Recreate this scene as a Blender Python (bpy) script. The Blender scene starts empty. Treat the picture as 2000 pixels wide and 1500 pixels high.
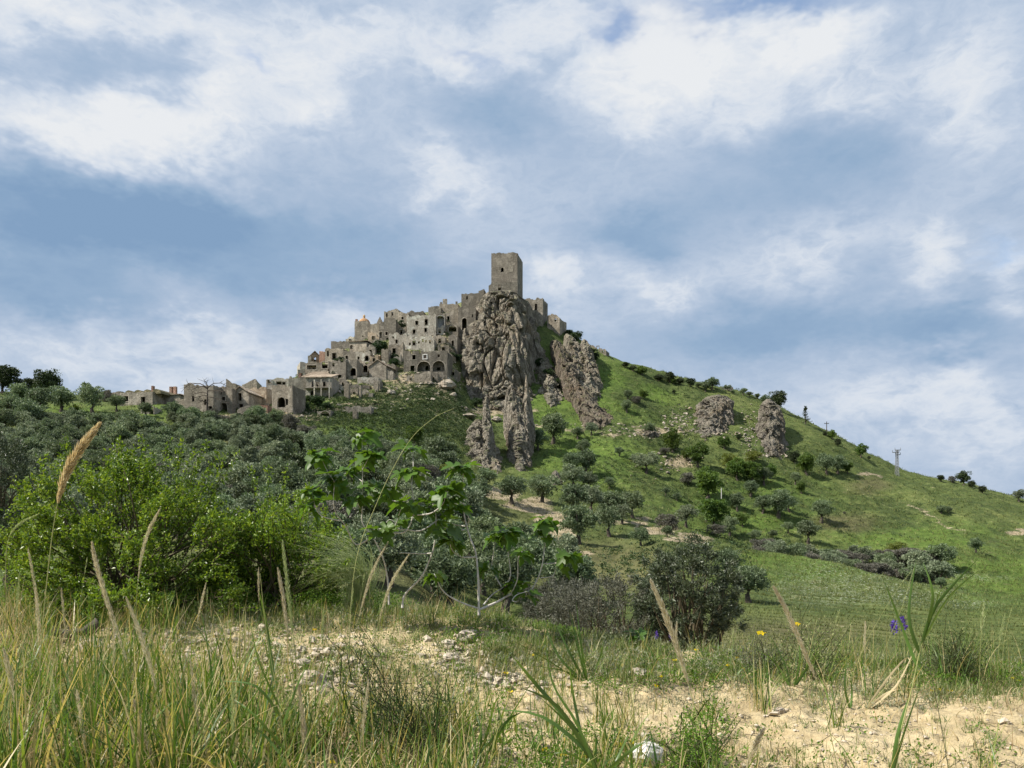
import bpy, math, random
import numpy as np
from mathutils import Vector

# ------------------------------------------------------------------ camera
F = 1600.0       # focal length in photo pixels (photo is 2000 x 1500)
PY0 = 1050.0     # photo row of eye level
EYE = 1.6
scene = bpy.context.scene
col = scene.collection
cam_d = bpy.data.cameras.new('camera'); cam = bpy.data.objects.new('camera', cam_d); col.objects.link(cam)
cam.location = (0, 0, EYE); cam.rotation_euler = (math.radians(90), 0, 0)
cam_d.sensor_width = 36; cam_d.lens = 36 * F / 2000; cam_d.shift_y = (PY0 - 750) / 2000
cam_d.clip_start = 0.05; cam_d.clip_end = 20000
scene.camera = cam

# ------------------------------------------------------------------ light
SUN_EL, SUN_FRONT = math.radians(48), math.radians(13)
SUN = Vector((-math.cos(SUN_EL) * math.cos(SUN_FRONT), -math.cos(SUN_EL) * math.sin(SUN_FRONT), math.sin(SUN_EL)))
sd = bpy.data.lights.new('sun', 'SUN'); sd.energy = 5.0; sd.angle = math.radians(0.55); sd.color = (1.0, 0.94, 0.84)
so = bpy.data.objects.new('sun', sd); col.objects.link(so)
so.rotation_euler = (-SUN).to_track_quat('-Z', 'Y').to_euler(); so.location = (-40, -10, 60)
vs = scene.view_settings
vs.view_transform = 'Standard'; vs.look = 'None'; vs.gamma = 1.0; vs.exposure = 0.66; vs.use_curve_mapping = False

cy = scene.cycles
cy.max_bounces = 5; cy.diffuse_bounces = 2; cy.glossy_bounces = 1; cy.transmission_bounces = 2; cy.transparent_max_bounces = 4
cy.caustics_reflective = False; cy.caustics_refractive = False; cy.use_adaptive_sampling = True; cy.adaptive_threshold = 0.02

# ------------------------------------------------------------------ node helper
class NT:
    def __init__(s, nt): s.nt = nt; s.n = nt.nodes; s.l = nt.links
    def put(s, sock, v):
        if v is None: return
        if isinstance(v, bpy.types.NodeSocket): s.l.new(v, sock)
        elif isinstance(v, (tuple, list)) and len(v) == 3 and sock.type == 'RGBA': sock.default_value = (*v, 1)
        else: sock.default_value = v
    def node(s, typ, **props):
        n = s.n.new(typ)
        for k, v in props.items(): setattr(n, k, v)
        return n
    def math(s, op, a, b=None, c=None, clamp=False):
        n = s.node('ShaderNodeMath', operation=op, use_clamp=clamp)
        for i, v in enumerate((a, b, c)): s.put(n.inputs[i], v)
        return n.outputs[0]
    def vec(s, op, a, b=None, c=None):
        n = s.node('ShaderNodeVectorMath', operation=op)
        if op == 'SCALE':
            s.put(n.inputs[0], a); s.put(n.inputs[3], b)
        else:
            for i, v in enumerate((a, b, c)): s.put(n.inputs[i], v)
        return n.outputs[1] if op in ('DOT_PRODUCT', 'LENGTH', 'DISTANCE') else n.outputs[0]
    def noise(s, vec, scale, detail=4, rough=0.5, dist=0.0, out=0):
        n = s.node('ShaderNodeTexNoise', noise_dimensions='3D')
        s.put(n.inputs['Vector'], vec); s.put(n.inputs['Scale'], scale); s.put(n.inputs['Detail'], detail)
        s.put(n.inputs['Roughness'], rough); s.put(n.inputs['Distortion'], dist)
        return n.outputs[out]
    def voronoi(s, vec, scale, feature='F1', out=0):
        n = s.node('ShaderNodeTexVoronoi', feature=feature); s.put(n.inputs['Vector'], vec); s.put(n.inputs['Scale'], scale)
        return n.outputs[out]
    def ramp(s, fac, stops, interp='LINEAR'):
        n = s.node('ShaderNodeValToRGB'); r = n.color_ramp; r.interpolation = interp
        while len(r.elements) < len(stops): r.elements.new(0.5)
        for e, (p, c) in zip(r.elements, stops): e.position = p; e.color = (*c, 1) if len(c) == 3 else c
        s.put(n.inputs[0], fac); return n.outputs[0]
    def maprange(s, v, a, b, c=0.0, d=1.0, smooth=True):
        n = s.node('ShaderNodeMapRange'); n.interpolation_type = 'SMOOTHSTEP' if smooth else 'LINEAR'
        s.put(n.inputs[0], v); s.put(n.inputs[1], a); s.put(n.inputs[2], b); s.put(n.inputs[3], c); s.put(n.inputs[4], d)
        return n.outputs[0]
    def mix(s, f, a, b, blend='MIX'):
        n = s.node('ShaderNodeMix', data_type='RGBA', blend_type=blend)
        s.put(n.inputs[0], f); s.put(n.inputs[6], a); s.put(n.inputs[7], b)
        return n.outputs[2]
    def combine(s, x, y, z):
        n = s.node('ShaderNodeCombineXYZ')
        for i, v in enumerate((x, y, z)): s.put(n.inputs[i], v)
        return n.outputs[0]
    def bump(s, h, strength, dist, normal=None):
        n = s.node('ShaderNodeBump'); s.put(n.inputs['Height'], h); s.put(n.inputs['Strength'], strength); s.put(n.inputs['Distance'], dist)
        if normal is not None: s.put(n.inputs['Normal'], normal)
        return n.outputs[0]

# ------------------------------------------------------------------ sky: Nishita air with a broken deck of cloud
world = bpy.data.worlds.new('World'); scene.world = world; world.use_nodes = True
W = NT(world.node_tree); W.n.clear()
tc = W.node('ShaderNodeTexCoord'); D = W.vec('NORMALIZE', tc.outputs['Generated'])
sky = W.node('ShaderNodeTexSky', sky_type='NISHITA'); sky.sun_disc = False
sky.sun_elevation = SUN_EL; sky.sun_rotation = math.atan2(SUN.x, SUN.y); sky.air_density = 1.0; sky.dust_density = 0.6; sky.ozone_density = 2.0
sx = W.node('ShaderNodeSeparateXYZ'); W.put(sx.inputs[0], D)
az = W.math('ARCTAN2', sx.outputs[0], sx.outputs[1]); el = W.math('ARCSINE', sx.outputs[2])
squash = W.vec('MULTIPLY', D, (1.0, 1.0, 1.9))
w1 = W.vec('SUBTRACT', W.noise(squash, 5.0, 5, 0.66, out=1), (0.5, 0.5, 0.5))
base = W.combine(az, el, 0.0)
pos = W.vec('ADD', base, W.vec('SCALE', w1, 0.17))
def cloud_bank(acc, px, py, rx, ry, amp):
    tx = (px - 1000) / F; tz = (PY0 - py) / F
    a0 = math.atan(tx); e0 = math.atan2(tz, math.hypot(1, tx)); k = F * (1 + tx * tx + tz * tz) ** 0.5
    d = W.vec('MULTIPLY', W.vec('SUBTRACT', pos, (a0, e0, 0)), (k / rx, k / ry, 0))
    e = W.math('EXPONENT', W.math('MULTIPLY', W.vec('DOT_PRODUCT', d, d), -1.0))
    return W.math('MULTIPLY_ADD', e, amp, acc)
acc = 0.0
for b in [  # bright banks of cloud, then dark bellies (photo position, size, strength)
    (90, 30, 130, 50, 0.46), (330, 50, 170, 40, 0.29), (700, 60, 280, 60, 0.34), (430, 200, 75, 60, 0.50), (300, 270, 170, 60, 0.57), (90, 285, 130, 50, 0.50), (610, 230, 80, 40, 0.37),
    (560, 140, 130, 60, 0.31), (915, 130, 70, 50, 0.38), (900, 365, 90, 40, 0.31), (1250, 150, 150, 75, 0.57), (1340, 70, 90, 55, 0.37), (1560, 80, 170, 50, 0.54), (1460, 210, 90, 50, 0.28),
    (1660, 190, 90, 45, 0.28), (1890, 200, 110, 110, 0.34), (1100, 550, 60, 40, 0.34), (1290, 550, 70, 30, 0.26), (1640, 480, 150, 50, 0.20), (1840, 510, 60, 45, 0.31), (1970, 530, 40, 55, 0.29),
    (390, 640, 80, 45, 0.29), (650, 610, 70, 45, 0.28), (110, 690, 190, 60, 0.28), (380, 745, 100, 35, 0.24), (1750, 790, 130, 60, 0.22), (1860, 730, 60, 45, 0.22), (1900, 860, 110, 50, 0.18), (1050, 60, 160, 60, 0.28), (520, 720, 110, 45, 0.18),
    (170, 130, 150, 60, -0.19), (300, 440, 330, 85, -0.53), (60, 480, 170, 80, -0.31), (370, 180, 70, 50, -0.25), (1000, 215, 130, 65, -0.26), (760, 470, 140, 80, -0.22), (1250, 440, 120, 45, -0.34), (1600, 330, 260, 80, -0.19), (620, 560, 230, 40, -0.19),
    (1480, 640, 260, 70, -0.34), (1850, 640, 160, 50, -0.31), (880, 560, 100, 50, -0.16), (250, 590, 200, 35, -0.22)]:
    acc = cloud_bank(acc, *b)
n_big = W.math('SUBTRACT', W.noise(squash, 4.2, 5, 0.60, 0.3), 0.5)
n_puff = W.math('ABSOLUTE', W.math('SUBTRACT', W.noise(W.vec('ADD', squash, W.vec('SCALE', w1, 0.10)), 15.0, 5, 0.62, 0.2), 0.5))
dens = W.math('ADD', W.math('MULTIPLY_ADD', n_big, 0.50, 0.49), acc)
dens = W.math('SUBTRACT', dens, W.math('MULTIPLY', W.math('SUBTRACT', n_puff, 0.05), W.maprange(dens, 0.30, 0.75, 0.35, 1.25)))
cloud = W.ramp(dens, [(0.0, (2.05, 3.2, 4.85)), (0.20, (2.65, 3.8, 5.35)), (0.40, (3.65, 4.6, 6.0)), (0.55, (4.6, 5.4, 6.6)), (0.72, (5.95, 6.5, 7.3)), (0.97, (7.3, 7.5, 7.75))])
# gaps of clear air
gacc = 0.0
for b in [(1190, 80, 45, 30, 1.0), (1480, 8, 200, 26, 1.0), (940, 95, 70, 18, .6), (500, 108, 50, 16, .5), (1960, 500, 25, 30, .4)]:
    gacc = cloud_bank(gacc, *b)
cover = W.math('SUBTRACT', 1.0, W.math('MULTIPLY', gacc, 0.75), clamp=True)
air = W.mix(1.0, sky.outputs[0], (1.7, 1.75, 1.75), 'MULTIPLY')
skycol = W.mix(cover, air, cloud)
bg = W.node('ShaderNodeBackground'); W.put(bg.inputs[0], skycol); bg.inputs[1].default_value = 0.071
out = W.node('ShaderNodeOutputWorld'); W.l.new(bg.outputs[0], out.inputs[0])
world.cycles.sampling_method = 'MANUAL'; world.cycles.sample_map_resolution = 512

# ------------------------------------------------------------------ helpers
rng = np.random.default_rng(7); random.seed(7)
def P(px, py, Y): return np.array([(px - 1000) / F * Y, Y, EYE + (PY0 - py) / F * Y])
def _hash(ix, iy, iz, seed):
    h = (ix * 374761393 + iy * 668265263 + iz * 2147483647 + seed * 144269504) & 0xffffffff
    h = ((h ^ (h >> 13)) * 1274126177) & 0xffffffff
    h = ((h ^ (h >> 15)) * 2246822519) & 0xffffffff
    return ((h ^ (h >> 16)) & 0xffffff) / float(0xffffff)
def vnoise(x, y, z=0.0, seed=0):
    x, y, z = np.broadcast_arrays(np.asarray(x, float), np.asarray(y, float), np.asarray(z, float))
    fx, fy, fz = np.floor(x), np.floor(y), np.floor(z)
    ix, iy, iz = fx.astype(np.int64), fy.astype(np.int64), fz.astype(np.int64)
    tx, ty, tz = x - fx, y - fy, z - fz
    tx = tx * tx * tx * (tx * (tx * 6 - 15) + 10); ty = ty * ty * ty * (ty * (ty * 6 - 15) + 10); tz = tz * tz * tz * (tz * (tz * 6 - 15) + 10)
    r = 0
    for dx in (0, 1):
        for dy in (0, 1):
            for dz in (0, 1):
                w = (tx if dx else 1 - tx) * (ty if dy else 1 - ty) * (tz if dz else 1 - tz)
                r = r + w * _hash(ix + dx, iy + dy, iz + dz, seed)
    return r * 2 - 1
def fbm(x, y, z=0.0, octaves=4, seed=0, gain=0.5):
    r, a = 0.0, 1.0
    for o in range(octaves):
        r = r + a * vnoise(np.asarray(x) * 2 ** o, np.asarray(y) * 2 ** o, np.asarray(z) * 2 ** o, seed + o * 17); a *= gain
    return r
def ridged(x, y, z=0.0, octaves=3, seed=0):
    r, a = 0.0, 1.0
    for o in range(octaves):
        r = r + a * (1 - 2 * np.abs(vnoise(np.asarray(x) * 2 ** o, np.asarray(y) * 2 ** o, np.asarray(z) * 2 ** o, seed + o * 17))); a *= 0.5
    return r

def mesh(name, V, Q=None, T=None, smooth=False):
    me = bpy.data.meshes.new(name)
    V = np.asarray(V, np.float32).reshape(-1, 3)
    parts, starts, s = [], [], 0
    if Q is not None and len(Q):
        Q = np.asarray(Q, np.int32).reshape(-1, 4); parts.append(Q.ravel()); starts.append(s + np.arange(len(Q)) * 4); s += Q.size
    if T is not None and len(T):
        T = np.asarray(T, np.int32).reshape(-1, 3); parts.append(T.ravel()); starts.append(s + np.arange(len(T)) * 3); s += T.size
    L = np.concatenate(parts); S = np.concatenate(starts)
    me.vertices.add(len(V)); me.vertices.foreach_set('co', V.ravel())
    me.loops.add(len(L)); me.loops.foreach_set('vertex_index', L)
    me.polygons.add(len(S)); me.polygons.foreach_set('loop_start', S.astype(np.int32))
    me.update(calc_edges=True); me.validate()
    if smooth: me.shade_smooth()
    else: me.shade_flat()
    return me
class MB:
    """collects pieces of one mesh"""
    def __init__(s): s.V = []; s.Q = []; s.T = []; s.n = 0
    def add(s, V, Q=None, T=None):
        V = np.asarray(V, float).reshape(-1, 3)
        if Q is not None and len(Q): s.Q.append(np.asarray(Q, int).reshape(-1, 4) + s.n)
        if T is not None and len(T): s.T.append(np.asarray(T, int).reshape(-1, 3) + s.n)
        s.V.append(V); s.n += len(V); return s
    def mesh(s, name, smooth=False, warp=None):
        V = np.concatenate(s.V)
        if warp is not None: V = warp(V)
        return mesh(name, V, np.concatenate(s.Q) if s.Q else None, np.concatenate(s.T) if s.T else None, smooth)
def tag(o, label=None, cat=None, group=None, kind=None):
    if label:
        o['label'] = label
        if not kind: o['kind'] = 'thing'
    if cat: o['category'] = cat
    if group: o['group'] = group
    if kind: o['kind'] = kind
    return o
def obj(name, me, mat=None, parent=None, loc=None):
    o = bpy.data.objects.new(name, me); col.objects.link(o)
    if mat is not None and not me.materials: me.materials.append(mat)
    if parent is not None: o.parent = parent
    if loc is not None: o.location = loc
    return o
def empty(name, loc=(0, 0, 0)):
    o = bpy.data.objects.new(name, None); col.objects.link(o); o.location = loc; o.empty_display_size = 0.2
    return o
def tube(mb, pts, radii, ns=6, cap=True):
    pts = np.asarray(pts, float); radii = np.broadcast_to(np.asarray(radii, float), (len(pts),))
    tan = np.gradient(pts, axis=0); tan /= np.linalg.norm(tan, axis=1)[:, None] + 1e-9
    ref = np.array([0.0, 0, 1]) if abs(tan[:, 2]).mean() < 0.8 else np.array([1.0, 0, 0])
    a = np.cross(tan, ref); a /= np.linalg.norm(a, axis=1)[:, None] + 1e-9; b = np.cross(tan, a)
    th = np.arange(ns) / ns * 2 * np.pi
    V = pts[:, None] + radii[:, None, None] * (a[:, None] * np.cos(th)[None, :, None] + b[:, None] * np.sin(th)[None, :, None])
    n = len(pts); i, j = np.meshgrid(np.arange(n - 1), np.arange(ns), indexing='ij'); j2 = (j + 1) % ns
    Q = np.stack([i * ns + j, i * ns + j2, (i + 1) * ns + j2, (i + 1) * ns + j], -1).reshape(-1, 4)
    T = []
    Vf = V.reshape(-1, 3)
    if cap:
        Vf = np.concatenate([Vf, pts[[-1]]]); c = n * ns
        T = [[(n - 1) * ns + k, (n - 1) * ns + (k + 1) % ns, c] for k in range(ns)]
    mb.add(Vf, Q, T)
def box(mb, x0, x1, y0, y1, z0, z1):
    V = [(x, y, z) for x in (x0, x1) for y in (y0, y1) for z in (z0, z1)]
    mb.add(V, [(0, 1, 3, 2), (4, 6, 7, 5), (0, 4, 5, 1), (2, 3, 7, 6), (0, 2, 6, 4), (1, 5, 7, 3)])
def unit(v): return v / (np.linalg.norm(v, axis=-1, keepdims=True) + 1e-9)
def leaves(mb, C, Dn, size, aspect=0.42, fold=0.18, r=rng):
    """diamond leaves: base C, direction Dn, length size"""
    n = len(C); Dn = unit(Dn); q = unit(np.cross(Dn, unit(r.normal(size=(n, 3))))); up = np.cross(Dn, q)
    s = np.broadcast_to(np.asarray(size, float), (n,))[:, None]
    m = C + Dn * s * 0.48
    V = np.stack([C, m + q * s * aspect * 0.5 + up * s * fold * 0.5, C + Dn * s, m - q * s * aspect * 0.5 + up * s * fold * 0.5], 1)
    mb.add(V.reshape(-1, 3), np.arange(4 * n).reshape(-1, 4))
def blades(mb, base, azm, L, w, lean, curl, seg=4, twist=None, r=rng):
    n = len(base); azm = np.asarray(azm); hd = np.stack([np.cos(azm), np.sin(azm), np.zeros(n)], 1)
    tw = azm + np.pi / 2 + (r.normal(0, 0.5, n) if twist is None else twist)
    wd = np.stack([np.cos(tw), np.sin(tw), np.zeros(n)], 1)
    p = np.array(base, float); V = np.zeros((n, seg + 1, 2, 3))
    for t in range(seg + 1):
        f = t / seg; ww = (w * (1 - f ** 1.7) * (0.55 + 0.9 * min(f * 2.5, 0.5)))[:, None]
        V[:, t, 0] = p - wd * ww; V[:, t, 1] = p + wd * ww
        th = lean + curl * f
        p = p + (hd * np.sin(th)[:, None] + np.array([0, 0, 1.0]) * np.cos(th)[:, None]) * (L / seg)[:, None]
    k = np.arange(n)[:, None] * (seg + 1) * 2 + np.arange(seg)[None] * 2
    Q = np.stack([k, k + 1, k + 3, k + 2], -1).reshape(-1, 4)
    mb.add(V.reshape(-1, 3), Q)
# ------------------------------------------------------------------ materials
def new_mat(name):
    m = bpy.data.materials.new(name); m.use_nodes = True; t = NT(m.node_tree); t.n.clear()
    o = t.node('ShaderNodeOutputMaterial'); return m, t, o
def principled(t, o, colr, rough=0.9, normal=None, spec=0.25):
    b = t.node('ShaderNodeBsdfPrincipled'); t.put(b.inputs['Base Color'], colr); t.put(b.inputs['Roughness'], rough)
    b.inputs['Specular IOR Level'].default_value = spec
    if normal is not None: t.put(b.inputs['Normal'], normal)
    t.l.new(b.outputs[0], o.inputs[0]); return b
def wpos(t):
    g = t.node('ShaderNodeNewGeometry'); return g.outputs['Position'], g
def leaf_mat(name, cols, trans=0.35, rough=0.55, tint=0.25, spec=0.3, big=0.0, pos=None, tt=(1.25, 1.15, .55)):
    m, t, o = new_mat(name); p, g = wpos(t)
    n = len(cols); pos = pos or [i / max(1, n - 1) for i in range(n)]
    c = t.ramp(g.outputs['Random Per Island'], [(pos[i], cols[i]) for i in range(n)])
    oi = t.node('ShaderNodeObjectInfo')
    hs = t.node('ShaderNodeHueSaturation'); t.put(hs.inputs['Color'], c)
    t.put(hs.inputs['Value'], t.maprange(oi.outputs['Random'], 0, 1, 1 - tint, 1 + tint, False))
    t.put(hs.inputs['Hue'], t.maprange(t.math('FRACT', t.math('MULTIPLY', oi.outputs['Random'], 7.31)), 0, 1, 0.5 - 0.05 * tint, 0.5 + 0.05 * tint, False))
    c = hs.outputs[0]
    if big: c = t.mix(t.math('MULTIPLY', t.noise(p, big, 2), 0.5), c, cols[0])
    b = t.node('ShaderNodeBsdfPrincipled'); t.put(b.inputs['Base Color'], c); b.inputs['Roughness'].default_value = rough
    b.inputs['Specular IOR Level'].default_value = spec
    tr = t.node('ShaderNodeBsdfTranslucent'); t.put(tr.inputs[0], t.mix(1.0, c, tt, 'MULTIPLY'))
    mx = t.node('ShaderNodeMixShader'); mx.inputs[0].default_value = trans
    t.l.new(b.outputs[0], mx.inputs[1]); t.l.new(tr.outputs[0], mx.inputs[2]); t.l.new(mx.outputs[0], o.inputs[0])
    return m
M = {}
M['olive'] = leaf_mat('olive_leaf', [(0.063, 0.096, 0.042), (0.114, 0.161, 0.075), (0.185, 0.237, 0.127), (0.280, 0.332, 0.209)], 0.28, 0.5, 0.22, tt=(1.0, 1.0, .82))
M['olive_grey'] = leaf_mat('olive_leaf_grey', [(0.084, 0.114, 0.060), (0.148, 0.186, 0.107), (0.224, 0.266, 0.166), (0.314, 0.351, 0.235)], 0.25, 0.55, 0.22, tt=(1.0, 1.0, .82))
M['green_tree'] = leaf_mat('green_leaf', [(0.052, 0.095, 0.022), (0.092, 0.151, 0.033), (0.138, 0.207, 0.050)], 0.35, 0.5, 0.2)
M['dark_tree'] = leaf_mat('dark_leaf', [(.022, .036, .014), (.042, .060, .022), (.070, .092, .036)], 0.2, 0.5, 0.25, tt=(1.0, 1.0, .82))
M['twig_bush'] = leaf_mat('twig_leaf', [(.090, .088, .072), (.14, .135, .11), (.21, .20, .165)], 0.2, 0.8, 0.2, tt=(1.0, 1.0, .82))
M['yellow_bush'] = leaf_mat('yellow_leaf', [(.09, .12, .02), (.15, .19, .04), (.20, .23, .06)], 0.3, 0.6, 0.15)
M['ivy'] = leaf_mat('ivy_leaf', [(.015, .034, .012), (.03, .06, .018), (.06, .10, .03)], 0.2, 0.5, 0.2)
M['scrub'] = leaf_mat('scrub_leaf', [(.016, .036, .012), (.034, .066, .020), (.060, .100, .032), (.10, .13, .05)], 0.2, 0.6, 0.0)
M['shrub'] = leaf_mat('shrub_leaf', [(.050, .105, .010), (.105, .195, .016), (.175, .285, .028), (.28, .38, .055)], 0.42, 0.38, 0.08, 0.45)
M['fig'] = leaf_mat('fig_leaf', [(.04, .09, .012), (.07, .145, .018), (.12, .215, .028)], 0.42, 0.45, 0.18, 0.35)
M['grass'] = leaf_mat('grass_blade', [(.035, .085, .012), (.065, .14, .018), (.11, .20, .028), (.18, .25, .05), (.38, .34, .15), (.50, .42, .23)], 0.4, 0.42, 0.05, 0.4, pos=[0, .22, .45, .60, .76, 1])
M['short_grass'] = leaf_mat('short_grass_blade', [(.07, .11, .03), (.12, .18, .05), (.20, .25, .09), (.30, .32, .16), (.42, .38, .22)], 0.35, 0.6, 0.05, pos=[0, .3, .6, .82, 1])
M['dry_grass'] = leaf_mat('dry_grass_blade', [(.30, .22, .10), (.45, .36, .19), (.58, .49, .30), (.34, .20, .09)], 0.35, 0.6, 0.05, tt=(1.0, 1.0, .82))
M['reed'] = leaf_mat('reed_leaf', [(.05, .10, .02), (.08, .15, .03), (.13, .21, .045)], 0.4, 0.38, 0.15, 0.45)
M['weed'] = leaf_mat('weed_leaf', [(.05, .12, .012), (.10, .20, .02), (.17, .29, .035)], 0.4, 0.5, 0.05)
M['plume'] = leaf_mat('plume_hair', [(.42, .35, .22), (.54, .47, .33), (.65, .58, .44), (.74, .68, .55)], 0.45, 0.7, 0.15, tt=(1.0, 1.0, .82))
M['plume_gold'] = leaf_mat('plume_hair_gold', [(.50, .36, .18), (.62, .48, .27), (.72, .59, .37), (.78, .68, .48)], 0.45, 0.7, 0.1, tt=(1.0, 1.0, .82))
M['feather'] = leaf_mat('feather_grass', [(.22, .30, .10), (.38, .44, .20), (.52, .56, .32)], 0.45, 0.4, 0.05, 0.5, tt=(1.0, 1.0, .82))
def flat_mat(name, c, rough=0.6, trans=0.0):
    return leaf_mat(name, [tuple(x * .75 for x in c), c], trans, rough, 0.1)
M['yellow'] = flat_mat('yellow_petal', (.80, .62, .02), 0.5, 0.35)
M['purple'] = flat_mat('purple_petal', (.12, .06, .42), 0.5, 0.35)
M['red'] = flat_mat('red_rust', (.22, .09, .05))

def bark_mat(name, c0, c1, sc):
    m, t, o = new_mat(name); p, g = wpos(t)
    n = t.noise(t.vec('MULTIPLY', p, (1, 1, .35)), sc, 5, .65)
    principled(t, o, t.ramp(n, [(.3, c0), (.7, c1)]), .9, t.bump(n, .8, .3 / sc)); return m
M['bark'] = bark_mat('bark', (.045, .036, .028), (.12, .10, .08), 9)
M['fig_bark'] = bark_mat('fig_bark', (.34, .31, .27), (.60, .57, .52), 40)
M['twig'] = bark_mat('twig', (.05, .04, .025), (.12, .10, .06), 60)
M['gravel'] = bark_mat('gravel_stone', (.32, .265, .19), (.55, .48, .38), 25)
M['white_stone'] = bark_mat('white_stone', (0.493, 0.461, 0.404), (0.686, 0.661, 0.619), 18)
M['bank_stone'] = bark_mat('bank_stone', (.28, .23, .17), (.52, .45, .36), 16)
M['stalk'] = bark_mat('stalk', (.20, .24, .08), (.38, .36, .16), 80)
M['dry_stalk'] = bark_mat('dry_stalk', (.34, .25, .13), (.52, .42, .25), 80)
M['dark_stem'] = bark_mat('dark_stem', (.03, .035, .015), (.07, .08, .03), 80)

def stone_mat(name, c_lo, c_mid, c_hi, stain=0.5):
    m, t, o = new_mat(name); p, g = wpos(t); oi = t.node('ShaderNodeObjectInfo')
    n1 = t.noise(p, .28, 6, .62); n2 = t.noise(p, 1.9, 6, .7)
    streak = t.noise(t.vec('MULTIPLY', p, (1.3, 1.3, .35)), .7, 4, .6)
    v = t.voronoi(t.vec('MULTIPLY', p, (1, 1, 1.6)), 2.6)
    f = t.math('ADD', t.math('MULTIPLY', n1, .45), t.math('MULTIPLY', n2, .55))
    c = t.ramp(f, [(.36, c_lo), (.49, c_mid), (.60, c_hi)])
    pl = t.maprange(t.noise(t.vec('ADD', p, t.vec('SCALE', t.combine(oi.outputs['Random'], oi.outputs['Random'], 0.0), 90.0)), .42, 5, .68, .6), .53, .60)
    c = t.mix(t.math('MULTIPLY', pl, .7), c, tuple(min(.62, x * 1.5) for x in c_hi))
    dk = t.maprange(t.noise(t.vec('ADD', p, t.vec('SCALE', t.combine(oi.outputs['Random'], 0.0, oi.outputs['Random']), 60.0)), .6, 5, .7, .4), .55, .64)
    c = t.mix(t.math('MULTIPLY', dk, .6), c, tuple(x * .6 for x in c_lo))
    c = t.mix(t.math('MULTIPLY', t.maprange(streak, .46, .70), stain), c, tuple(x * .5 for x in c_lo))
    c = t.mix(t.math('MULTIPLY', t.maprange(v, .25, .75), .35), c, tuple(x * 1.15 for x in c_hi))
    hs = t.node('ShaderNodeHueSaturation'); t.put(hs.inputs['Color'], c)
    t.put(hs.inputs['Value'], t.maprange(oi.outputs['Random'], 0, 1, .72, 1.22, False)); t.put(hs.inputs['Saturation'], 1.05)
    h = t.math('ADD', t.math('MULTIPLY', n2, .8), t.math('MULTIPLY', v, .5))
    principled(t, o, hs.outputs[0], .95, t.bump(h, .8, .16), .1); return m
M['wall'] = stone_mat('old_stone_wall', (0.133, 0.113, 0.090), (0.234, 0.203, 0.160), (0.328, 0.289, 0.234))
M['wall_grey'] = stone_mat('grey_stone_wall', (0.113, 0.100, 0.084), (0.191, 0.172, 0.140), (0.265, 0.238, 0.199))
M['wall_pale'] = stone_mat('pale_plaster_wall', (0.226, 0.199, 0.160), (0.343, 0.308, 0.254), (0.445, 0.410, 0.351))
M['wall_warm'] = stone_mat('warm_stone_wall', (0.226, 0.172, 0.117), (0.343, 0.269, 0.195), (0.437, 0.359, 0.273), .3)
M['wall_red'] = stone_mat('reddish_wall', (0.172, 0.094, 0.066), (0.250, 0.156, 0.117), (0.312, 0.218, 0.172), .3)
M['tower'] = stone_mat('tower_stone', (0.121, 0.105, 0.086), (0.183, 0.162, 0.134), (0.238, 0.212, 0.178), .38)
M['plaster_blue'] = stone_mat('blue_plaster', (0.234, 0.250, 0.265), (0.351, 0.367, 0.390), (0.468, 0.476, 0.484), .4)
M['surround'] = stone_mat('window_surround', (.20, .17, .14), (.31, .275, .225), (.40, .36, .30), .3)
M['surround_white'] = stone_mat('white_surround', (.55, .53, .48), (.68, .66, .62), (.75, .73, .70), .1)
M['roof'] = stone_mat('old_tile_roof', (.15, .115, .085), (.24, .19, .145), (.32, .27, .21), .4)
M['roof_grass'] = stone_mat('weedy_roof', (.10, .10, .05), (.17, .155, .09), (.26, .225, .15), .2)
M['dome'] = stone_mat('dome_tiles', (.30, .15, .08), (.44, .26, .14), (.55, .40, .27), .45)
M['dark_brown'] = bark_mat('dark_brown_mottled', (.03, .025, .02), (.09, .075, .06), 6)

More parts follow.
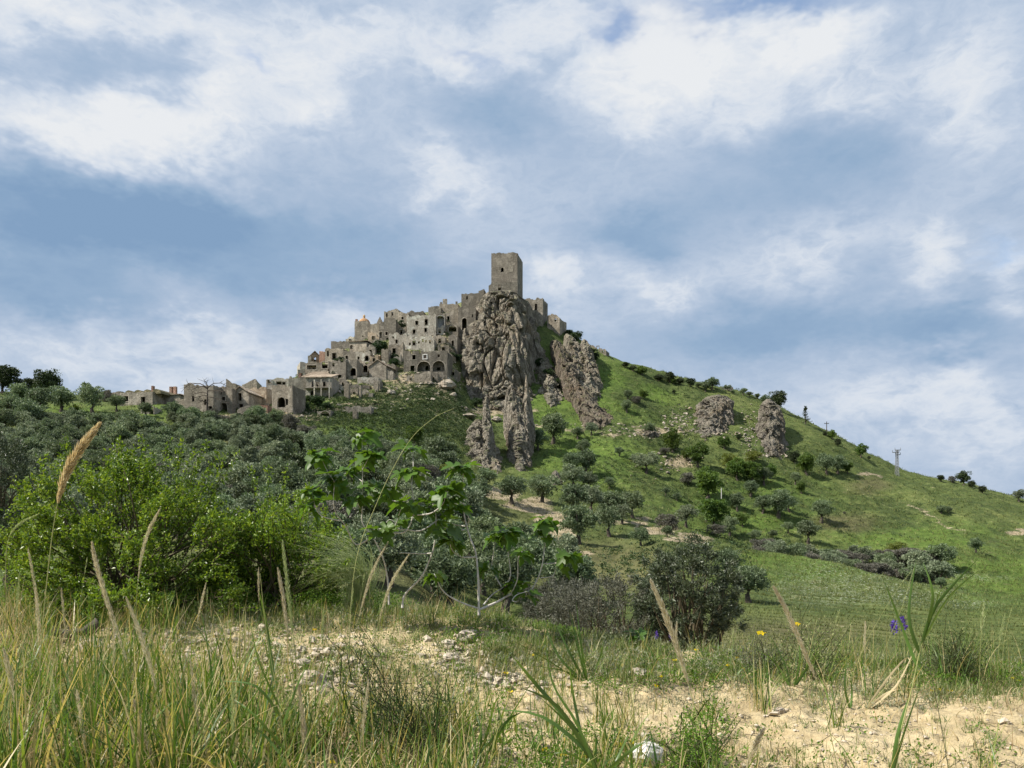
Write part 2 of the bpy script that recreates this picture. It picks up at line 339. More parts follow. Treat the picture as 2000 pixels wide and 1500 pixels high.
def rock_mat(name, c_lo, c_mid, c_hi, ochre, green=0.35, sc=1.0):
    m, t, o = new_mat(name); p, g = wpos(t)
    st = t.vec('MULTIPLY', p, (1, 1, .30))
    n1 = t.noise(st, .22 * sc, 6, .62, .4); n2 = t.noise(st, 1.1 * sc, 6, .66); n3 = t.noise(p, .10 * sc, 4, .5)
    f = t.math('ADD', t.math('MULTIPLY', n1, .5), t.math('MULTIPLY', n2, .5))
    c = t.ramp(f, [(.34, c_lo), (.49, c_mid), (.64, c_hi)])
    c = t.mix(t.math('MULTIPLY', t.maprange(n3, .50, .68), .65), c, ochre)
    crack = t.maprange(t.voronoi(t.vec('ADD', t.vec('MULTIPLY', p, (1, 1, .38)), t.vec('SCALE', t.noise(p, .8, 3, out=1), .8)), .55 * sc, 'DISTANCE_TO_EDGE'), 0, .07)
    sxyz = t.node('ShaderNodeSeparateXYZ'); t.put(sxyz.inputs[0], g.outputs['Normal'])
    moss = t.math('MULTIPLY', t.math('MULTIPLY', t.maprange(sxyz.outputs[2], .35, .75), t.maprange(t.noise(p, .5, 4), .40, .58)), green)
    c = t.mix(moss, c, (.10, .13, .035))
    rid = t.math('ABSOLUTE', t.math('SUBTRACT', t.noise(t.vec('MULTIPLY', p, (1, 1, .16)), 1.3 * sc, 5, .62, .5), .5))
    c = t.mix(t.math('MULTIPLY', t.maprange(rid, .06, 0.0), .7), c, tuple(x * .45 for x in c_lo))
    h = t.math('ADD', t.math('ADD', t.math('MULTIPLY', n2, .8), t.math('MULTIPLY', n1, .8)), t.math('ADD', t.math('MULTIPLY', crack, .15), t.math('MULTIPLY', rid, 2.4)))
    big = t.maprange(t.noise(t.vec('MULTIPLY', p, (1, 1, .12)), .5 * sc, 4, .6), .40, .62)
    c = t.mix(t.math('MULTIPLY', big, .5), c, tuple(x * 1.12 for x in c_hi))
    principled(t, o, c, .95, t.bump(h, 1.0, .9 / sc), .1); return m
M['rock'] = rock_mat('cliff_rock', (0.130, 0.112, 0.088), (0.265, 0.232, 0.186), (0.400, 0.359, 0.291), (0.314, 0.238, 0.160), .8)
M['crag'] = rock_mat('crag_rock', (0.109, 0.093, 0.074), (0.210, 0.184, 0.149), (0.319, 0.287, 0.237), (0.244, 0.187, 0.129))
M['slab'] = rock_mat('slab_rock', (0.106, 0.085, 0.064), (0.175, 0.142, 0.109), (0.267, 0.227, 0.179), (0.202, 0.147, 0.097), .6)
M['pale_rock'] = rock_mat('pale_rock', (.34, .28, .21), (.50, .43, .34), (.62, .56, .47), (.45, .34, .24), .15, 1.6)

# ------------------------------------------------------------------ terrain
COLS = {
 -900: [(4, 2100), (12, 1650), (30, 1300), (60, 1110), (100, 1000), (140, 920), (180, 850), (205, 815), (225, 790), (245, 785), (270, 795), (330, 850), (440, 950)],
 0:    [(4, 2100), (12, 1650), (30, 1280), (60, 1090), (100, 985), (140, 900), (180, 830), (205, 797), (225, 775), (245, 765), (270, 770), (330, 830), (440, 950)],
 200:  [(4, 2100), (12, 1650), (30, 1280), (60, 1095), (100, 1000), (140, 920), (175, 852), (200, 808), (225, 788), (240, 781), (265, 785), (330, 850), (440, 960)],
 400:  [(4, 2100), (12, 1650), (30, 1280), (60, 1095), (100, 1000), (140, 925), (180, 848), (205, 808), (215, 800), (235, 790), (260, 796), (330, 860), (440, 960)],
 540:  [(4, 2100), (12, 1650), (30, 1290), (60, 1095), (100, 1000), (140, 930), (178, 862), (200, 825), (215, 805), (235, 780), (255, 768), (280, 775), (330, 840), (440, 960)],
 600:  [(4, 2100), (12, 1650), (30, 1290), (60, 1095), (100, 1003), (140, 935), (175, 875), (200, 830), (220, 802), (240, 768), (258, 738), (272, 722), (290, 718), (320, 760), (440, 930)],
 700:  [(4, 2100), (12, 1650), (30, 1290), (60, 1100), (100, 1010), (140, 950), (180, 890), (205, 842), (225, 802), (245, 757), (265, 715), (285, 675), (300, 660), (320, 662), (440, 880)],
 800:  [(4, 2100), (12, 1650), (30, 1300), (60, 1130), (100, 1030), (140, 962), (180, 893), (205, 850), (225, 812), (245, 765), (262, 722), (280, 678), (298, 640), (312, 622), (335, 630), (440, 820)],
 880:  [(4, 2100), (12, 1650), (30, 1310), (60, 1190), (100, 1070), (140, 990), (180, 918), (210, 862), (235, 810), (255, 760), (272, 710), (288, 660), (303, 615), (318, 602), (340, 612), (440, 810)],
 918:  [(4, 2100), (12, 1650), (30, 1320), (60, 1215), (100, 1090), (125, 1030), (150, 980), (180, 932), (205, 890), (230, 845), (252, 808), (268, 782), (284, 742), (296, 690), (306, 630), (318, 592), (345, 605), (440, 805)],
 960:  [(4, 2100), (12, 1650), (30, 1330), (60, 1240), (100, 1110), (125, 1050), (150, 992), (175, 950), (198, 918), (225, 870), (250, 818), (268, 782), (284, 715), (296, 640), (308, 588), (320, 576), (345, 600), (440, 800)],
 1040: [(4, 2100), (12, 1650), (30, 1340), (60, 1250), (100, 1120), (125, 1065), (150, 1010), (175, 968), (200, 928), (225, 882), (250, 832), (264, 795), (280, 735), (295, 665), (308, 610), (322, 598), (345, 612), (440, 800)],
 1085: [(4, 2100), (12, 1650), (30, 1340), (60, 1250), (100, 1125), (125, 1070), (150, 1018), (175, 975), (200, 932), (225, 886), (250, 838), (268, 790), (284, 727), (297, 668), (310, 640), (325, 636), (350, 650), (440, 800)],
 1150: [(4, 2100), (12, 1650), (30, 1340), (60, 1255), (100, 1130), (125, 1072), (150, 1025), (175, 988), (200, 942), (225, 893), (250, 842), (275, 775), (295, 712), (308, 680), (320, 676), (345, 690), (440, 850)],
 1200: [(4, 2100), (12, 1650), (30, 1340), (60, 1258), (100, 1130), (125, 1075), (150, 1037), (175, 1002), (200, 953), (230, 882), (260, 812), (285, 748), (302, 712), (315, 706), (345, 725), (440, 850)],
 1300: [(4, 2100), (12, 1650), (30, 1340), (60, 1262), (90, 1145), (115, 1072), (130, 1044), (150, 1052), (178, 1022), (210, 950), (240, 882), (270, 812), (295, 758), (312, 735), (325, 733), (350, 750), (440, 860)],
 1450: [(4, 2100), (12, 1650), (30, 1350), (45, 1292), (60, 1243), (90, 1180), (115, 1108), (130, 1076), (144, 1088), (166, 1082), (190, 1045), (215, 972), (240, 902), (270, 832), (295, 784), (310, 768), (325, 767), (350, 790), (440, 900)],
 1580: [(4, 2100), (12, 1650), (30, 1350), (45, 1302), (60, 1256), (90, 1185), (115, 1128), (130, 1100), (144, 1113), (166, 1108), (188, 1070), (215, 992), (245, 918), (275, 858), (300, 828), (315, 822), (330, 826), (350, 850), (440, 950)],
 1750: [(4, 2100), (12, 1650), (30, 1355), (45, 1312), (60, 1272), (85, 1212), (105, 1163), (122, 1128), (138, 1140), (158, 1132), (180, 1092), (215, 1020), (250, 958), (280, 928), (300, 915), (315, 917), (350, 950), (440, 1010)],
 1900: [(4, 2100), (12, 1650), (30, 1355), (45, 1315), (60, 1278), (85, 1222), (105, 1184), (122, 1156), (138, 1162), (154, 1148), (172, 1108), (200, 1050), (240, 992), (270, 962), (290, 948), (305, 950), (350, 985), (440, 1040)],
 2000: [(4, 2100), (12, 1650), (30, 1355), (45, 1318), (60, 1282), (85, 1228), (105, 1195), (122, 1174), (138, 1180), (152, 1166), (168, 1125), (200, 1068), (240, 1012), (270, 986), (290, 976), (305, 979), (350, 1010), (440, 1055)],
 2400: [(4, 2100), (12, 1650), (30, 1360), (60, 1290), (100, 1215), (140, 1175), (200, 1105), (240, 1068), (290, 1050), (350, 1060), (440, 1080)],
 3400: [(4, 2100), (12, 1650), (30, 1370), (60, 1290), (100, 1215), (140, 1175), (200, 1120), (290, 1100), (440, 1090)],
}
def table(cols, us, Ys, blur_u=3):
    ck = sorted(cols); T = np.zeros((len(ck), len(Ys)))
    for k, c in enumerate(ck):
        y = np.array([a for a, b in cols[c]], float); z = np.array([(PY0 - b) / F * a for a, b in cols[c]])
        # monotone cubic in log depth
        x = np.log(y); h = np.diff(x); d = np.diff(z) / h; m = np.zeros(len(x)); m[0], m[-1] = d[0], d[-1]
        for i in range(1, len(x) - 1):
            m[i] = 0 if d[i - 1] * d[i] <= 0 else 2 * d[i - 1] * d[i] / (d[i - 1] + d[i])
        X = np.clip(np.log(Ys), x[0], x[-1]); i = np.clip(np.searchsorted(x, X) - 1, 0, len(x) - 2); t = (X - x[i]) / h[i]
        T[k] = (2 * t**3 - 3 * t**2 + 1) * z[i] + (t**3 - 2 * t**2 + t) * h[i] * m[i] + (-2 * t**3 + 3 * t**2) * z[i + 1] + (t**3 - t**2) * h[i] * m[i + 1]
    Z = np.stack([np.interp(us, ck, T[:, j]) for j in range(len(Ys))], 1)
    for _ in range(blur_u):
        Zp = np.pad(Z, ((1, 1), (0, 0)), 'edge'); Z = .25 * Zp[:-2] + .5 * Zp[1:-1] + .25 * Zp[2:]
    return Z
US = np.concatenate([np.arange(-2600, -320, 40.), np.arange(-320, 2320, 5.), np.arange(2320, 4600, 40.)])
YS = np.concatenate([np.geomspace(4, 100, 120, endpoint=False), np.arange(100, 335, .62), np.linspace(335, 440, 30)])
ZT = table(COLS, US, YS, 6)
XX = (US[:, None] - 1000) / F * YS[None]; YY = np.broadcast_to(YS[None], XX.shape)
amp = np.clip((YY - 25) / 60, 0, 1)
bumps = 0.9 * fbm(XX / 22, YY / 22, 0, 3, 3) + 0.35 * fbm(XX / 5, YY / 5, 0, 3, 9)
# cattle-trod terracettes along the contours, and small tufts
terr = 0.30 * ridged(XX / 9 + .3 * fbm(XX / 14, YY / 14, 0, 2, 51), ZT / 1.5, 0, 2, 21) + 0.16 * vnoise(XX / .9, YY / .9, 0, 33) + 0.10 * vnoise(XX / .45, YY / .45, 0, 35)
steep = np.clip((YY - 90) / 60, 0, 1)
ZT = ZT + amp * (bumps * np.clip((YY - 25) / 150, .25, 1) + terr * steep)
PYT = PY0 - ZT * F / YS[None]
def gz(x, y):
    """ground height at a world point of the hillside"""
    u = 1000 + F * x / y; i = int(np.clip(np.searchsorted(US, u) - 1, 0, len(US) - 2)); j = int(np.clip(np.searchsorted(YS, y) - 1, 0, len(YS) - 2))
    a = (u - US[i]) / (US[i + 1] - US[i]); b = np.clip((y - YS[j]) / (YS[j + 1] - YS[j]), 0, 1)
    return EYE + (1 - a) * ((1 - b) * ZT[i, j] + b * ZT[i, j + 1]) + a * ((1 - b) * ZT[i + 1, j] + b * ZT[i + 1, j + 1])
def hit(px, py, ymin=25.0):
    """first point of the hillside seen through a photo position"""
    i = int(np.clip(np.searchsorted(US, px) - 1, 0, len(US) - 2)); a = (px - US[i]) / (US[i + 1] - US[i])
    c = (1 - a) * PYT[i] + a * PYT[i + 1]; ok = np.where((c <= py) & (YS >= ymin))[0]
    if not len(ok):
        j = int(np.argmin(np.where(YS >= ymin, c, 9e9)))
    else: j = int(ok[0])
    y = YS[j]; x = (px - 1000) / F * y
    return np.array([x, y, gz(x, y)])

# what grows or lies on each patch of the hillside
def ell(px, py, rx, ry, soft=.35):
    U = US[:, None]; d = np.sqrt(((U - px) / rx) ** 2 + ((PYT - py) / ry) ** 2); return np.clip((1 - d) / soft + .5, 0, 1)
wob = 12 * fbm(XX / 6, YY / 6, 0, 3, 71)
PYT0 = PYT; PYT = PYT + wob * .5
bare = np.zeros_like(XX)
for e in [(975, 962, 42, 11), (1030, 985, 50, 14), (1075, 1015, 34, 22), (1095, 1050, 30, 22), (1150, 1012, 60, 9), (1285, 1035, 46, 9), (1345, 1052, 50, 8), (1230, 1018, 40, 6), (560, 800, 45, 9), (590, 812, 40, 8), (985, 803, 70, 8), (1985, 1042, 22, 5),
          (870, 755, 22, 12), (870, 690, 20, 14), (855, 665, 30, 14), (1700, 928, 26, 5), (640, 800, 60, 5), (790, 742, 50, 10), (700, 790, 45, 5), (1330, 905, 30, 12), (1270, 850, 30, 8), (1290, 840, 60, 4), (1120, 1085, 40, 8), (470, 812, 60, 8)]:
    bare = np.maximum(bare, ell(*e))
bare = np.maximum(bare, .46 * np.clip((YY - 222) / 14, 0, 1) * np.clip((US[:, None] - 560) / 60, 0, 1) * np.clip((925 - US[:, None]) / 40, 0, 1))
for (xa, ya, xb, yb) in [(1775, 985, 1815, 1005), (1815, 1005, 1850, 1026), (1850, 1026, 1885, 1034), (1215, 828, 1290, 836), (1045, 830, 1140, 838), (1130, 838, 1230, 850)]:
    U = US[:, None]; t = np.clip(((U - xa) * (xb - xa) + (PYT - ya) * (yb - ya)) / ((xb - xa) ** 2 + (yb - ya) ** 2), 0, 1)
    d = np.hypot(U - xa - t * (xb - xa), PYT - ya - t * (yb - ya)); bare = np.maximum(bare, np.clip((3.2 - d) / 2, 0, 1) * .8)
lush = np.zeros_like(XX)
for e in [(1080, 780, 90, 90), (1180, 760, 70, 60), (1250, 780, 70, 40), (160, 815, 110, 22), (300, 815, 40, 24), (700, 850, 110, 26), (1450, 990, 160, 60), (1800, 1050, 160, 30), (1950, 1130, 120, 60), (1150, 900, 120, 60), (1500, 1110, 200, 30), (620, 790, 60, 20), (1220, 985, 60, 6)]:
    lush = np.maximum(lush, ell(*e, soft=.8))
dull = np.zeros_like(XX)
for e in [(300, 930, 420, 90), (1450, 1260, 260, 50), (700, 1050, 320, 110), (1500, 1235, 240, 26), (1180, 1110, 160, 50), (1650, 1020, 60, 18), (1700, 950, 40, 14)]:
    dull = np.maximum(dull, ell(*e, soft=.8))
white = np.zeros_like(XX)
for e in [(1630, 1140, 110, 40), (1850, 1125, 110, 6), (1900, 1180, 60, 8), (1700, 1160, 160, 24)]:
    white = np.maximum(white, ell(*e, soft=.9))
PYT = PYT0
def grid_mesh(name, X, Y, Z):
    n, m = X.shape; V = np.stack([X, Y, Z], -1).reshape(-1, 3); i, j = np.meshgrid(np.arange(n - 1), np.arange(m - 1), indexing='ij'); k = i * m + j
    return mesh(name, V, np.stack([k, k + m, k + m + 1, k + 1], -1).reshape(-1, 4), smooth=True)
hm = grid_mesh('hillside', XX, YY, ZT + EYE)
for nm, A in (('bare', bare), ('lush', lush), ('dull', dull), ('white', white)):
    at = hm.attributes.new(nm, 'FLOAT', 'POINT'); at.data.foreach_set('value', A.astype(np.float32).ravel())
m, t, o = new_mat('hill_grass'); p, g = wpos(t)
def attr(t, n):
    a = t.node('ShaderNodeAttribute', attribute_name=n); return a.outputs['Fac']
na = t.noise(p, .055, 5, .6); nb = t.noise(p, .42, 5, .68); nc = t.noise(p, 2.6, 4, .7); nd = t.noise(t.vec('MULTIPLY', p, (.5, .5, 3.2)), .55, 5, .68)
f = t.math('ADD', t.math('ADD', t.math('MULTIPLY', na, .32), t.math('MULTIPLY', nb, .33)), t.math('MULTIPLY', nc, .35))
green = t.ramp(f, [(.36, (0.029, 0.043, 0.016)), (.45, (0.063, 0.088, 0.028)), (.54, (0.108, 0.136, 0.041)), (.64, (0.186, 0.202, 0.072))])
lushc = t.ramp(f, [(.36, (0.033, 0.060, 0.016)), (.46, (0.072, 0.117, 0.025)), (.56, (0.117, 0.173, 0.036)), (.66, (0.186, 0.231, 0.055))])
dullc = t.ramp(f, [(.34, (0.046, 0.048, 0.022)), (.46, (0.098, 0.098, 0.044)), (.56, (0.144, 0.144, 0.061)), (.68, (0.218, 0.196, 0.099))])
soil = t.ramp(t.math('ADD', t.math('MULTIPLY', nb, .5), t.math('MULTIPLY', nc, .5)), [(.35, (.20, .155, .10)), (.5, (.35, .28, .19)), (.66, (.48, .41, .30))])
c = t.mix(t.math('MULTIPLY', attr(t, 'lush'), t.maprange(na, .30, .55)), green, lushc); c = t.mix(attr(t, 'dull'), c, dullc)
c = t.mix(t.math('MULTIPLY', t.maprange(nd, .56, .72), .45), c, (.17, .150, .080))
c = t.mix(t.math('MULTIPLY', t.maprange(t.math('ADD', attr(t, 'bare'), t.math('ADD', t.math('MULTIPLY', t.math('SUBTRACT', nb, .5), 2.2), t.math('MULTIPLY', t.math('SUBTRACT', nc, .5), 1.4))), .25, 1.0), .9), c, soil)
c = t.mix(t.math('MULTIPLY', t.math('MULTIPLY', attr(t, 'white'), t.maprange(nc, .52, .66)), .6), c, (.55, .56, .50))
h = t.math('ADD', t.math('MULTIPLY', nc, .6), t.math('ADD', t.math('MULTIPLY', nb, 1.1), t.math('MULTIPLY', nd, .7)))
principled(t, o, c, .95, t.bump(h, 1.0, .55), .1); M['hill'] = m
tag(obj('hillside', hm, M['hill']), kind='structure')

# the land beyond and behind, out to the horizon
gmb = MB(); R = 9000
gmb.add([(-R, -R, -13), (R, -R, -13), (R, R, -13), (-R, R, -13)], [(0, 1, 2, 3)])
tag(obj('ground', gmb.mesh('ground'), M['hill']), kind='structure')

# ------------------------------------------------------------------ the sandy bank in front of the camera
BCOLS = {
 -1500: [(.5, 4800), (3, 1760), (5, 1480), (6.5, 1330), (8, 1235), (9.5, 1190), (10.6, 1185), (12, 1260), (14, 1480)],
 0:    [(.5, 4800), (3, 1780), (5, 1500), (6.5, 1340), (8, 1240), (9.5, 1190), (10.6, 1185), (12, 1270), (14, 1480)],
 450:  [(.5, 5000), (3, 1790), (5, 1500), (6.5, 1330), (8, 1235), (9.0, 1207), (9.9, 1196), (11.2, 1250), (14, 1500)],
 700:  [(.5, 5200), (3, 1800), (5, 1500), (6.5, 1345), (8, 1245), (9.0, 1212), (9.7, 1202), (11, 1260), (14, 1510)],
 950:  [(.5, 5400), (3, 1810), (5, 1500), (6.5, 1362), (7.6, 1272), (8.6, 1226), (9.2, 1214), (10.5, 1290), (14, 1530)],
 1250: [(.5, 5500), (3, 1815), (5, 1500), (6.5, 1390), (7.5, 1316), (8.3, 1281), (8.9, 1272), (10.2, 1345), (14, 1560)],
 1700: [(.5, 5500), (3, 1815), (5, 1500), (6.5, 1396), (7.5, 1342), (8.3, 1316), (8.9, 1310), (10.2, 1375), (14, 1570)],
 2000: [(.5, 5500), (3, 1815), (5, 1500), (6.5, 1400), (7.5, 1350), (8.3, 1326), (8.9, 1322), (10.2, 1385), (14, 1570)],
 3600: [(.5, 5500), (3, 1815), (5, 1505), (6.5, 1405), (7.5, 1355), (8.3, 1332), (8.9, 1328), (10.2, 1385), (14, 1570)],
}
BU = np.concatenate([np.arange(-4000, -160, 60.), np.arange(-160, 2160, 5.), np.arange(2160, 6100, 60.)])
BY = np.concatenate([np.geomspace(.5, 4.2, 14, endpoint=False), np.geomspace(4.2, 11.5, 230, endpoint=False), np.geomspace(11.5, 14, 10)])
BZ = table(BCOLS, BU, BY, 8); BX = (BU[:, None] - 1000) / F * BY[None]; BYY = np.broadcast_to(BY[None], BX.shape)
BZ = BZ + .055 * fbm(BX / .9, BYY / .9, 0, 3, 101) + .030 * ridged(BX / .35 + .4 * vnoise(BX / .5, BYY / .5, 0, 5), BYY / .22, 0, 3, 103) + .015 * fbm(BX / .08, BYY / .08, 0, 3, 107)
BZ[:, :3] = BZ[:, [3]]
def bz(x, y):
    u = 1000 + F * x / y; i = int(np.clip(np.searchsorted(BU, u) - 1, 0, len(BU) - 2)); j = int(np.clip(np.searchsorted(BY, y) - 1, 0, len(BY) - 2))
    a = np.clip((u - BU[i]) / (BU[i + 1] - BU[i]), 0, 1); b = np.clip((y - BY[j]) / (BY[j + 1] - BY[j]), 0, 1)
    return EYE + (1 - a) * ((1 - b) * BZ[i, j] + b * BZ[i, j + 1]) + a * ((1 - b) * BZ[i + 1, j] + b * BZ[i + 1, j + 1])
BPY = PY0 - BZ * F / BY[None]
def bhit(px, py):
    """point of the bank seen through a photo position"""
    i = int(np.clip(np.searchsorted(BU, px) - 1, 0, len(BU) - 2)); c = BPY[i]; ok = np.where((c <= py) & (BY > 3))[0]
    y = BY[int(ok[0])] if len(ok) else BY[int(np.argmin(np.where(BY > 3, c, 9e9)))]; x = (px - 1000) / F * y
    return np.array([x, y, bz(x, y)])
bm_ = grid_mesh('sandy_bank', BX, BYY, BZ + EYE)
m, t, o = new_mat('sand'); p, g = wpos(t)
na = t.noise(p, .9, 5, .6); nb = t.noise(p, 6, 6, .68); nc = t.noise(p, 45, 4, .7)
f = t.math('ADD', t.math('ADD', t.math('MULTIPLY', na, .35), t.math('MULTIPLY', nb, .4)), t.math('MULTIPLY', nc, .25))
c = t.ramp(f, [(.33, (.23, .172, .098)), (.46, (.375, .298, .172)), (.56, (.475, .388, .235)), (.68, (.57, .485, .325))])
c = t.mix(t.math('MULTIPLY', t.maprange(t.noise(p, 2.3, 5, .7), .56, .70), .5), c, (.20, .165, .10))
h = t.math('ADD', t.math('MULTIPLY', nb, 1.0), t.math('MULTIPLY', nc, .35))
principled(t, o, c, .97, t.bump(h, 1.0, .035), .1); M['sand'] = m
tag(obj('sandy_bank', bm_, M['sand']), kind='structure')
# ------------------------------------------------------------------ rocks
def vor3(x, y, z, seed):
    fx, fy, fz = np.floor(x), np.floor(y), np.floor(z); ix, iy, iz = fx.astype(np.int64), fy.astype(np.int64), fz.astype(np.int64)
    f1 = np.full(x.shape, 9.0); f2 = np.full(x.shape, 9.0); hh = np.zeros(x.shape); gx = np.zeros(x.shape); gy = np.zeros(x.shape)
    for a in (-1, 0, 1):
        for b in (-1, 0, 1):
            for c in (-1, 0, 1):
                jx, jy, jz = ix + a, iy + b, iz + c; qx = jx + _hash(jx, jy, jz, seed); qy = jy + _hash(jx, jy, jz, seed + 1); qz = jz + _hash(jx, jy, jz, seed + 2)
                d = np.sqrt((qx - x) ** 2 + (qy - y) ** 2 + (qz - z) ** 2); h = _hash(jx, jy, jz, seed + 3); n = d < f1
                f2 = np.where(n, f1, np.minimum(f2, d)); hh = np.where(n, h, hh); gx = np.where(n, x - qx, gx); gy = np.where(n, y - qy, gy); f1 = np.minimum(f1, d)
    return f1, f2, hh, gx, gy
def rock_mesh(name, levels, zref, flute=1.6, fine=.5, n=220, m=150, vstretch=6.0, seed=1, lam=4.5, cap_drop=1.0):
    """levels: (photo row, [(photo column, depth) ...]) from the top down; every level has as many corners. Lofted, fluted, closed."""
    lv = []; zl = None
    for py, pts in list(levels) + [(None, levels[-1][1])]:
        z = zl - 9 if py is None else EYE + (PY0 - py) / F * pts[0][1]
        zl = z
        pp = np.array([[(px - 1000) / F * Y, Y] for px, Y in pts]); pp = np.concatenate([pp, pp[:1]])
        s = np.concatenate([[0], np.cumsum(np.linalg.norm(np.diff(pp, axis=0), axis=1))]); s /= s[-1]
        tt = np.arange(n) / n; lv.append((z, np.stack([np.interp(tt, s, pp[:, 0]), np.interp(tt, s, pp[:, 1])], 1)))
    zz = np.array([l[0] for l in lv]); zs = np.linspace(zz[0], zz[-1], m)
    A = np.array([l[1] for l in lv]); order = np.argsort(zz); G = np.zeros((m, n, 2))
    for k in range(n):
        for c in (0, 1): G[:, k, c] = np.interp(zs, zz[order], A[order, k, c])
    for _ in range(4):
        G = .5 * G + .25 * np.roll(G, 1, 1) + .25 * np.roll(G, -1, 1)
    cen = G.mean(1, keepdims=True); tang = np.roll(G, -1, 1) - np.roll(G, 1, 1); nor = np.stack([tang[..., 1], -tang[..., 0]], -1); nor = nor / (np.linalg.norm(nor, axis=-1, keepdims=True) + 1e-9)
    sg = np.sign(((G - cen) * nor).sum(-1).mean()); nor = nor * sg
    x, y = G[..., 0], G[..., 1]; z = np.broadcast_to(zs[:, None], x.shape)
    wx = x + 1.2 * vnoise(x / 6, y / 6, z / 9, seed + 60); wy = y + 1.2 * vnoise(x / 6, y / 6, z / 9, seed + 61)
    d = 0
    for k, (sc_, am) in enumerate(((.85, 1.0), (.42, .52), (.19, .24), (.09, .09))):   # jointed columns: broken planes and deep cracks
        L_ = lam * sc_; tilt = z * .10
        f1, f2, hh, gx, gy = vor3((wx + tilt) / L_, (wy - tilt) / L_, z / (L_ * vstretch * (2.4, 1.9, 1.3, .9)[k]), seed + 20 * k)
        ang = hh * 6.283 * 3.7; d = d + flute * am * ((hh - .5) * 1.5 + (gx * np.cos(ang) + gy * np.sin(ang)) * .9 - (1.1, .5, .35, .3)[k] * np.clip(1 - (f2 - f1) / .13, 0, 1))
    blk = fbm(x / 3.2, y / 3.2, z / 7.5, 3, seed + 9); fn = fbm(x / .9, y / .9, z / 2.0, 3, seed + 13)
    d = d + fine * (blk * .7 + fn * .5)
    rad = np.linalg.norm(G - cen, axis=-1); d = np.clip(d, -.38 * rad, .30 * rad)
    taper = np.clip(np.arange(m) / 6, .25, 1)[:, None]; d = d * taper
    G = G + nor * d[..., None]
    zj = z + (fine * .5 * fn + .4 * fine * blk) * np.clip(np.arange(m) / 8, 0, 1)[:, None]
    V = np.concatenate([G, zj[..., None]], -1).reshape(-1, 3)
    i, j = np.meshgrid(np.arange(m - 1), np.arange(n), indexing='ij'); j2 = (j + 1) % n
    Q = np.stack([i * n + j, i * n + j2, (i + 1) * n + j2, (i + 1) * n + j], -1).reshape(-1, 4)
    # uneven top: rings shrinking to the middle
    top = V[:n]; c = top.mean(0); rings = []; Vs = [V]; off = len(V); prev = np.arange(n)
    for k, fr in enumerate((.78, .5, .22)):
        r = c + (top - c) * fr; r[:, 2] = top[:, 2] * fr + c[2] * (1 - fr) + cap_drop * (1 - fr) * .6 + fine * .8 * fbm(r[:, 0] / 1.8, r[:, 1] / 1.8, 0, 2, seed + 31)
        Vs.append(r); cur = off + np.arange(n); off += n
        Q = np.concatenate([Q, np.stack([prev, cur, np.roll(cur, -1), np.roll(prev, -1)], -1)]); prev = cur
    Vs.append([c + [0, 0, cap_drop * .6]]); T = np.stack([prev, np.full(n, off), np.roll(prev, -1)], -1)
    me = mesh(name, np.concatenate(Vs), Q, T, smooth=False)
    return me
def slim(py, x0, x1, Y, dep): # corners of a plain block: front, left, back, right
    c = (x0 + x1) / 2
    return (py, [(c, Y - .18 * dep), (x0 + .18 * (x1 - x0), Y + .12 * dep), (x0, Y + .5 * dep), (x0 + .15 * (x1 - x0), Y + dep), (x1 - .15 * (x1 - x0), Y + dep), (x1, Y + .5 * dep), (x1 - .12 * (x1 - x0), Y + .10 * dep)])
cl = []
for py, Lx, LFx, Cx, RFx, Rx, Yc_, YL_, YR_ in [(566, 940, 953, 999, 1013, 1022, 291, 300, 304), (580, 935, 947, 999, 1018, 1032, 286, 297, 300), (610, 927, 941, 999, 1023, 1040, 281, 294, 297), (650, 913, 931, 999, 1027, 1048, 276, 290, 292), (700, 903, 924, 998, 1029, 1050, 271, 283, 285), (750, 898, 918, 992, 1027, 1050, 267, 276, 278), (800, 896, 919, 988, 1027, 1050, 257, 264, 266), (860, 892, 914, 985, 1030, 1054, 245, 252, 254)]:
    cl.append((py, [(Cx, Yc_), (LFx, Yc_ + 2), (Lx, YL_), (940, 318), (1022, 318), (Rx, YR_), (RFx, Yc_ + 4)]))
tag(obj('cliff', rock_mesh('cliff', cl, 282, 1.55, .45, 640, 330, 7.0, 3, 5.2, .6), M['rock']), 'tall fluted grey rock cliff directly beneath the square stone tower', 'cliff')
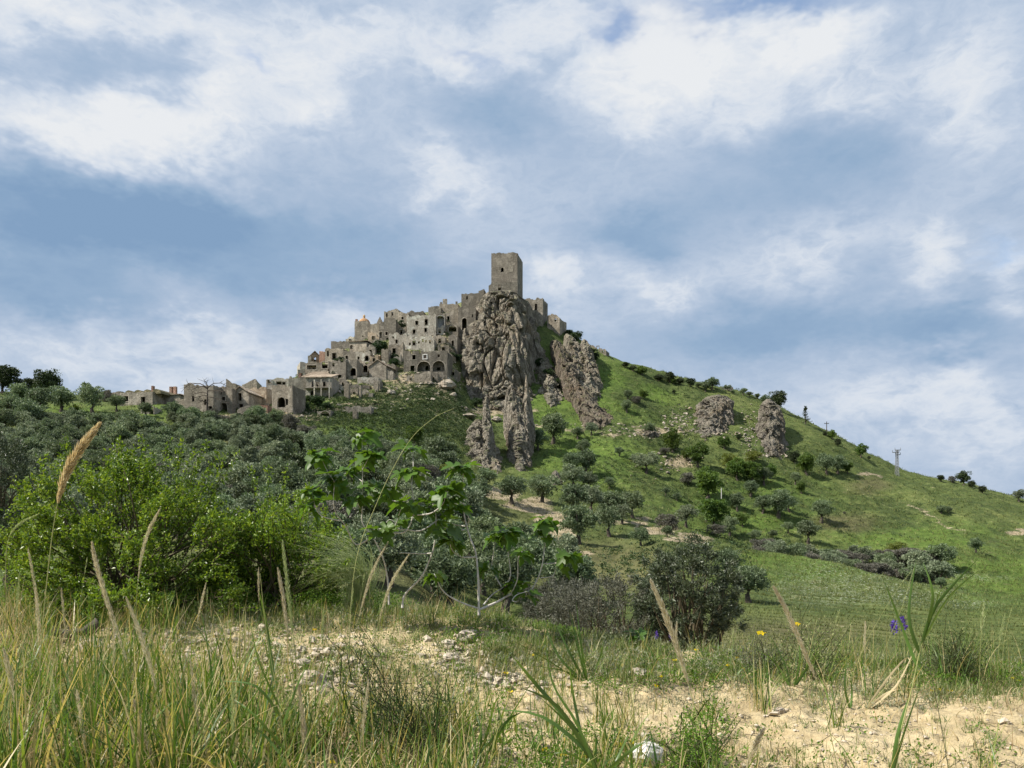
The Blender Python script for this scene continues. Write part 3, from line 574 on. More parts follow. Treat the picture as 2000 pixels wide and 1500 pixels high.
# spur of broken rock running down the left foot of the cliff
tag(obj('rock_spur', rock_mesh('rock_spur', [slim(640, 900, 916, 293, 12), slim(680, 892, 922, 287, 14), slim(720, 893, 925, 280, 14), slim(770, 900, 928, 270, 14), slim(830, 905, 932, 262, 14)], 280, 1.0, .6, 140, 90, 4, 11, 3.2), M['rock']), 'ragged rock spur along the left foot of the tall cliff', 'rock')
tag(obj('rock_wall', rock_mesh('rock_wall', [slim(618, 1028, 1050, 298, 8), slim(645, 1032, 1052, 294, 10), slim(672, 1036, 1056, 289, 12), slim(700, 1038, 1078, 286, 14), slim(735, 1040, 1097, 277, 16), slim(772, 1042, 1106, 269, 16), slim(800, 1044, 1108, 265, 18)], 285, 1.1, .5, 160, 110, 4, 17, 3.4), M['rock']), 'dark shaded rock wall in the gully right of the tall cliff', 'rock')
tag(obj('rock_slab', rock_mesh('rock_slab', [slim(664, 1074, 1096, 289, 6), slim(690, 1079, 1114, 282, 9), slim(715, 1086, 1126, 276, 11), (742, [(1108, 269), (1098, 271), (1092, 277), (1100, 288), (1136, 290), (1148, 278), (1128, 270)]), (768, [(1122, 264), (1108, 266), (1101, 273), (1110, 284), (1152, 286), (1166, 274), (1146, 265)]), (795, [(1142, 257), (1124, 259), (1114, 266), (1120, 280), (1176, 282), (1192, 268), (1168, 258)]), (818, [(1160, 252), (1138, 254), (1126, 260), (1130, 276), (1192, 278), (1208, 264), (1186, 253)]), (860, [(1160, 247), (1140, 249), (1128, 256), (1130, 276), (1192, 278), (1208, 262), (1186, 249)])], 266, .8, .5, 200, 130, 4, 23, 4.0), M['slab']), 'brown diagonal rock slab sloping down right of the shaded gully', 'rock')
tag(obj('rock_fin', rock_mesh('rock_fin', [slim(662, 1135, 1147, 294, 6), slim(680, 1130, 1156, 290, 8), slim(705, 1128, 1166, 285, 10), slim(740, 1132, 1174, 278, 12), slim(775, 1140, 1180, 272, 12)], 290, 1.0, .4, 120, 90, 5, 29, 2.6), M['rock']), 'pointed dark rock fin below the curved ruin on the right shoulder', 'rock')
tag(obj('rock_fin', rock_mesh('rock_fin', [slim(652, 1102, 1116, 296, 5), slim(668, 1102, 1130, 291, 7), slim(690, 1106, 1140, 287, 9), slim(725, 1112, 1148, 280, 11), slim(755, 1120, 1154, 274, 11)], 290, .9, .4, 120, 90, 5, 37, 2.6), M['rock']), 'grassy topped rock fin between the brown slab and the pointed fin', 'rock')
# the free-standing pinnacles below
pr = empty('rock_pinnacle', hit(948, 912)); tag(pr, 'slender grey needle of rock rising from a broad crumbling foot', 'rock pinnacle')
def child(name, me, mat, parent):
    o = obj(name, me, mat, parent); o.matrix_parent_inverse = parent.matrix_world.inverted() if False else __import__('mathutils').Matrix.Translation(-Vector(parent.location)); return o
child('spire', rock_mesh('spire', [slim(778, 947, 952, 214, 2), slim(795, 944, 954, 213, 3.5), slim(815, 944, 956, 211, 5), slim(835, 942, 960, 209, 7), slim(865, 938, 966, 206, 9), slim(895, 930, 970, 203, 11), slim(930, 922, 976, 198, 12)], 209, .75, .4, 140, 140, 6, 41, 2.2), M['rock'], pr)
child('foot', rock_mesh('foot', [slim(818, 926, 942, 216, 5), slim(845, 912, 956, 211, 9), slim(880, 905, 972, 206, 11), slim(915, 900, 980, 199, 12), slim(945, 896, 982, 195, 12)], 208, 1.15, .5, 200, 120, 4, 43, 2.4), M['rock'], pr)
pr = empty('rock_pinnacle', hit(1012, 895)); tag(pr, 'broad rock pinnacle with a thin upright spike on its right shoulder', 'rock pinnacle')
child('tower_of_rock', rock_mesh('tower_of_rock', [slim(752, 993, 1002, 224, 3), slim(762, 990, 1008, 223, 5), slim(790, 988, 1014, 221, 7), slim(815, 987, 1032, 219, 9), slim(838, 988, 1042, 217, 10), slim(860, 990, 1037, 214, 11), slim(885, 992, 1034, 211, 11), slim(925, 994, 1036, 205, 12)], 218, 1.0, .45, 200, 160, 6, 47, 2.8), M['rock'], pr)
child('spike', rock_mesh('spike', [slim(735, 1026.5, 1029, 224, 1.2), slim(752, 1025.5, 1031, 223.5, 2), slim(775, 1024, 1034, 222.5, 3.2), slim(795, 1018, 1037, 221, 5), slim(830, 1016, 1042, 219, 7)], 222, .35, .3, 80, 90, 6, 53, 1.8), M['rock'], pr)
for a, lab in [(dict(lv=[slim(771, 1376, 1424, 277, 8), slim(779, 1364, 1432, 273, 12), slim(805, 1354, 1436, 267, 14), slim(828, 1344, 1432, 262, 14), slim(846, 1334, 1426, 257, 14), slim(870, 1328, 1426, 252, 14)], z=273, s=61), 'squat grey crag with a rubbly left flank on the green slope'),
               (dict(lv=[slim(780, 1490, 1512, 273, 6), slim(792, 1484, 1522, 270, 9), slim(820, 1478, 1531, 265, 11), slim(850, 1469, 1535, 259, 13), slim(872, 1466, 1538, 254, 13), slim(895, 1464, 1540, 250, 14)], z=266, s=67), 'tall upright grey crag near the right skyline, right of the squat one'),
               (dict(lv=[slim(836, 1262, 1276, 252, 5), slim(850, 1240, 1290, 249, 8), slim(868, 1236, 1294, 245, 9), slim(890, 1238, 1294, 240, 9)], z=247, s=71), 'low broken rock face with dark right edge above the pale scree'),
               (dict(lv=[slim(892, 1300, 1322, 239, 5), slim(905, 1290, 1336, 236, 8), slim(925, 1294, 1344, 230, 9), slim(945, 1296, 1346, 225, 9)], z=233, s=73), 'knobbly pale outcrop in the middle of the green slope'),
               (dict(lv=[slim(912, 962, 978, 198, 3), slim(925, 958, 986, 195, 5), slim(945, 956, 988, 191, 6)], z=195, s=79), 'small grey boulder at the foot of the needle of rock'),
               (dict(lv=[slim(922, 1078, 1092, 196, 4), slim(938, 1070, 1100, 192, 6), slim(962, 1068, 1102, 187, 6)], z=193, s=83), 'grey rock hump behind the two clearing olives')]:
    big = a['lv'][-1][1][5][0] - a['lv'][-1][1][2][0] > 55
    tag(obj('crag' if big else 'boulder', rock_mesh('crag', a['lv'], a['z'], .8 if big else .35, .6 if big else .4, 150 if big else 80, 100 if big else 50, 3.5, a['s'], 3.4 if big else 2.0), M['crag'] if a['s'] < 80 else (M['pale_rock'] if a['s'] > 84 else M['crag'])), lab, 'crag' if big else 'rock')
# boulders on the slope
def boulder(name, lab, px, py, w, mat, cat='boulder', seed=0, flat=.6, p=None):
    p = hit(px, py) if p is None else p; r = w * p[1] / F / 2
    th = np.arange(18) / 18 * 2 * np.pi; ph = np.linspace(.02, np.pi - .02, 12); V = np.stack([np.outer(np.sin(ph), np.cos(th)), np.outer(np.sin(ph), np.sin(th)), np.outer(np.cos(ph), np.ones(18))], -1)
    d = 1 + .30 * fbm(V[..., 0] * 1.6, V[..., 1] * 1.6, V[..., 2] * 1.6, 3, seed)
    q = np.round(V * 2.2) / 2.2; V = (V * .62 + q * .38) * d[..., None] * r; V[..., 2] *= flat
    i, j = np.meshgrid(np.arange(11), np.arange(18), indexing='ij'); j2 = (j + 1) % 18
    o = obj(name, mesh(name, V.reshape(-1, 3), np.stack([i * 18 + j, (i + 1) * 18 + j, (i + 1) * 18 + j2, i * 18 + j2], -1).reshape(-1, 4)), mat, None, tuple(p + [0, 0, r * flat * .45]))
    o.rotation_euler = (0, 0, seed * 1.3); tag(o, lab, cat); return o
boulder('boulder', 'large pinkish pale boulder on the scree beside the cliff foot', 872, 760, 36, M['pale_rock'], seed=1)
boulder('boulder', 'small whitish boulder lower right of the pinkish one', 885, 774, 14, M['pale_rock'], seed=2)
boulder('boulder', 'small pale boulder left of the cliff foot, below the arched house', 838, 752, 16, M['pale_rock'], seed=3)
boulder('boulder', 'pale round boulder lying in scrub under the ruined low wall', 765, 770, 18, M['pale_rock'], seed=4)
boulder('boulder', 'pale flat rock shelf left of the needle of rock', 916, 815, 26, M['pale_rock'], seed=6, flat=.4)
boulder('boulder', 'pale rock lump between the needle and the broad pinnacle', 970, 822, 20, M['pale_rock'], seed=7, flat=.6)
# loose rubble under the town and on the rocky patches
mb = MB(); ico = None
def pebble_field(mb, n, place, size, r):
    V0 = np.array([(0, 0, 1), (.9, 0, .3), (.28, .85, .3), (-.72, .53, .3), (-.72, -.53, .3), (.28, -.85, .3), (.72, .53, -.4), (-.28, .85, -.4), (-.9, 0, -.4), (-.28, -.85, -.4), (.72, -.53, -.4)], float)
    Tt = [(0, 1, 2), (0, 2, 3), (0, 3, 4), (0, 4, 5), (0, 5, 1), (1, 6, 2), (2, 7, 3), (3, 8, 4), (4, 9, 5), (5, 10, 1), (6, 7, 2), (7, 8, 3), (8, 9, 4), (9, 10, 5), (10, 6, 1)]
    for k in range(n):
        p = place(); 
        if p is None: continue
        s = size() ; a = r.uniform(0, 6.28); V = V0 * (1 + .3 * r.normal(size=(11, 1))) * (1, r.uniform(.6, 1), r.uniform(.45, .8)) * s
        c, sn = math.cos(a), math.sin(a); V = np.stack([V[:, 0] * c - V[:, 1] * sn, V[:, 0] * sn + V[:, 1] * c, V[:, 2]], 1)
        mb.add(V + p + (0, 0, s * .15), None, Tt)
r3 = np.random.default_rng(5)
spots = [(560, 800, 50, 9, 170), (600, 815, 40, 9, 90), (790, 745, 60, 22, 170), (865, 755, 40, 26, 150), (870, 690, 30, 24, 120), (700, 795, 70, 10, 100), (1300, 905, 50, 22, 120), (1330, 825, 44, 30, 300), (1400, 850, 50, 8, 90), (1500, 890, 50, 8, 120), (1265, 845, 45, 12, 100), (1180, 838, 70, 9, 90), (920, 808, 70, 12, 130), (1440, 815, 40, 30, 60), (1462, 850, 18, 40, 160), (640, 750, 40, 14, 60), (860, 640, 24, 24, 60), (1080, 832, 50, 5, 40), ]
for (cx, cy, rx, ry, n) in spots:
    pebble_field(mb, n, lambda: hit(cx + r3.normal() * rx * .5, cy + r3.normal() * ry * .5), lambda: min(.08 + r3.exponential(.17), .8), r3)
tag(obj('rubble', mb.mesh('rubble'), M['pale_rock']), 'loose pale stones scattered over the slopes', 'rubble', kind='stuff')

# ------------------------------------------------------------------ buildings
def wall_piece(mb, org, dx, nrm, L, top, zb, holes, th):
    """a wall from org along dx (unit, xy), outer face there, thickness th along -nrm; top: f(s); holes (s0, s1, z0, z1, arch) are real openings"""
    cuts = {0.0, L}
    nseg = max(2, int(L / .55))
    for k in range(1, nseg): cuts.add(L * k / nseg)
    for (a, b, c, d, ar) in holes:
        for k in range(9 if ar else 2): cuts.add(min(max(a + (b - a) * k / (8 if ar else 1), 0), L))
    xs = sorted(cuts); xs = [x for i, x in enumerate(xs) if i == 0 or x - xs[i - 1] > 1e-3]
    def htop(h, s):
        a, b, c, d, ar = h
        if not ar: return d
        r = (b - a) / 2; q = max(0.0, r * r - (s - (a + b) / 2) ** 2) ** .5; return d - min(r, d - c) + q * min(r, d - c) / r
    def pt(s, z, k): return (org[0] + dx[0] * s - nrm[0] * th * k, org[1] + dx[1] * s - nrm[1] * th * k, z)
    for i in range(len(xs) - 1):
        a, b = xs[i], xs[i + 1]; mid = (a + b) / 2; hs = sorted([h for h in holes if h[0] < mid < h[1]], key=lambda h: h[2])
        lo = [(zb, zb)] ; iv = []
        for h in hs:
            iv.append((lo[0], (h[2], h[2]))); lo = [(htop(h, a), htop(h, b))]
        iv.append((lo[0], (top(a), top(b))))
        for (l0, l1), (t0, t1) in iv:
            t0 = max(t0, l0 + .02); t1 = max(t1, l1 + .02)
            V = [pt(a, l0, 0), pt(b, l1, 0), pt(b, t1, 0), pt(a, t0, 0), pt(a, l0, 1), pt(b, l1, 1), pt(b, t1, 1), pt(a, t0, 1)]
            Q = [(0, 1, 2, 3), (5, 4, 7, 6), (3, 2, 6, 7), (1, 0, 4, 5)]
            if i == 0: Q.append((4, 0, 3, 7))
            if i == len(xs) - 2: Q.append((1, 5, 6, 2))
            mb.add(V, Q)
        for h in hs:
            for s, e in ((a, h[0]), (b, h[1])):
                if abs(s - e) < 1e-3:
                    z1 = htop(h, s); V = [pt(s, h[2], 0), pt(s, z1, 0), pt(s, z1, 1), pt(s, h[2], 1)]; mb.add(V, [(0, 1, 2, 3)])
def warp_stone(V):
    q = .05; x, y = V[:, 0], V[:, 1]
    return V + np.stack([q * vnoise(x / 1.7, y / 1.7, 0, 401), q * vnoise(x / 1.7, y / 1.7, 0, 402), 0 * x], 1)
SYS = {'a': (560, 580, 5.5556), 'b': (860, 470, 5.5556), 'c': (180, 680, 4.5455), 'p': (0, 0, 1)}
nb_ = [0]
def house(sysn, x0, x1, yt, yb, yaw, depth, name, label, cat='house', wins=(), prof=None, ruin=.35, roof='flat', mat='wall', rwins=(), gable=None, at=None, dig=6.0, wmat='surround', Y=None, rmat=None, th=.65):
    """front wall seen between photo columns x0..x1 with its top at yt and foot at yb (in a zoom system); yaw > 0 shows its right side, < 0 its left"""
    nb_[0] += 1; r = np.random.default_rng(1000 + nb_[0]); ox, oy, sc = SYS[sysn]
    cx = lambda v: ox + v / sc
    cyy = lambda v: oy + v / sc
    X0, X1, YT, YB = cx(x0), cx(x1), cyy(yt), cyy(yb)
    g = hit((X0 + X1) / 2, YB) if Y is None else P((X0 + X1) / 2, YB, Y)
    Yc = g[1]; th_ = math.radians(yaw); c, s = math.cos(th_), math.sin(th_); u0, u1 = (X0 - 1000) / F, (X1 - 1000) / F
    YL = Yc + (s * (X1 - X0) / F * Yc) / 2; xL = u0 * YL; Wd = (u1 * YL - xL) / (c + u1 * s)
    dx = np.array([c, -s]); bk = np.array([s, c]); org = np.array([xL, YL])
    zof = lambda py, w: EYE + (PY0 - py) / F * (YL - w * s)
    e = empty(name, (xL + dx[0] * Wd / 2, YL + dx[1] * Wd / 2, zof(YB, Wd / 2))); tag(e, label, cat)
    zb = min(zof(YB, 0), zof(YB, Wd)) - dig
    if prof is None: prof = [(0, 0), (1, 0)]
    pf = np.array([p_[0] for p_ in prof]); pv = np.array([p_[1] / sc for p_ in prof])   # dz in picture units, up positive
    ph = r.uniform(0, 99)
    def front_top(w):
        base = zof(YT, w) + np.interp(w / Wd, pf, pv) / F * Yc
        bite = vnoise(w / 2.2 + ph, 6.6, 0, 9)
        return base + ruin * 1.35 * (vnoise(w / 1.3 + ph, 3.3, 0, 7) + .7 * vnoise(w / .5 + ph, 9.1, 0, 8)) - (ruin * 3.2 * max(0.0, bite - .25) if roof in ('flat', 'none') and ruin > .18 else 0)
    def hole(x_0, y_0, x_1, y_1, ar=False):
        f = lambda xx: (((cx(xx) - 1000) / F) * YL - xL) / (c + ((cx(xx) - 1000) / F) * s)
        a, b = f(x_0), f(x_1); g_ = .14; return (max(.15, a - g_), min(Wd - .15, b + g_), zof(cyy(y_1), (a + b) / 2) - g_, zof(cyy(y_0), (a + b) / 2) + g_, ar)
    holes = [hole(*w) for w in wins]
    if ruin > .14 and roof != 'none' and name != 'stone_tower':
        zt_, zb2 = zof(YT, Wd / 2) - 1.0, zof(YB, Wd / 2) + .8
        for k in range(int(Wd * max(0, zt_ - zb2) / 14)):
            a0 = r.uniform(.5, max(.6, Wd - 1.1)); w0 = r.uniform(.3, .9); z0_ = r.uniform(zb2, max(zb2 + .1, zt_ - .6)); q = (a0, min(a0 + w0, Wd - .2), z0_, z0_ + w0 * r.uniform(.9, 2.4), False)
            if q[1] - q[0] > .25 and all(q[1] < h_[0] - .35 or q[0] > h_[1] + .35 for h_ in holes): holes.append(q)
    mt = M[mat]
    def part(n, fn, mm, warp=warp_stone, smooth=False):
        b_ = MB(); fn(b_); o = obj(n, b_.mesh(n, smooth, warp), mm, e); o.matrix_parent_inverse = __import__('mathutils').Matrix.Translation(-Vector(e.location)); return o
    nF = -bk
    fw = part('front_wall', lambda b_: wall_piece(b_, org, dx, nF, Wd, front_top, zb, holes, th), mt)
    tL, tR = front_top(0), front_top(Wd); body = zof(YT, Wd / 2) + (pv.min() if gable is None else 0) / F * Yc
    tb = min(tL, tR) if gable is None else body
    sideL = lambda w: tL + (tb - tL) * min(1, w / depth) + ruin * vnoise(w / 1.1 + ph + 40, 1.3, 0, 7)
    sideR = lambda w: tR + (tb - tR) * min(1, w / depth) + ruin * vnoise(w / 1.1 + ph + 60, 5.3, 0, 7)
    pR = org + dx * Wd + bk * th
    rh = []
    for (f0, z0_, f1, z1_, ar) in rwins: rh.append((f0 * (depth - th), f1 * (depth - th), zb + dig + z0_, zb + dig + z1_, ar))
    part('side_wall', lambda b_: wall_piece(b_, pR, bk, dx, depth - 2 * th, sideR, zb, rh, th), mt)
    pL = org + bk * (depth - th)
    part('side_wall', lambda b_: wall_piece(b_, pL, -bk, -dx, depth - 2 * th, lambda w: sideL(depth - w), zb, [], th), mt)
    part('back_wall', lambda b_: wall_piece(b_, org + dx * Wd + bk * depth, -dx, bk, Wd, lambda w: tb + ruin * vnoise(w + ph, 2.2, 0, 7), zb, [], th), mt)
    rm = M[rmat or ('roof' if roof in ('gable', 'shed', 'hip') else 'roof_grass')]
    low = min(tL, tR, tb, zof(YT, Wd / 2) + pv.min() / F * Yc)
    def pt(w, d_, z): return (org[0] + dx[0] * w + bk[0] * d_, org[1] + dx[1] * w + bk[1] * d_, z)
    def slab(b_, corners, t_):
        V = [np.array(q) for q in corners] + [np.array(q) - (0, 0, t_) for q in corners]; b_.add(V, [(0, 1, 2, 3), (7, 6, 5, 4), (0, 4, 5, 1), (1, 5, 6, 2), (2, 6, 7, 3), (3, 7, 4, 0)])
    i_ = th * .6
    if roof == 'flat': part('roof', lambda b_: slab(b_, [pt(i_, i_, low - .35), pt(Wd - i_, i_, low - .35), pt(Wd - i_, depth - i_, low - .25), pt(i_, depth - i_, low - .25)], .3), rm)  # low slab; roofless ruins get it too, added to keep their interiors dark
    elif roof == 'shed':
        part('roof', lambda b_: slab(b_, [pt(-.3, -.4, body + .12), pt(Wd + .3, -.4, body + .12), pt(Wd + .3, depth, body + depth * .32), pt(-.3, depth, body + depth * .32)], .22), rm)
    elif roof == 'gable':   # ridge runs back from the front gable
        hg = gable / sc / F * Yc; ov = .35
        part('roof', lambda b_: (slab(b_, [pt(-ov, -.3, body + .1), pt(Wd / 2, -.3, body + hg + .2), pt(Wd / 2, depth, body + hg + .2), pt(-ov, depth, body + .1)], .2), slab(b_, [pt(Wd / 2, -.3, body + hg + .2), pt(Wd + ov, -.3, body + .1), pt(Wd + ov, depth, body + .1), pt(Wd / 2, depth, body + hg + .2)], .2)), rm)
    elif roof == 'hip':     # ridge runs along the front
        hg = gable / sc / F * Yc; ov = .35; m_ = depth / 2
        part('roof', lambda b_: (slab(b_, [pt(-ov, -ov, body + .1), pt(Wd + ov, -ov, body + .1), pt(Wd - .25 * Wd, m_, body + hg), pt(.25 * Wd, m_, body + hg)], .2), slab(b_, [pt(Wd + ov, -ov, body + .1), pt(Wd + ov, depth + ov, body + .1), pt(.75 * Wd, m_ + .01, body + hg), pt(.75 * Wd, m_, body + hg)], .2), slab(b_, [pt(Wd + ov, depth + ov, body + .1), pt(-ov, depth + ov, body + .1), pt(.25 * Wd, m_, body + hg), pt(.75 * Wd, m_, body + hg)], .2), slab(b_, [pt(-ov, depth + ov, body + .1), pt(-ov, -ov, body + .1), pt(.25 * Wd, m_, body + hg), pt(.25 * Wd, m_ + .01, body + hg)], .2)), rm)
    for w in holes:         # stone surrounds
        a, b, z0, z1, ar = w; fr = .16
        if b - a < .8 and not ar: continue
        door = z0 < zof(YB, (a + b) / 2) + .9
        def ring(b_):
            def bar(s0, s1, q0, q1):
                V = []
                for s_ in (s0, s1):
                    for k in (.05, -.22):
                        for q in (q0, q1): V.append((org[0] + dx[0] * s_ + nF[0] * k, org[1] + dx[1] * s_ + nF[1] * k, q))
                b_.add(V, [(0, 1, 3, 2), (4, 6, 7, 5), (0, 4, 5, 1), (2, 3, 7, 6), (0, 2, 6, 4), (1, 5, 7, 3)])
            if ar:
                rr = (b - a) / 2; rz = min(rr, z1 - z0); zs_ = z1 - rz
                bar(a - fr, a, z0, zs_); bar(b, b + fr, z0, zs_)
                for k in range(8):
                    t0, t1 = math.pi * k / 8, math.pi * (k + 1) / 8; V = []
                    for t_ in (t0, t1):
                        for rad in (rr, rr + fr):
                            for kk in (.05, -.22):
                                s_ = (a + b) / 2 - rad * math.cos(t_); V.append((org[0] + dx[0] * s_ + nF[0] * kk, org[1] + dx[1] * s_ + nF[1] * kk, zs_ + rad / rr * rz * math.sin(t_)))
                    b_.add(V, [(0, 1, 3, 2), (4, 6, 7, 5), (0, 4, 5, 1), (2, 3, 7, 6), (0, 2, 6, 4), (1, 5, 7, 3)])
            else:
                bar(a - fr, a, z0, z1 + fr); bar(b, b + fr, z0, z1 + fr); bar(a, b, z1, z1 + fr)
                if not door: bar(a - fr * 1.4, b + fr * 1.4, z0 - fr, z0)
        so_ = part('door_surround' if door else 'window_surround', ring, M[wmat], warp_stone); so_.parent = fw; so_.matrix_parent_inverse = __import__('mathutils').Matrix.Identity(4)
    return dict(e=e, pt=pt, Wd=Wd, depth=depth, low=low, body=body, part=part, zof=zof, Yc=Yc, sc=sc, org=org, dx=dx, bk=bk, nF=nF, front_top=front_top)
def add_box(h, name, w0, w1, d0, d1, z0, z1, mat):
    def f(b_):
        V = [h['pt'](w, d, z) for w in (w0, w1) for d in (d0, d1) for z in (z0, z1)]
        b_.add(V, [(0, 1, 3, 2), (4, 6, 7, 5), (0, 4, 5, 1), (2, 3, 7, 6), (0, 2, 6, 4), (1, 5, 7, 3)])
    return h['part'](name, f, M[mat])

# the keep
h = house('b', 553, 836, 134, 545, 11.5, 10.6, 'stone_tower', 'square medieval stone tower standing on top of the cliff', 'tower', wins=[(660, 295, 685, 335, True)], prof=[(0, -5), (.93, 6), (1, 0)], ruin=.16, mat='tower', roof='flat', dig=4, Y=306, th=.9)
add_box(h, 'blocked_window', *[v for v in (6.6, 8.3)], -.06, .1, h['zof'](470 + 340 / 5.5556, 7), h['zof'](470 + 262 / 5.5556, 7), 'wall_grey')
house('b', 525, 838, 452, 560, 6, 5, 'low_house', 'low vaulted stone house at the foot of the tower', 'house', wins=[(630, 482, 655, 532)], prof=[(0, -40), (.12, 0), (.7, 2), (.75, 8), (1, 4)], ruin=.2, roof='flat', mat='wall_grey', dig=3, Y=297)
house('b', 228, 425, 575, 690, 8, 6, 'ruined_house', 'long blank stone house left of the tower, lower down', 'house', prof=[(0, 6), (.3, 0), (1, 0)], ruin=.2, mat='wall_grey', Y=303)
house('b', 415, 475, 545, 650, 10, 4, 'wall_stub', 'narrow stone wall stub between the blank house and the tower house', 'ruined wall', ruin=.3, mat='wall_grey', Y=298, prof=[(0, 0), (.6, 2), (1, 22)])
house('b', 192, 385, 715, 985, 14, 6, 'ruined_house', 'tall stone house with a walled up arch against the cliff', 'house', wins=[(238, 842, 285, 968, True)], prof=[(0, 0), (.5, 4), (1, -20)], ruin=.3, mat='wall_grey', Y=292)
h = house('b', -10, 190, 688, 770, 8, 8, 'mother_church', 'reddish church top with small bell gables on the town skyline', 'church', ruin=.12, mat='wall', Y=306, prof=[(0, 0), (1, 0)])
for w, zz in ((.6, .9), (h['Wd'] * .29, 2.0), (h['Wd'] * .92, .9)): add_box(h, 'bell_gable', w - .35 if zz < 1 else w - .8, w + .35 if zz < 1 else w + .8, .1, .7, h['low'] - .3, h['low'] + zz, 'wall_grey')
house('b', -130, 5, 716, 790, 4, 8, 'ruined_house', 'low weedy vaulted roof left of the skyline church top', 'house', ruin=.2, mat='wall_grey', Y=304, prof=[(0, -14), (.5, 8), (1, 4)])
house('b', 922, 1112, 622, 960, 14, 9, 'bastion', 'rounded stone bastion house right of the tower base', 'bastion', wins=[(1030, 690, 1046, 750)], prof=[(0, -8), (.6, 6), (1, -6)], ruin=.45, mat='wall_grey', Y=303)
house('b', 1160, 1296, 812, 985, 22, 8, 'ruined_house', 'small stone house with one square window right of the bastion', 'house', wins=[(1242, 848, 1258, 876)], prof=[(0, -6), (.5, 6), (1, -8)], ruin=.4, mat='wall', Y=302)
house('b', 1600, 1800, 1150, 1310, 18, 6, 'ruined_wall', 'curved broken ruin wall low on the right shoulder', 'ruined house', wins=[(1752, 1196, 1768, 1212)], prof=[(0, 0), (.3, 10), (.55, -4), (.9, -10), (1, -20)], ruin=.35, mat='wall_grey', Y=308)
# upper town
h = house('a', 735, 905, 262, 470, 12, 7, 'domed_church', 'church block crowned by an orange tiled dome', 'church', wins=[], prof=[(0, 0), (.8, 0), (1, -26)], ruin=.15, mat='wall_grey')
cxm = h['Wd'] * .42; zc = h['low']
def dome(b_):
    th = np.arange(24) / 24 * 2 * np.pi; rr = 2.35; prof = [(2.5, 0), (2.5, .5), (2.35, .55), (2.3, 1.1), (2.05, 1.8), (1.6, 2.4), (.9, 2.85), (.3, 3.0)]
    c0 = np.array(h['pt'](cxm, 2.9, zc)); V = np.array([[(c0[0] + r_ * math.cos(a), c0[1] + r_ * math.sin(a), c0[2] - .3 + z_ * 1.05) for a in th] for r_, z_ in prof])
    i, j = np.meshgrid(np.arange(7), np.arange(24), indexing='ij'); j2 = (j + 1) % 24
    b_.add(V.reshape(-1, 3), np.stack([i * 24 + j, i * 24 + j2, (i + 1) * 24 + j2, (i + 1) * 24 + j], -1).reshape(-1, 4))
h['part']('dome', dome, M['dome'], None, True)
def lantern(b_):
    c0 = np.array(h['pt'](cxm, 2.9, zc + 2.6)); tube(b_, [c0, c0 + (0, 0, .7), c0 + (0, 0, 1.2), c0 + (0, 0, 1.6)], [.42, .42, .5, .12], 8)
h['part']('lantern', lantern, M['dome'], None)
add_box(h, 'corner_pier', .1, .8, .4, 1.2, zc - .2, zc + 2.1, 'wall_red')
house('a', 905, 1045, 300, 460, 4, 3, 'gable_wall', 'jagged broken gable wall right of the domed church', 'ruined wall', prof=[(0, 0), (.25, 16), (.5, 30), (.66, 60), (.75, 88), (.85, 50), (1, 20)], ruin=.3, mat='wall', roof='none')
house('a', 1000, 1182, 290, 470, 10, 7, 'convent_wing', 'stone wing with two dark windows right of the broken gable', 'house', wins=[(1008, 385, 1030, 440), (1074, 383, 1092, 411), (1085, 447, 1100, 470)], prof=[(0, 0), (.25, 8), (.35, 60), (.95, 58), (1, 40)], ruin=.25, mat='wall_grey')
house('a', 1055, 1212, 160, 290, 24, 8, 'ruined_house', 'tall blind block with a pitched corner on the town skyline', 'house', prof=[(0, 0), (.5, 8), (.85, 34), (1, 20)], ruin=.2, mat='wall_grey', wins=[(1080, 180, 1092, 215)])
house('a', 1205, 1320, 170, 330, 10, 6, 'ruined_house', 'narrow house with a tiny window behind the ivy in the upper town', 'house', wins=[(1248, 220, 1264, 240)], prof=[(0, 10), (.5, 0), (1, -10)], ruin=.2, mat='wall')
house('a', 1310, 1490, 165, 260, 4, 8, 'ruined_house', 'row of low vaulted roofs on the skyline above the plastered facade', 'house', prof=[(0, -4), (.25, 8), (.5, 0), (.75, 10), (1, 4)], ruin=.25, mat='wall_grey')
house('a', 1300, 1618, 198, 455, 6, 7, 'facade_house', 'big pale plastered facade with four dark windows in the upper town', 'house', wins=[(1400, 262, 1422, 300), (1500, 245, 1525, 300), (1371, 357, 1395, 396), (1496, 340, 1516, 378)], prof=[(0, -6), (.15, -10), (.4, 0), (.85, 4), (1, 8)], ruin=.3, mat='wall_pale')
h = house('a', 1610, 1722, 185, 400, 2, 3.2, 'apse_ruin', 'open ruined apse with a tall pale blue niche', 'ruined chapel', wins=[(1628, 205, 1706, 360, True)], prof=[(0, 0), (.5, 6), (1, 0)], ruin=.2, mat='wall', wmat='surround_white')
add_box(h, 'niche_back', .5, h['Wd'] - .5, 1.6, 1.9, h['low'] - 9, h['low'] - .2, 'plaster_blue')
house('a', 1722, 1862, 170, 330, 6, 5, 'ruined_house', 'stone house with a single tall window right of the blue niche', 'house', wins=[(1743, 214, 1763, 258)], ruin=.25, mat='wall', prof=[(0, 0), (.6, 6), (1, -4)])
house('a', 1690, 1860, 300, 400, 6, 4, 'cave_house', 'low collapsed house with a dark arched cave mouth below the single window house', 'ruined house', wins=[(1760, 310, 1840, 372, True)], ruin=.4, mat='wall', prof=[(0, -10), (.5, 10), (1, 0)])
house('a', 1108, 1300, 400, 560, 6, 5, 'ruined_house', 'pale weathered house with one small window below the ivy patch', 'house', wins=[(1184, 468, 1201, 500), (1150, 430, 1160, 445)], prof=[(0, -10), (.3, 6), (.6, 0), (1, 4)], ruin=.35, mat='wall_pale')
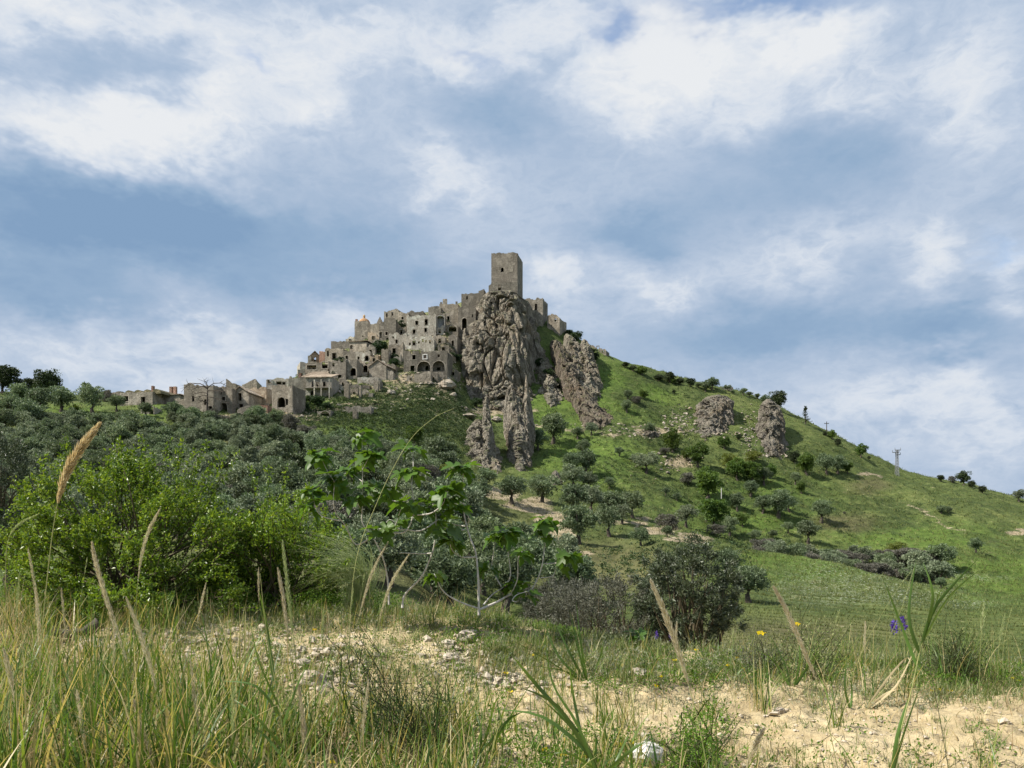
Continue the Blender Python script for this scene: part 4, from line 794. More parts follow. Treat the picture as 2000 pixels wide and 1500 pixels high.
house('a', 1290, 1600, 430, 580, 6, 5, 'ruined_house', 'broken pale house row with scattered holes under the plastered facade', 'ruined house', wins=[(1369, 480, 1391, 520), (1330, 500, 1343, 520), (1372, 440, 1386, 462), (1425, 485, 1438, 500), (1470, 460, 1484, 485), (1505, 470, 1516, 488)], prof=[(0, 4), (.25, -6), (.5, 6), (.7, 16), (.9, 0), (1, -40)], ruin=.5, mat='wall_pale')
house('a', 1100, 1250, 520, 640, 8, 4, 'ruined_house', 'small gable ended ruin with a doorway left of the two arched house', 'ruined house', wins=[(1150, 560, 1180, 625)], prof=[(0, -10), (.5, 14), (1, -8)], ruin=.4, mat='wall')
house('a', 1230, 1262, 510, 670, 10, 2.5, 'wall_pillar', 'thin standing wall pillar left of the two arched house', 'ruined wall', ruin=.5, mat='wall', roof='none')
h = house('a', 1270, 1742, 588, 850, 8, 8, 'arched_house', 'broad grey house with two great arches and a white framed window', 'house', wins=[(1366, 632, 1395, 676), (1345, 748, 1384, 805), (1420, 702, 1556, 805, True), (1585, 697, 1712, 805, True), (1640, 628, 1655, 648), (1345, 596, 1358, 610), (1440, 596, 1452, 608)], prof=[(0, -6), (.2, 0), (.6, 6), (.8, -2), (1, 0)], ruin=.3, mat='wall_grey')
def arch_back(b_):
    for (xa, xb, hole) in ((1410, 1566, (1500, 735, 1527, 782)), (1575, 1722, (1618, 752, 1660, 786))):
        Y_ = h['Yc']; pass
w_a = lambda v: (((560 + v / 5.5556) - 1000) / F * h['Yc'] - h['org'][0])
def arch_wall(b_): wall_piece(b_, h['org'] + h['bk'] * 1.9 + h['dx'] * w_a(1400), h['dx'], h['nF'], w_a(1735) - w_a(1400), lambda s_: h['zof'](580 + 690 / 5.5556, 8), h['zof'](580 + 850 / 5.5556, 8) - 2, [(w_a(1490) - w_a(1400), w_a(1527) - w_a(1400), h['zof'](580 + 782 / 5.5556, 8), h['zof'](580 + 730 / 5.5556, 8), True), (w_a(1618) - w_a(1400), w_a(1660) - w_a(1400), h['zof'](580 + 786 / 5.5556, 8), h['zof'](580 + 752 / 5.5556, 8), False)], .5)
h['part']('arch_inner_wall', arch_wall, M['wall_grey'])
def wr(b_):
    a, b = w_a(1486), w_a(1522); z0, z1 = h['zof'](580 + 668 / 5.5556, 8), h['zof'](580 + 628 / 5.5556, 8)
    for (s0, s1, q0, q1) in ((a - .25, a, z0, z1 + .25), (b, b + .25, z0, z1 + .25), (a, b, z1, z1 + .25), (a - .3, b + .3, z0 - .25, z0)):
        V = [h['pt'](s_, d_, q) for s_ in (s0, s1) for d_ in (-.14, .2) for q in (q0, q1)]; b_.add(V, [(0, 1, 3, 2), (4, 6, 7, 5), (0, 4, 5, 1), (2, 3, 7, 6), (0, 2, 6, 4), (1, 5, 7, 3)])
h['part']('window_surround', wr, M['surround_white'])['label'] = 'whitewashed window frame'
add_box(h, 'dark_panel', w_a(1486), w_a(1522), -.03, .02, h['zof'](580 + 668 / 5.5556, 8), h['zof'](580 + 628 / 5.5556, 8), 'dark_brown')  # dark panel closing the white framed window
house('a', 1742, 1850, 765, 860, 10, 5, 'lean_to', 'small annex with an arched doorway right of the two arched house', 'house', wins=[(1785, 787, 1816, 850, True)], ruin=.3, mat='wall_grey', prof=[(0, 6), (1, -8)])
house('a', 1380, 1562, 820, 935, 6, 3, 'terrace_wall', 'stout ruined retaining wall in front of the great arches', 'ruined wall', ruin=.45, mat='wall', roof='flat', prof=[(0, -20), (.2, 0), (.8, 4), (1, -14)])
# left part of the town
house('a', 480, 690, 490, 590, 8, 7, 'ruined_house', 'weedy roofed house on the left skyline below the domed church', 'house', ruin=.3, mat='wall_grey', prof=[(0, -6), (.4, 6), (.8, 12), (1, 0)])
house('a', 682, 865, 480, 610, 14, 7, 'corner_house', 'round cornered house with a small arched window below the domed church', 'house', wins=[(690, 525, 712, 560, True)], ruin=.25, mat='wall', prof=[(0, 0), (.5, 6), (1, 0)], roof='hip', gable=14)
house('a', 415, 612, 562, 705, 12, 7, 'ruined_house', 'flat topped stone house with one tall window left of the round cornered house', 'house', wins=[(495, 613, 530, 678)], ruin=.25, mat='wall', prof=[(0, -6), (.5, 4), (1, 6)], rwins=[(.3, 1.0, .55, 3.0, False)])
h = house('a', 262, 352, 640, 722, -8, 7, 'sunlit_house', 'small warm sunlit gabled house at the left end of the upper town', 'house', wins=[(300, 656, 313, 712)], ruin=.08, mat='wall_warm', gable=50, roof='gable', prof=[(0, 0), (.5, 46), (1, 0)])
house('a', 228, 264, 632, 720, 0, 4, 'wall_stub', 'narrow grey wall end left of the warm gabled house', 'ruined wall', ruin=.15, mat='wall_grey')
house('a', 352, 412, 592, 720, 16, 6, 'ruined_house', 'dark reddish house pressed against the warm gabled house', 'house', ruin=.15, mat='wall_red')
house('a', 145, 208, 710, 845, -24, 6, 'pale_house', 'pale house end catching the sun at the left edge of the hill town', 'house', ruin=.15, mat='wall_pale', prof=[(0, 4), (.8, 4), (1, -6)])
house('a', 204, 462, 706, 845, 6, 7, 'ruined_house', 'dark fronted house with broken openings below the warm gabled house', 'house', wins=[(225, 745, 320, 780), (385, 712, 440, 770), (452, 780, 470, 800)], ruin=.3, mat='wall', prof=[(0, 0), (.5, 0), (.7, 8), (1, 4)])
house('a', 160, 480, 870, 905, 4, 8, 'tiled_house', 'broad house under a caved in tile roof on the left of town', 'house', ruin=.1, mat='wall', roof='hip', gable=88)
house('a', 470, 642, 690, 905, 14, 7, 'overgrown_house', 'overgrown stone house half hidden by ivy in the left of town', 'house', wins=[(560, 850, 592, 905), (500, 720, 515, 750)], ruin=.5, mat='wall_grey', prof=[(0, 0), (.5, -12), (1, 10)])
h = house('a', 205, 487, 872, 1082, 6, 7, 'balcony_house', 'two storey house with a long balcony on thin columns', 'house', wins=[(275, 922, 306, 972), (396, 924, 419, 966), (262, 1022, 300, 1082, True), (325, 930, 345, 965)], ruin=.12, mat='wall_pale', roof='shed')
zb_ = h['zof'](580 + 990 / 5.5556, 5)
add_box(h, 'balcony', .1, h['Wd'] - .1, -1.5, -.02, zb_ - .2, zb_, 'wall_grey')
for f_ in (.40, .66, .97): add_box(h, 'column', h['Wd'] * f_ - .16, h['Wd'] * f_ + .16, -1.5, -1.2, h['zof'](580 + 1090 / 5.5556, 5) - 2, h['zof'](580 + 905 / 5.5556, 5), 'wall_pale')
h = house('a', 18, 206, 885, 1085, -4, 7, 'plain_house', 'plain grey rendered house with a chimney left of the balcony house', 'house', ruin=.1, mat='wall_grey', roof='flat', prof=[(0, 0), (.6, 12), (1, 8)])
add_box(h, 'chimney', h['Wd'] * .55, h['Wd'] * .68, 1.0, 2.0, h['low'] - .3, h['low'] + 1.9, 'wall_red')
house('a', 612, 745, 590, 700, 16, 6, 'ruined_house', 'shaded house with a sharp pale corner in the middle of the left town', 'house', ruin=.3, mat='wall_grey', prof=[(0, 0), (.5, 4), (1, -4)], wins=[(640, 640, 660, 670)])
house('a', 745, 905, 600, 720, 8, 5, 'ruined_house', 'broken pale wall with ragged holes below the round cornered house', 'ruined house', wins=[(770, 650, 785, 675), (850, 640, 885, 690, True)], ruin=.6, mat='wall_pale', prof=[(0, 0), (.3, 12), (.6, -6), (1, 16)])
house('a', 640, 760, 690, 900, 10, 6, 'ruined_house', 'tall shadowed house with a black cave like doorway', 'house', wins=[(692, 775, 752, 850, True)], ruin=.35, mat='wall_grey', prof=[(0, 0), (1, 8)])
house('a', 750, 1000, 690, 868, 8, 6, 'ruined_house', 'round fronted ruin with a pale plaster patch and a dark hollow', 'ruined house', wins=[(832, 745, 875, 812, True), (888, 790, 935, 856, True)], ruin=.4, mat='wall', prof=[(0, 0), (.3, 8), (.45, -12), (1, -6)])
house('a', 895, 1080, 755, 905, 16, 7, 'pitched_house', 'grey house under a pitched roof in the centre of the left town', 'house', ruin=.12, mat='wall_grey', gable=72, roof='gable', prof=[(0, 0), (.5, 68), (1, 0)])
house('a', 1028, 1104, 565, 720, 10, 3, 'chimney_wall', 'tall isolated wall slab rising among ivy left of the arches', 'ruined wall', ruin=.4, mat='wall', roof='flat')
house('a', 768, 1000, 872, 965, 4, 4, 'retaining_wall', 'long straight retaining wall below the pitched roof house', 'retaining wall', ruin=.12, mat='wall_pale', roof='flat')
house('a', 1000, 1156, 800, 905, 12, 5, 'ruined_house', 'low stepped ruin right of the straight retaining wall', 'ruined house', ruin=.4, mat='wall_grey', prof=[(0, 20), (.5, 6), (1, -10)])
house('a', 940, 1010, 905, 1000, 10, 3, 'wall_stub', 'dark wall stub below the right end of the retaining wall', 'ruined wall', ruin=.4, mat='wall_grey')
for (x0, x1, yt, yb, lab) in [(462, 490, 935, 1090, 'slim standing pillar just right of the balcony house'), (622, 672, 950, 1095, 'thick pale pillar remnant second right of the balcony house'), (786, 806, 965, 1110, 'thin leaning pillar remnant below the retaining wall'), (955, 990, 925, 1040, 'stub pillar under the right end of the retaining wall'), (715, 760, 1225, 1340, 'lone stone gatepost in the green scrub below the town')]:
    house('a', x0, x1, yt, yb, 6, 1.4, 'pillar', lab, 'pillar', ruin=.35, mat='wall', roof='none', th=.5)
h = house('a', 500, 600, 930, 1000, 6, 5, 'ruined_house', 'whitewashed wall fragment behind the slim pillar', 'ruined wall', ruin=.5, mat='wall_pale', prof=[(0, -10), (.5, 10), (1, -20)])
house('a', 670, 900, 960, 1000, 4, 3, 'terrace_wall', 'low mossy terrace wall above the bright grass ledge', 'terrace wall', ruin=.3, mat='wall_grey')
house('a', 640, 915, 1190, 1262, 4, 3, 'terrace_wall', 'low dark terrace wall below the bright grass ledge', 'terrace wall', ruin=.25, mat='wall_grey')
house('a', 330, 475, 1235, 1300, 4, 4, 'cellar_front', 'dark cellar mouth among bushes below the balcony house', 'cellar', wins=[(365, 1245, 465, 1300, True)], ruin=.3, mat='wall_grey')
for (x0, x1, yt, yb, yaw, mt_, pr_, lab) in [
    (905, 1010, 470, 560, 10, 'wall', [(0, 0), (.5, 10), (1, -12)], 'small broken house just under the convent wing'),
    (860, 960, 540, 640, 8, 'wall_grey', [(0, -10), (.4, 8), (1, -6)], 'dim ruined house right of the round cornered house'),
    (1060, 1130, 620, 700, 12, 'wall', [(0, 10), (1, -10)], 'tiny ruin beneath the tall wall slab'),
    (1160, 1240, 655, 735, 6, 'wall_pale', [(0, -6), (.5, 12), (1, -4)], 'pale broken gable end left of the great arches'),
    (1500, 1640, 395, 470, 8, 'wall_pale', [(0, 0), (.4, 14), (1, -16)], 'ragged plaster wall at the right foot of the plastered facade'),
    (1600, 1720, 420, 520, 10, 'wall', [(0, -16), (.5, 6), (1, -20)], 'slumped stone wall under the blue niche'),
    (1640, 1760, 520, 600, 4, 'wall', [(0, -4), (.6, 10), (1, -10)], 'low stone wall above the two arched house'),
    (1755, 1850, 430, 560, 16, 'wall_grey', [(0, 0), (.4, 16), (1, -8)], 'tall dark rocky wall with a pointed top beside the cliff'),
    (470, 560, 600, 690, 10, 'wall_pale', [(0, 0), (.5, 8), (1, 0)], 'little pale block before the flat topped house'),
    (330, 430, 800, 880, 6, 'wall', [(0, -6), (.5, 8), (1, -6)], 'crumbling dormer wall on the caved in roof'),
    (560, 660, 905, 985, 10, 'wall_grey', [(0, 0), (.5, 6), (1, -12)], 'dark house fragment right of the balcony house'),
    (1090, 1180, 740, 815, 12, 'wall_grey', [(0, 8), (1, -14)], 'fallen corner wall right of the pitched roof house'),
    (690, 770, 1010, 1075, 6, 'wall', [(0, -4), (.5, 8), (1, -8)], 'low ruin stub in the grass below the retaining wall'),
    (820, 930, 1020, 1085, 6, 'wall_grey', [(0, -10), (.5, 6), (1, -10)], 'mossy ruin stub right of the thin leaning pillar'),
    (1195, 1290, 330, 420, 8, 'wall', [(0, -8), (.5, 10), (1, 0)], 'small roofless ruin under the ivy patch'),
    (1620, 1700, 330, 410, 4, 'wall_pale', [(0, 0), (.5, -12), (1, 10)], 'pale fragment at the foot of the blue niche'),
    (880, 1000, 400, 480, 6, 'wall_warm', [(0, 10), (.5, -4), (1, 8)], 'warm toned wall under the broken gable'),
    (640, 740, 440, 500, 10, 'wall_pale', [(0, -10), (.5, 8), (1, -4)], 'pale little house left below the domed church'),
    (560, 650, 500, 575, 8, 'wall', [(0, 0), (.5, 12), (1, -6)], 'small stone house on the left skyline steps'),
    (900, 990, 640, 720, 10, 'wall_warm', [(0, 12), (.5, -10), (1, 6)], 'warm roofless ruin above the pitched roof house'),
    (250, 330, 740, 830, -6, 'wall_warm', [(0, 0), (.5, 8), (1, -6)], 'warm low block before the dark fronted house'),
    (120, 200, 800, 890, -10, 'wall_pale', [(0, 4), (1, -8)], 'small pale house beside the caved in roof'),
    (1000, 1070, 700, 790, 10, 'wall_pale', [(0, -8), (.5, 14), (1, -8)], 'narrow pale ruin right behind the pitched roof'),
    (1540, 1640, 850, 915, 8, 'wall_grey', [(0, 0), (.5, -10), (1, 6)], 'low wall remnant below the right great arch'),
    (1300, 1390, 860, 920, 4, 'wall', [(0, -10), (.5, 6), (1, -6)], 'low wall remnant below the left great arch'),
    (1700, 1790, 610, 690, 12, 'wall', [(0, 0), (.5, 10), (1, -14)], 'stub of wall behind the right end of the arched house')]:
    house('a', x0, x1, yt, yb, yaw, 5, 'ruined_house', lab, 'ruined house', wins=[((x0 * .6 + x1 * .4), yt + (yb - yt) * .35, (x0 * .4 + x1 * .6), yt + (yb - yt) * .75)], ruin=.5, mat=mt_, prof=pr_)
# lower row along the left ridge
h = house('c', 245, 537, 392, 505, 14, 9, 'long_house', 'long low grey house with two windows on the left ridge', 'house', wins=[(275, 430, 318, 468), (436, 436, 467, 497)], ruin=.12, mat='wall_grey', prof=[(0, -4), (.5, 2), (1, 2)])
def vaults(b_):
    for k in range(4):
        c0 = h['Wd'] * (.05 + .28 * k); n_ = 7
        V = []
        for d_ in (1.0, h['depth'] - 1):
            for q in range(n_):
                a = math.pi * q / (n_ - 1); V.append(h['pt'](c0 + 2.4 * (1 - math.cos(a)) / 2 * 1.2, d_, h['low'] - .3 + 1.3 * math.sin(a)))
        Q = [(q, q + 1, n_ + q + 1, n_ + q) for q in range(n_ - 1)]; b_.add(V, Q); b_.add(V[:n_], None, [(0, q, q + 1) for q in range(1, n_ - 1)])
h['part']('vaulted_roof', vaults, M['roof_grass'])
add_box(h, 'chimney', h['Wd'] * .86, h['Wd'] * .92, 1.2, 2.0, h['low'] - .3, h['low'] + 1.9, 'wall_red')
house('c', 60, 250, 388, 470, 4, 8, 'ruined_house', 'weedy vaulted outbuilding at the left end of the long low house', 'house', ruin=.3, mat='wall', prof=[(0, -10), (.3, 10), (.6, 4), (1, 0)])
house('c', 430, 552, 502, 592, 4, 4, 'stair_base', 'pale stair base with an arched buttress under the long low house', 'stair', wins=[(510, 525, 548, 590, True)], ruin=.3, mat='wall_pale', prof=[(0, 0), (.6, -2), (1, -20)])
h = house('c', 600, 770, 412, 500, 10, 7, 'ruined_house', 'small house with two chimneys right of the long low house', 'house', ruin=.15, mat='wall_grey', roof='hip', gable=26)
for f_ in (.32, .52): add_box(h, 'chimney', h['Wd'] * f_ - .4, h['Wd'] * f_ + .4, 2.2, 3.0, h['body'] - .2, h['body'] + 2.6, 'wall_red')
house('c', 740, 830, 455, 540, 4, 5, 'ruined_house', 'low broken wall between the chimney house and the stone ruin', 'ruined wall', ruin=.4, mat='wall', prof=[(0, 0), (1, -10)])
house('c', 815, 1075, 322, 560, 6, 8, 'stone_ruin', 'big rough stone ruin behind the bare branching tree', 'ruined house', wins=[(1040, 520, 1060, 550)], ruin=.35, mat='wall', prof=[(0, -6), (.2, 6), (.8, 8), (1, 0)])
house('c', 1075, 1245, 345, 565, 8, 8, 'stone_ruin', 'stone house with upper windows and a dark arched doorway', 'house', wins=[(1098, 372, 1122, 412), (1130, 375, 1148, 410), (1155, 435, 1176, 460), (1130, 490, 1197, 560, True)], ruin=.3, mat='wall', prof=[(0, 0), (.5, 6), (1, -10)])
house('c', 1188, 1275, 355, 440, 8, 4, 'gable_wall', 'spiky triangular broken wall above the gabled stone house', 'ruined wall', ruin=.15, mat='wall', roof='none', prof=[(0, 84), (.12, 74), (.6, 46), (1, 38)])
h = house('c', 1240, 1388, 398, 560, 10, 8, 'gabled_house', 'gabled stone house with a dark central window in the lower row', 'house', wins=[(1300, 402, 1323, 462), (1304, 500, 1335, 522)], ruin=.12, mat='wall', gable=56, roof='gable', prof=[(0, 0), (.5, 52), (1, 0)])
house('c', 1388, 1545, 350, 505, 8, 8, 'ruined_house', 'long stone house with a weedy roof right of the gabled house', 'house', wins=[(1470, 455, 1485, 490)], ruin=.25, mat='wall_warm', prof=[(0, -10), (.4, 6), (1, 0)])
house('c', 1330, 1462, 330, 420, 8, 4, 'gable_wall', 'ragged wall rising to a point at its right end', 'ruined wall', ruin=.15, mat='wall', roof='none', prof=[(0, 4), (.5, 34), (.93, 62), (1, 40)])
house('c', 1285, 1432, 510, 590, 4, 3, 'yard_wall', 'grey yard wall sloping up before the gabled house', 'yard wall', ruin=.12, mat='wall_grey', roof='none', prof=[(0, -40), (.6, 0), (1, 6)])
house('c', 1435, 1558, 505, 592, 2, 3, 'yard_wall', 'reddish brick yard wall right of the grey one', 'yard wall', ruin=.12, mat='wall_red', roof='none')
house('c', 1545, 1602, 280, 490, -6, 6, 'narrow_house', 'tall narrow pale house with stacked small windows', 'house', wins=[(1562, 288, 1580, 304), (1560, 366, 1577, 384), (1550, 420, 1590, 470)], ruin=.08, mat='wall_pale')
house('c', 1600, 1760, 270, 370, 4, 7, 'ruined_house', 'pale broken gables behind the arched stone house front', 'ruined house', ruin=.4, mat='wall_pale', prof=[(0, 0), (.4, 16), (.7, -12), (1, 8)], wins=[(1640, 300, 1680, 320), (1690, 305, 1710, 320)])
house('c', 1597, 1778, 335, 572, 10, 8, 'arched_ruin', 'tall stone house front with a blind arch, lower end of town', 'house', wins=[(1650, 440, 1710, 520, True), (1720, 455, 1735, 500)], ruin=.25, mat='wall', prof=[(0, -2), (.5, 4), (1, 6)])
# ------------------------------------------------------------------ trees and bushes of the slopes (each kind modelled once, unit = metres, 5 m wide)
def limb_paths(r, h, spread, n):
    out = []
    for k in range(n):
        a = 6.283 * k / n + r.uniform(-.5, .5); e = spread * r.uniform(.5, 1)
        out.append(np.array([(0, 0, h * .30), (math.cos(a) * e * .35, math.sin(a) * e * .35, h * .5), (math.cos(a) * e * .75, math.sin(a) * e * .75, h * r.uniform(.62, .85))]))
    return out
def tree_meshes(kind, seed):
    r = np.random.default_rng(seed); tr = MB(); cr = MB()
    if kind in ('olive', 'olive_grey'):
        H, Rr, th = 4.2, 2.3, .75; ncl, nl, ls = 40, 130, .27
    elif kind == 'green_tree': H, Rr, th = 4.4, 2.3, .3; ncl, nl, ls = 38, 120, .30
    elif kind == 'dark_tree': H, Rr, th = 4.2, 2.3, .2; ncl, nl, ls = 40, 120, .28
    elif kind == 'twig_bush': H, Rr, th = 3.4, 2.3, .1; ncl, nl, ls = 34, 130, .22
    elif kind == 'yellow_bush': H, Rr, th = 3.2, 2.3, .1; ncl, nl, ls = 32, 120, .24
    else: H, Rr, th = 3.2, 2.3, .0; ncl, nl, ls = 36, 120, .26
    lean = r.normal(0, .15, 2)
    tube(tr, [(0, 0, -1.2), (0, 0, 0), (lean[0] * .5, lean[1] * .5, th * .6), (lean[0], lean[1], th * 1.3)], [.42, .36, .27, .22], 8)
    for p in limb_paths(r, H, Rr * .8, 5): tube(tr, np.vstack([[lean[0], lean[1], th * .9], p]), [.18, .14, .09, .03], 5)
    cz = th + (H - th) * .5; hz = (H - th) * .5
    for k in range(ncl):
        d = r.normal(size=3); d /= np.linalg.norm(d); q = r.uniform(.40, .85) if k > 5 else .2
        c = np.array([d[0] * Rr * q, d[1] * Rr * q, cz + d[2] * hz * q]); c[:2] += lean
        rad = r.uniform(.55, .95) * (.80 if kind != 'dark_tree' else .95)
        v = unit(r.normal(size=(nl, 3))); v[:, 2] = np.where(v[:, 2] < -.5, -v[:, 2], v[:, 2]); pos = c + v * rad * r.uniform(.55, 1.05, (nl, 1)) * (1, 1, .85)
        dirn = v + r.normal(size=(nl, 3)) * .8 + (0, 0, .25)
        leaves(cr, pos, dirn, ls * r.uniform(.6, 1.3, nl), .5 if kind.startswith('olive') else .62, .2, r)
    return tr.mesh(kind + '_trunk', True), cr.mesh(kind + '_crown')
TREES = {k: [tree_meshes(k, 300 + 10 * i + j) for j in range(n)] for i, (k, n) in enumerate([('olive', 5), ('olive_grey', 3), ('green_tree', 3), ('dark_tree', 3), ('twig_bush', 3), ('yellow_bush', 2), ('ivy', 3)])}
NM = {'olive': ('olive_tree', 'tree'), 'olive_grey': ('olive_tree', 'tree'), 'green_tree': ('green_tree', 'tree'), 'dark_tree': ('evergreen_tree', 'tree'), 'twig_bush': ('grey_bush', 'bush'), 'yellow_bush': ('yellowish_bush', 'bush'), 'ivy': ('ivy_bush', 'bush')}
r4 = np.random.default_rng(44)
def plant(kind, px, py, w, label, group=None, squash=1.0, ymin=25.0, p=None, cat=None, name=None):
    """a tree whose trunk meets the ground at photo (px, py), w photo pixels wide"""
    p = hit(px, py, ymin) if p is None else p; s = 1.14 * w * p[1] / F / 5.0
    tm, cm = TREES[kind][r4.integers(len(TREES[kind]))]; n, c = NM[kind]
    e = empty(name or n, tuple(p)); e.scale = (s, s, s * squash * r4.uniform(.92, 1.08)); e.rotation_euler = (0, 0, r4.uniform(0, 6.28)); tag(e, label, cat or c, group)
    obj('trunk', tm, M['bark'], e); obj('crown', cm, M[kind], e)
    return e
O, G, Dk, Tw, Yb, Iv, Og = 'olive', 'green_tree', 'dark_tree', 'twig_bush', 'yellow_bush', 'ivy', 'olive_grey'
for k, px, py, w, lab in [
    (O, 1604, 1024, 46, 'round olive tree alone on the open right meadow slope'), (O, 1578, 1062, 46, 'olive tree below the lone round olive on the right meadow'),
    (O, 1838, 1003, 18, 'left of two small olives standing together by the thin path'), (O, 1853, 1004, 15, 'right of two small olives standing together by the thin path'),
    (O, 1906, 1079, 30, 'single olive tree low on the far right slope'), (Dk, 1838, 941, 14, 'tiny lone tree on the right skyline beyond the pylon'),
    (Dk, 1882, 948, 28, 'dark tree clump on the right skyline'), (Dk, 1898, 953, 15, 'small dark bush beside the skyline tree clump'), (Tw, 1860, 944, 18, 'thin grey bush left of the skyline tree clump'),
    (Dk, 1919, 964, 15, 'tiny spreading tree on the skyline near the picture edge'), (Og, 1990, 980, 24, 'greyish tree on the skyline at the very edge'),
    (G, 1681, 894, 25, 'round green bush on the right skyline left of the pylon'), (Dk, 1697, 898, 8, 'very small bush right of the round skyline bush'), (G, 1626, 858, 18, 'green bush just right of the utility pole'), (Dk, 1636, 872, 14, 'dark bush below the utility pole on the skyline'), (Dk, 1611, 852, 10, 'little bush at the foot of the utility pole'),
    (O, 1615, 928, 42, 'olive at the left end of the long bush clump on the right slope'), (O, 1636, 926, 36, 'olive in the middle of the long bush clump on the right slope'), (G, 1655, 926, 22, 'small green tree at the right end of the long bush clump'), (G, 1575, 926, 40, 'broad green bush left of the long bush clump'),
    (Dk, 1552, 905, 24, 'dark bush right of the tall crag foot'), (O, 1553, 946, 24, 'small olive below the tall crag'), (G, 1565, 965, 22, 'leafy bush below the small olive under the tall crag'),
    (O, 1466, 970, 34, 'olive with a clear trunk above the olive mass on the slope'), (O, 1492, 948, 34, 'olive at the upper right of the bush cluster under the crags'), (G, 1470, 945, 44, 'green bush cluster heart under the crags'), (G, 1440, 938, 40, 'leafy bush at the left of the cluster under the crags'), (G, 1505, 935, 28, 'small bush right of the cluster under the crags'),
    (O, 1520, 1012, 60, 'broad olive in the middle of the right slope'), (O, 1490, 1003, 36, 'olive touching the broad olive on its upper left'), (O, 1541, 1000, 36, 'olive touching the broad olive on its right'), (O, 1540, 1042, 24, 'small olive under the broad olive'), (O, 1510, 1052, 20, 'small bushy olive above the grey thicket'),
    (Yb, 1425, 915, 46, 'yellow green bush below the squat crag'), (Yb, 1470, 905, 40, 'yellow green bush below and left of the tall crag'), (G, 1415, 878, 26, 'dark leafy bush right below the squat crag'), (Dk, 1443, 860, 14, 'small dark shrub between the two crags'),
    (O, 1268, 852, 26, 'olive with dark trunk above the low broken rock face'), (G, 1315, 885, 44, 'large green tree above the pale outcrop'), (G, 1362, 912, 46, 'green tree with thick shadow right of the pale outcrop'), (G, 1340, 900, 26, 'small green tree between two bigger ones on the slope'), (Tw, 1300, 890, 24, 'grey bush above the pale outcrop'),
    (Og, 1262, 925, 44, 'large silvery olive left of the pale outcrop'), (O, 1210, 892, 20, 'small olive with a thin trunk near the rock slab foot'), (Og, 1240, 905, 20, 'small silvery bush between two olives on the slope'), (Tw, 1345, 950, 36, 'greyish bush below the pale outcrop'), (G, 1382, 975, 60, 'big bright green tree on the mid slope'), (O, 1300, 968, 16, 'tiny olive on the bare mid slope'), (O, 1322, 980, 18, 'tiny olive lower on the bare mid slope'),
    (O, 1226, 782, 22, 'dark round bush high on the slope, upper of two'), (O, 1224, 808, 24, 'dark round bush high on the slope, lower of two'), (G, 1256, 782, 20, 'small leafy bush near the upper round bushes'), (Tw, 1245, 790, 24, 'grey bush between the round bushes and the skyline'),
    (G, 1315, 752, 12, 'tiny bright tree on the grass under the skyline bushes'), (O, 1378, 766, 20, 'small tree with visible trunk on the grass above the squat crag'), (Dk, 1316, 770, 8, 'tiny shrub alone on the upper grass'),
    (O, 1080, 868, 62, 'large dark olive beside the foot of the broad pinnacle'), (O, 1050, 880, 40, 'dark bush tucked under the broad pinnacle'), (O, 1128, 858, 26, 'small grey olive right of the pinnacle olive'), (Og, 1155, 850, 26, 'grey bush left of the rock slab foot'), (O, 1138, 892, 32, 'olive below the grey bush on the green strip'), (O, 1115, 925, 44, 'bushy olive on the lower green strip, left one'), (O, 1145, 928, 50, 'bushy olive on the lower green strip, right one'), (Og, 1120, 955, 54, 'silvery olive above the sandy clearing'), (Og, 1150, 958, 36, 'low silvery bush right of the one above the clearing'), (O, 1190, 958, 24, 'small bush at the edge of the green strip'),
    (O, 1000, 985, 64, 'left of two big olives on the sandy clearing'), (O, 1058, 982, 64, 'right of two big olives on the sandy clearing'),
    (O, 1130, 1062, 76, 'dense olive in front of the row by the sandy clearing'), (O, 1190, 1048, 60, 'olive with a stout trunk below the olive row'), (O, 1120, 1005, 62, 'leftmost olive of the row right of the clearing'), (Og, 1155, 1003, 56, 'second olive of the row right of the clearing'), (O, 1195, 1010, 56, 'third olive of the row right of the clearing'), (O, 1235, 1012, 54, 'rightmost olive of the row right of the clearing'), (Og, 1215, 1025, 40, 'silvery olive before the right end of the olive row'),
    (O, 1252, 1068, 38, 'short olive stump with a bushy top below the row'), (Tw, 1305, 1040, 56, 'half bare tree right of the olive row'), (Og, 1340, 1030, 44, 'thin grey tree right of the half bare tree'), (O, 1303, 1050, 22, 'little leaning tree on the bare track'),
    (O, 1380, 1020, 40, 'olive in front of the white pole'), (G, 1395, 1030, 62, 'bright leafy bush below the white pole'), (O, 1440, 1000, 34, 'olive right of the white pole'), (O, 1425, 1048, 40, 'dark bush at the right end of the near thicket'), (Tw, 1400, 1048, 40, 'grey twiggy bush in the near thicket'), (G, 1450, 1030, 26, 'small green bush right of the white pole olive'), (O, 1475, 1060, 26, 'small bush above the near ridge grass'),
    (O, 1462, 1180, 84, 'big round olive on the near meadow at the centre right'), (O, 1420, 1128, 60, 'dark olive behind the big round meadow olive'),
    (Og, 1815, 1110, 36, 'pale feathery bush right of the grey thicket'), (O, 1850, 1130, 30, 'olive at the right end of the grey thicket'), (O, 1838, 1148, 22, 'small olive below the right end of the thicket'), 
    (Yb, 860, 945, 66, 'yellow green tree below the pinnacles, behind the fig'), (Yb, 1752, 1090, 50, 'yellowish thin bush above the grey thicket'), (Tw, 1650, 1005, 8, 'small dark stub bush on the meadow')]:
    plant(k, px, py, w, lab, squash=.85 if k in (Tw, Yb) else 1.0)
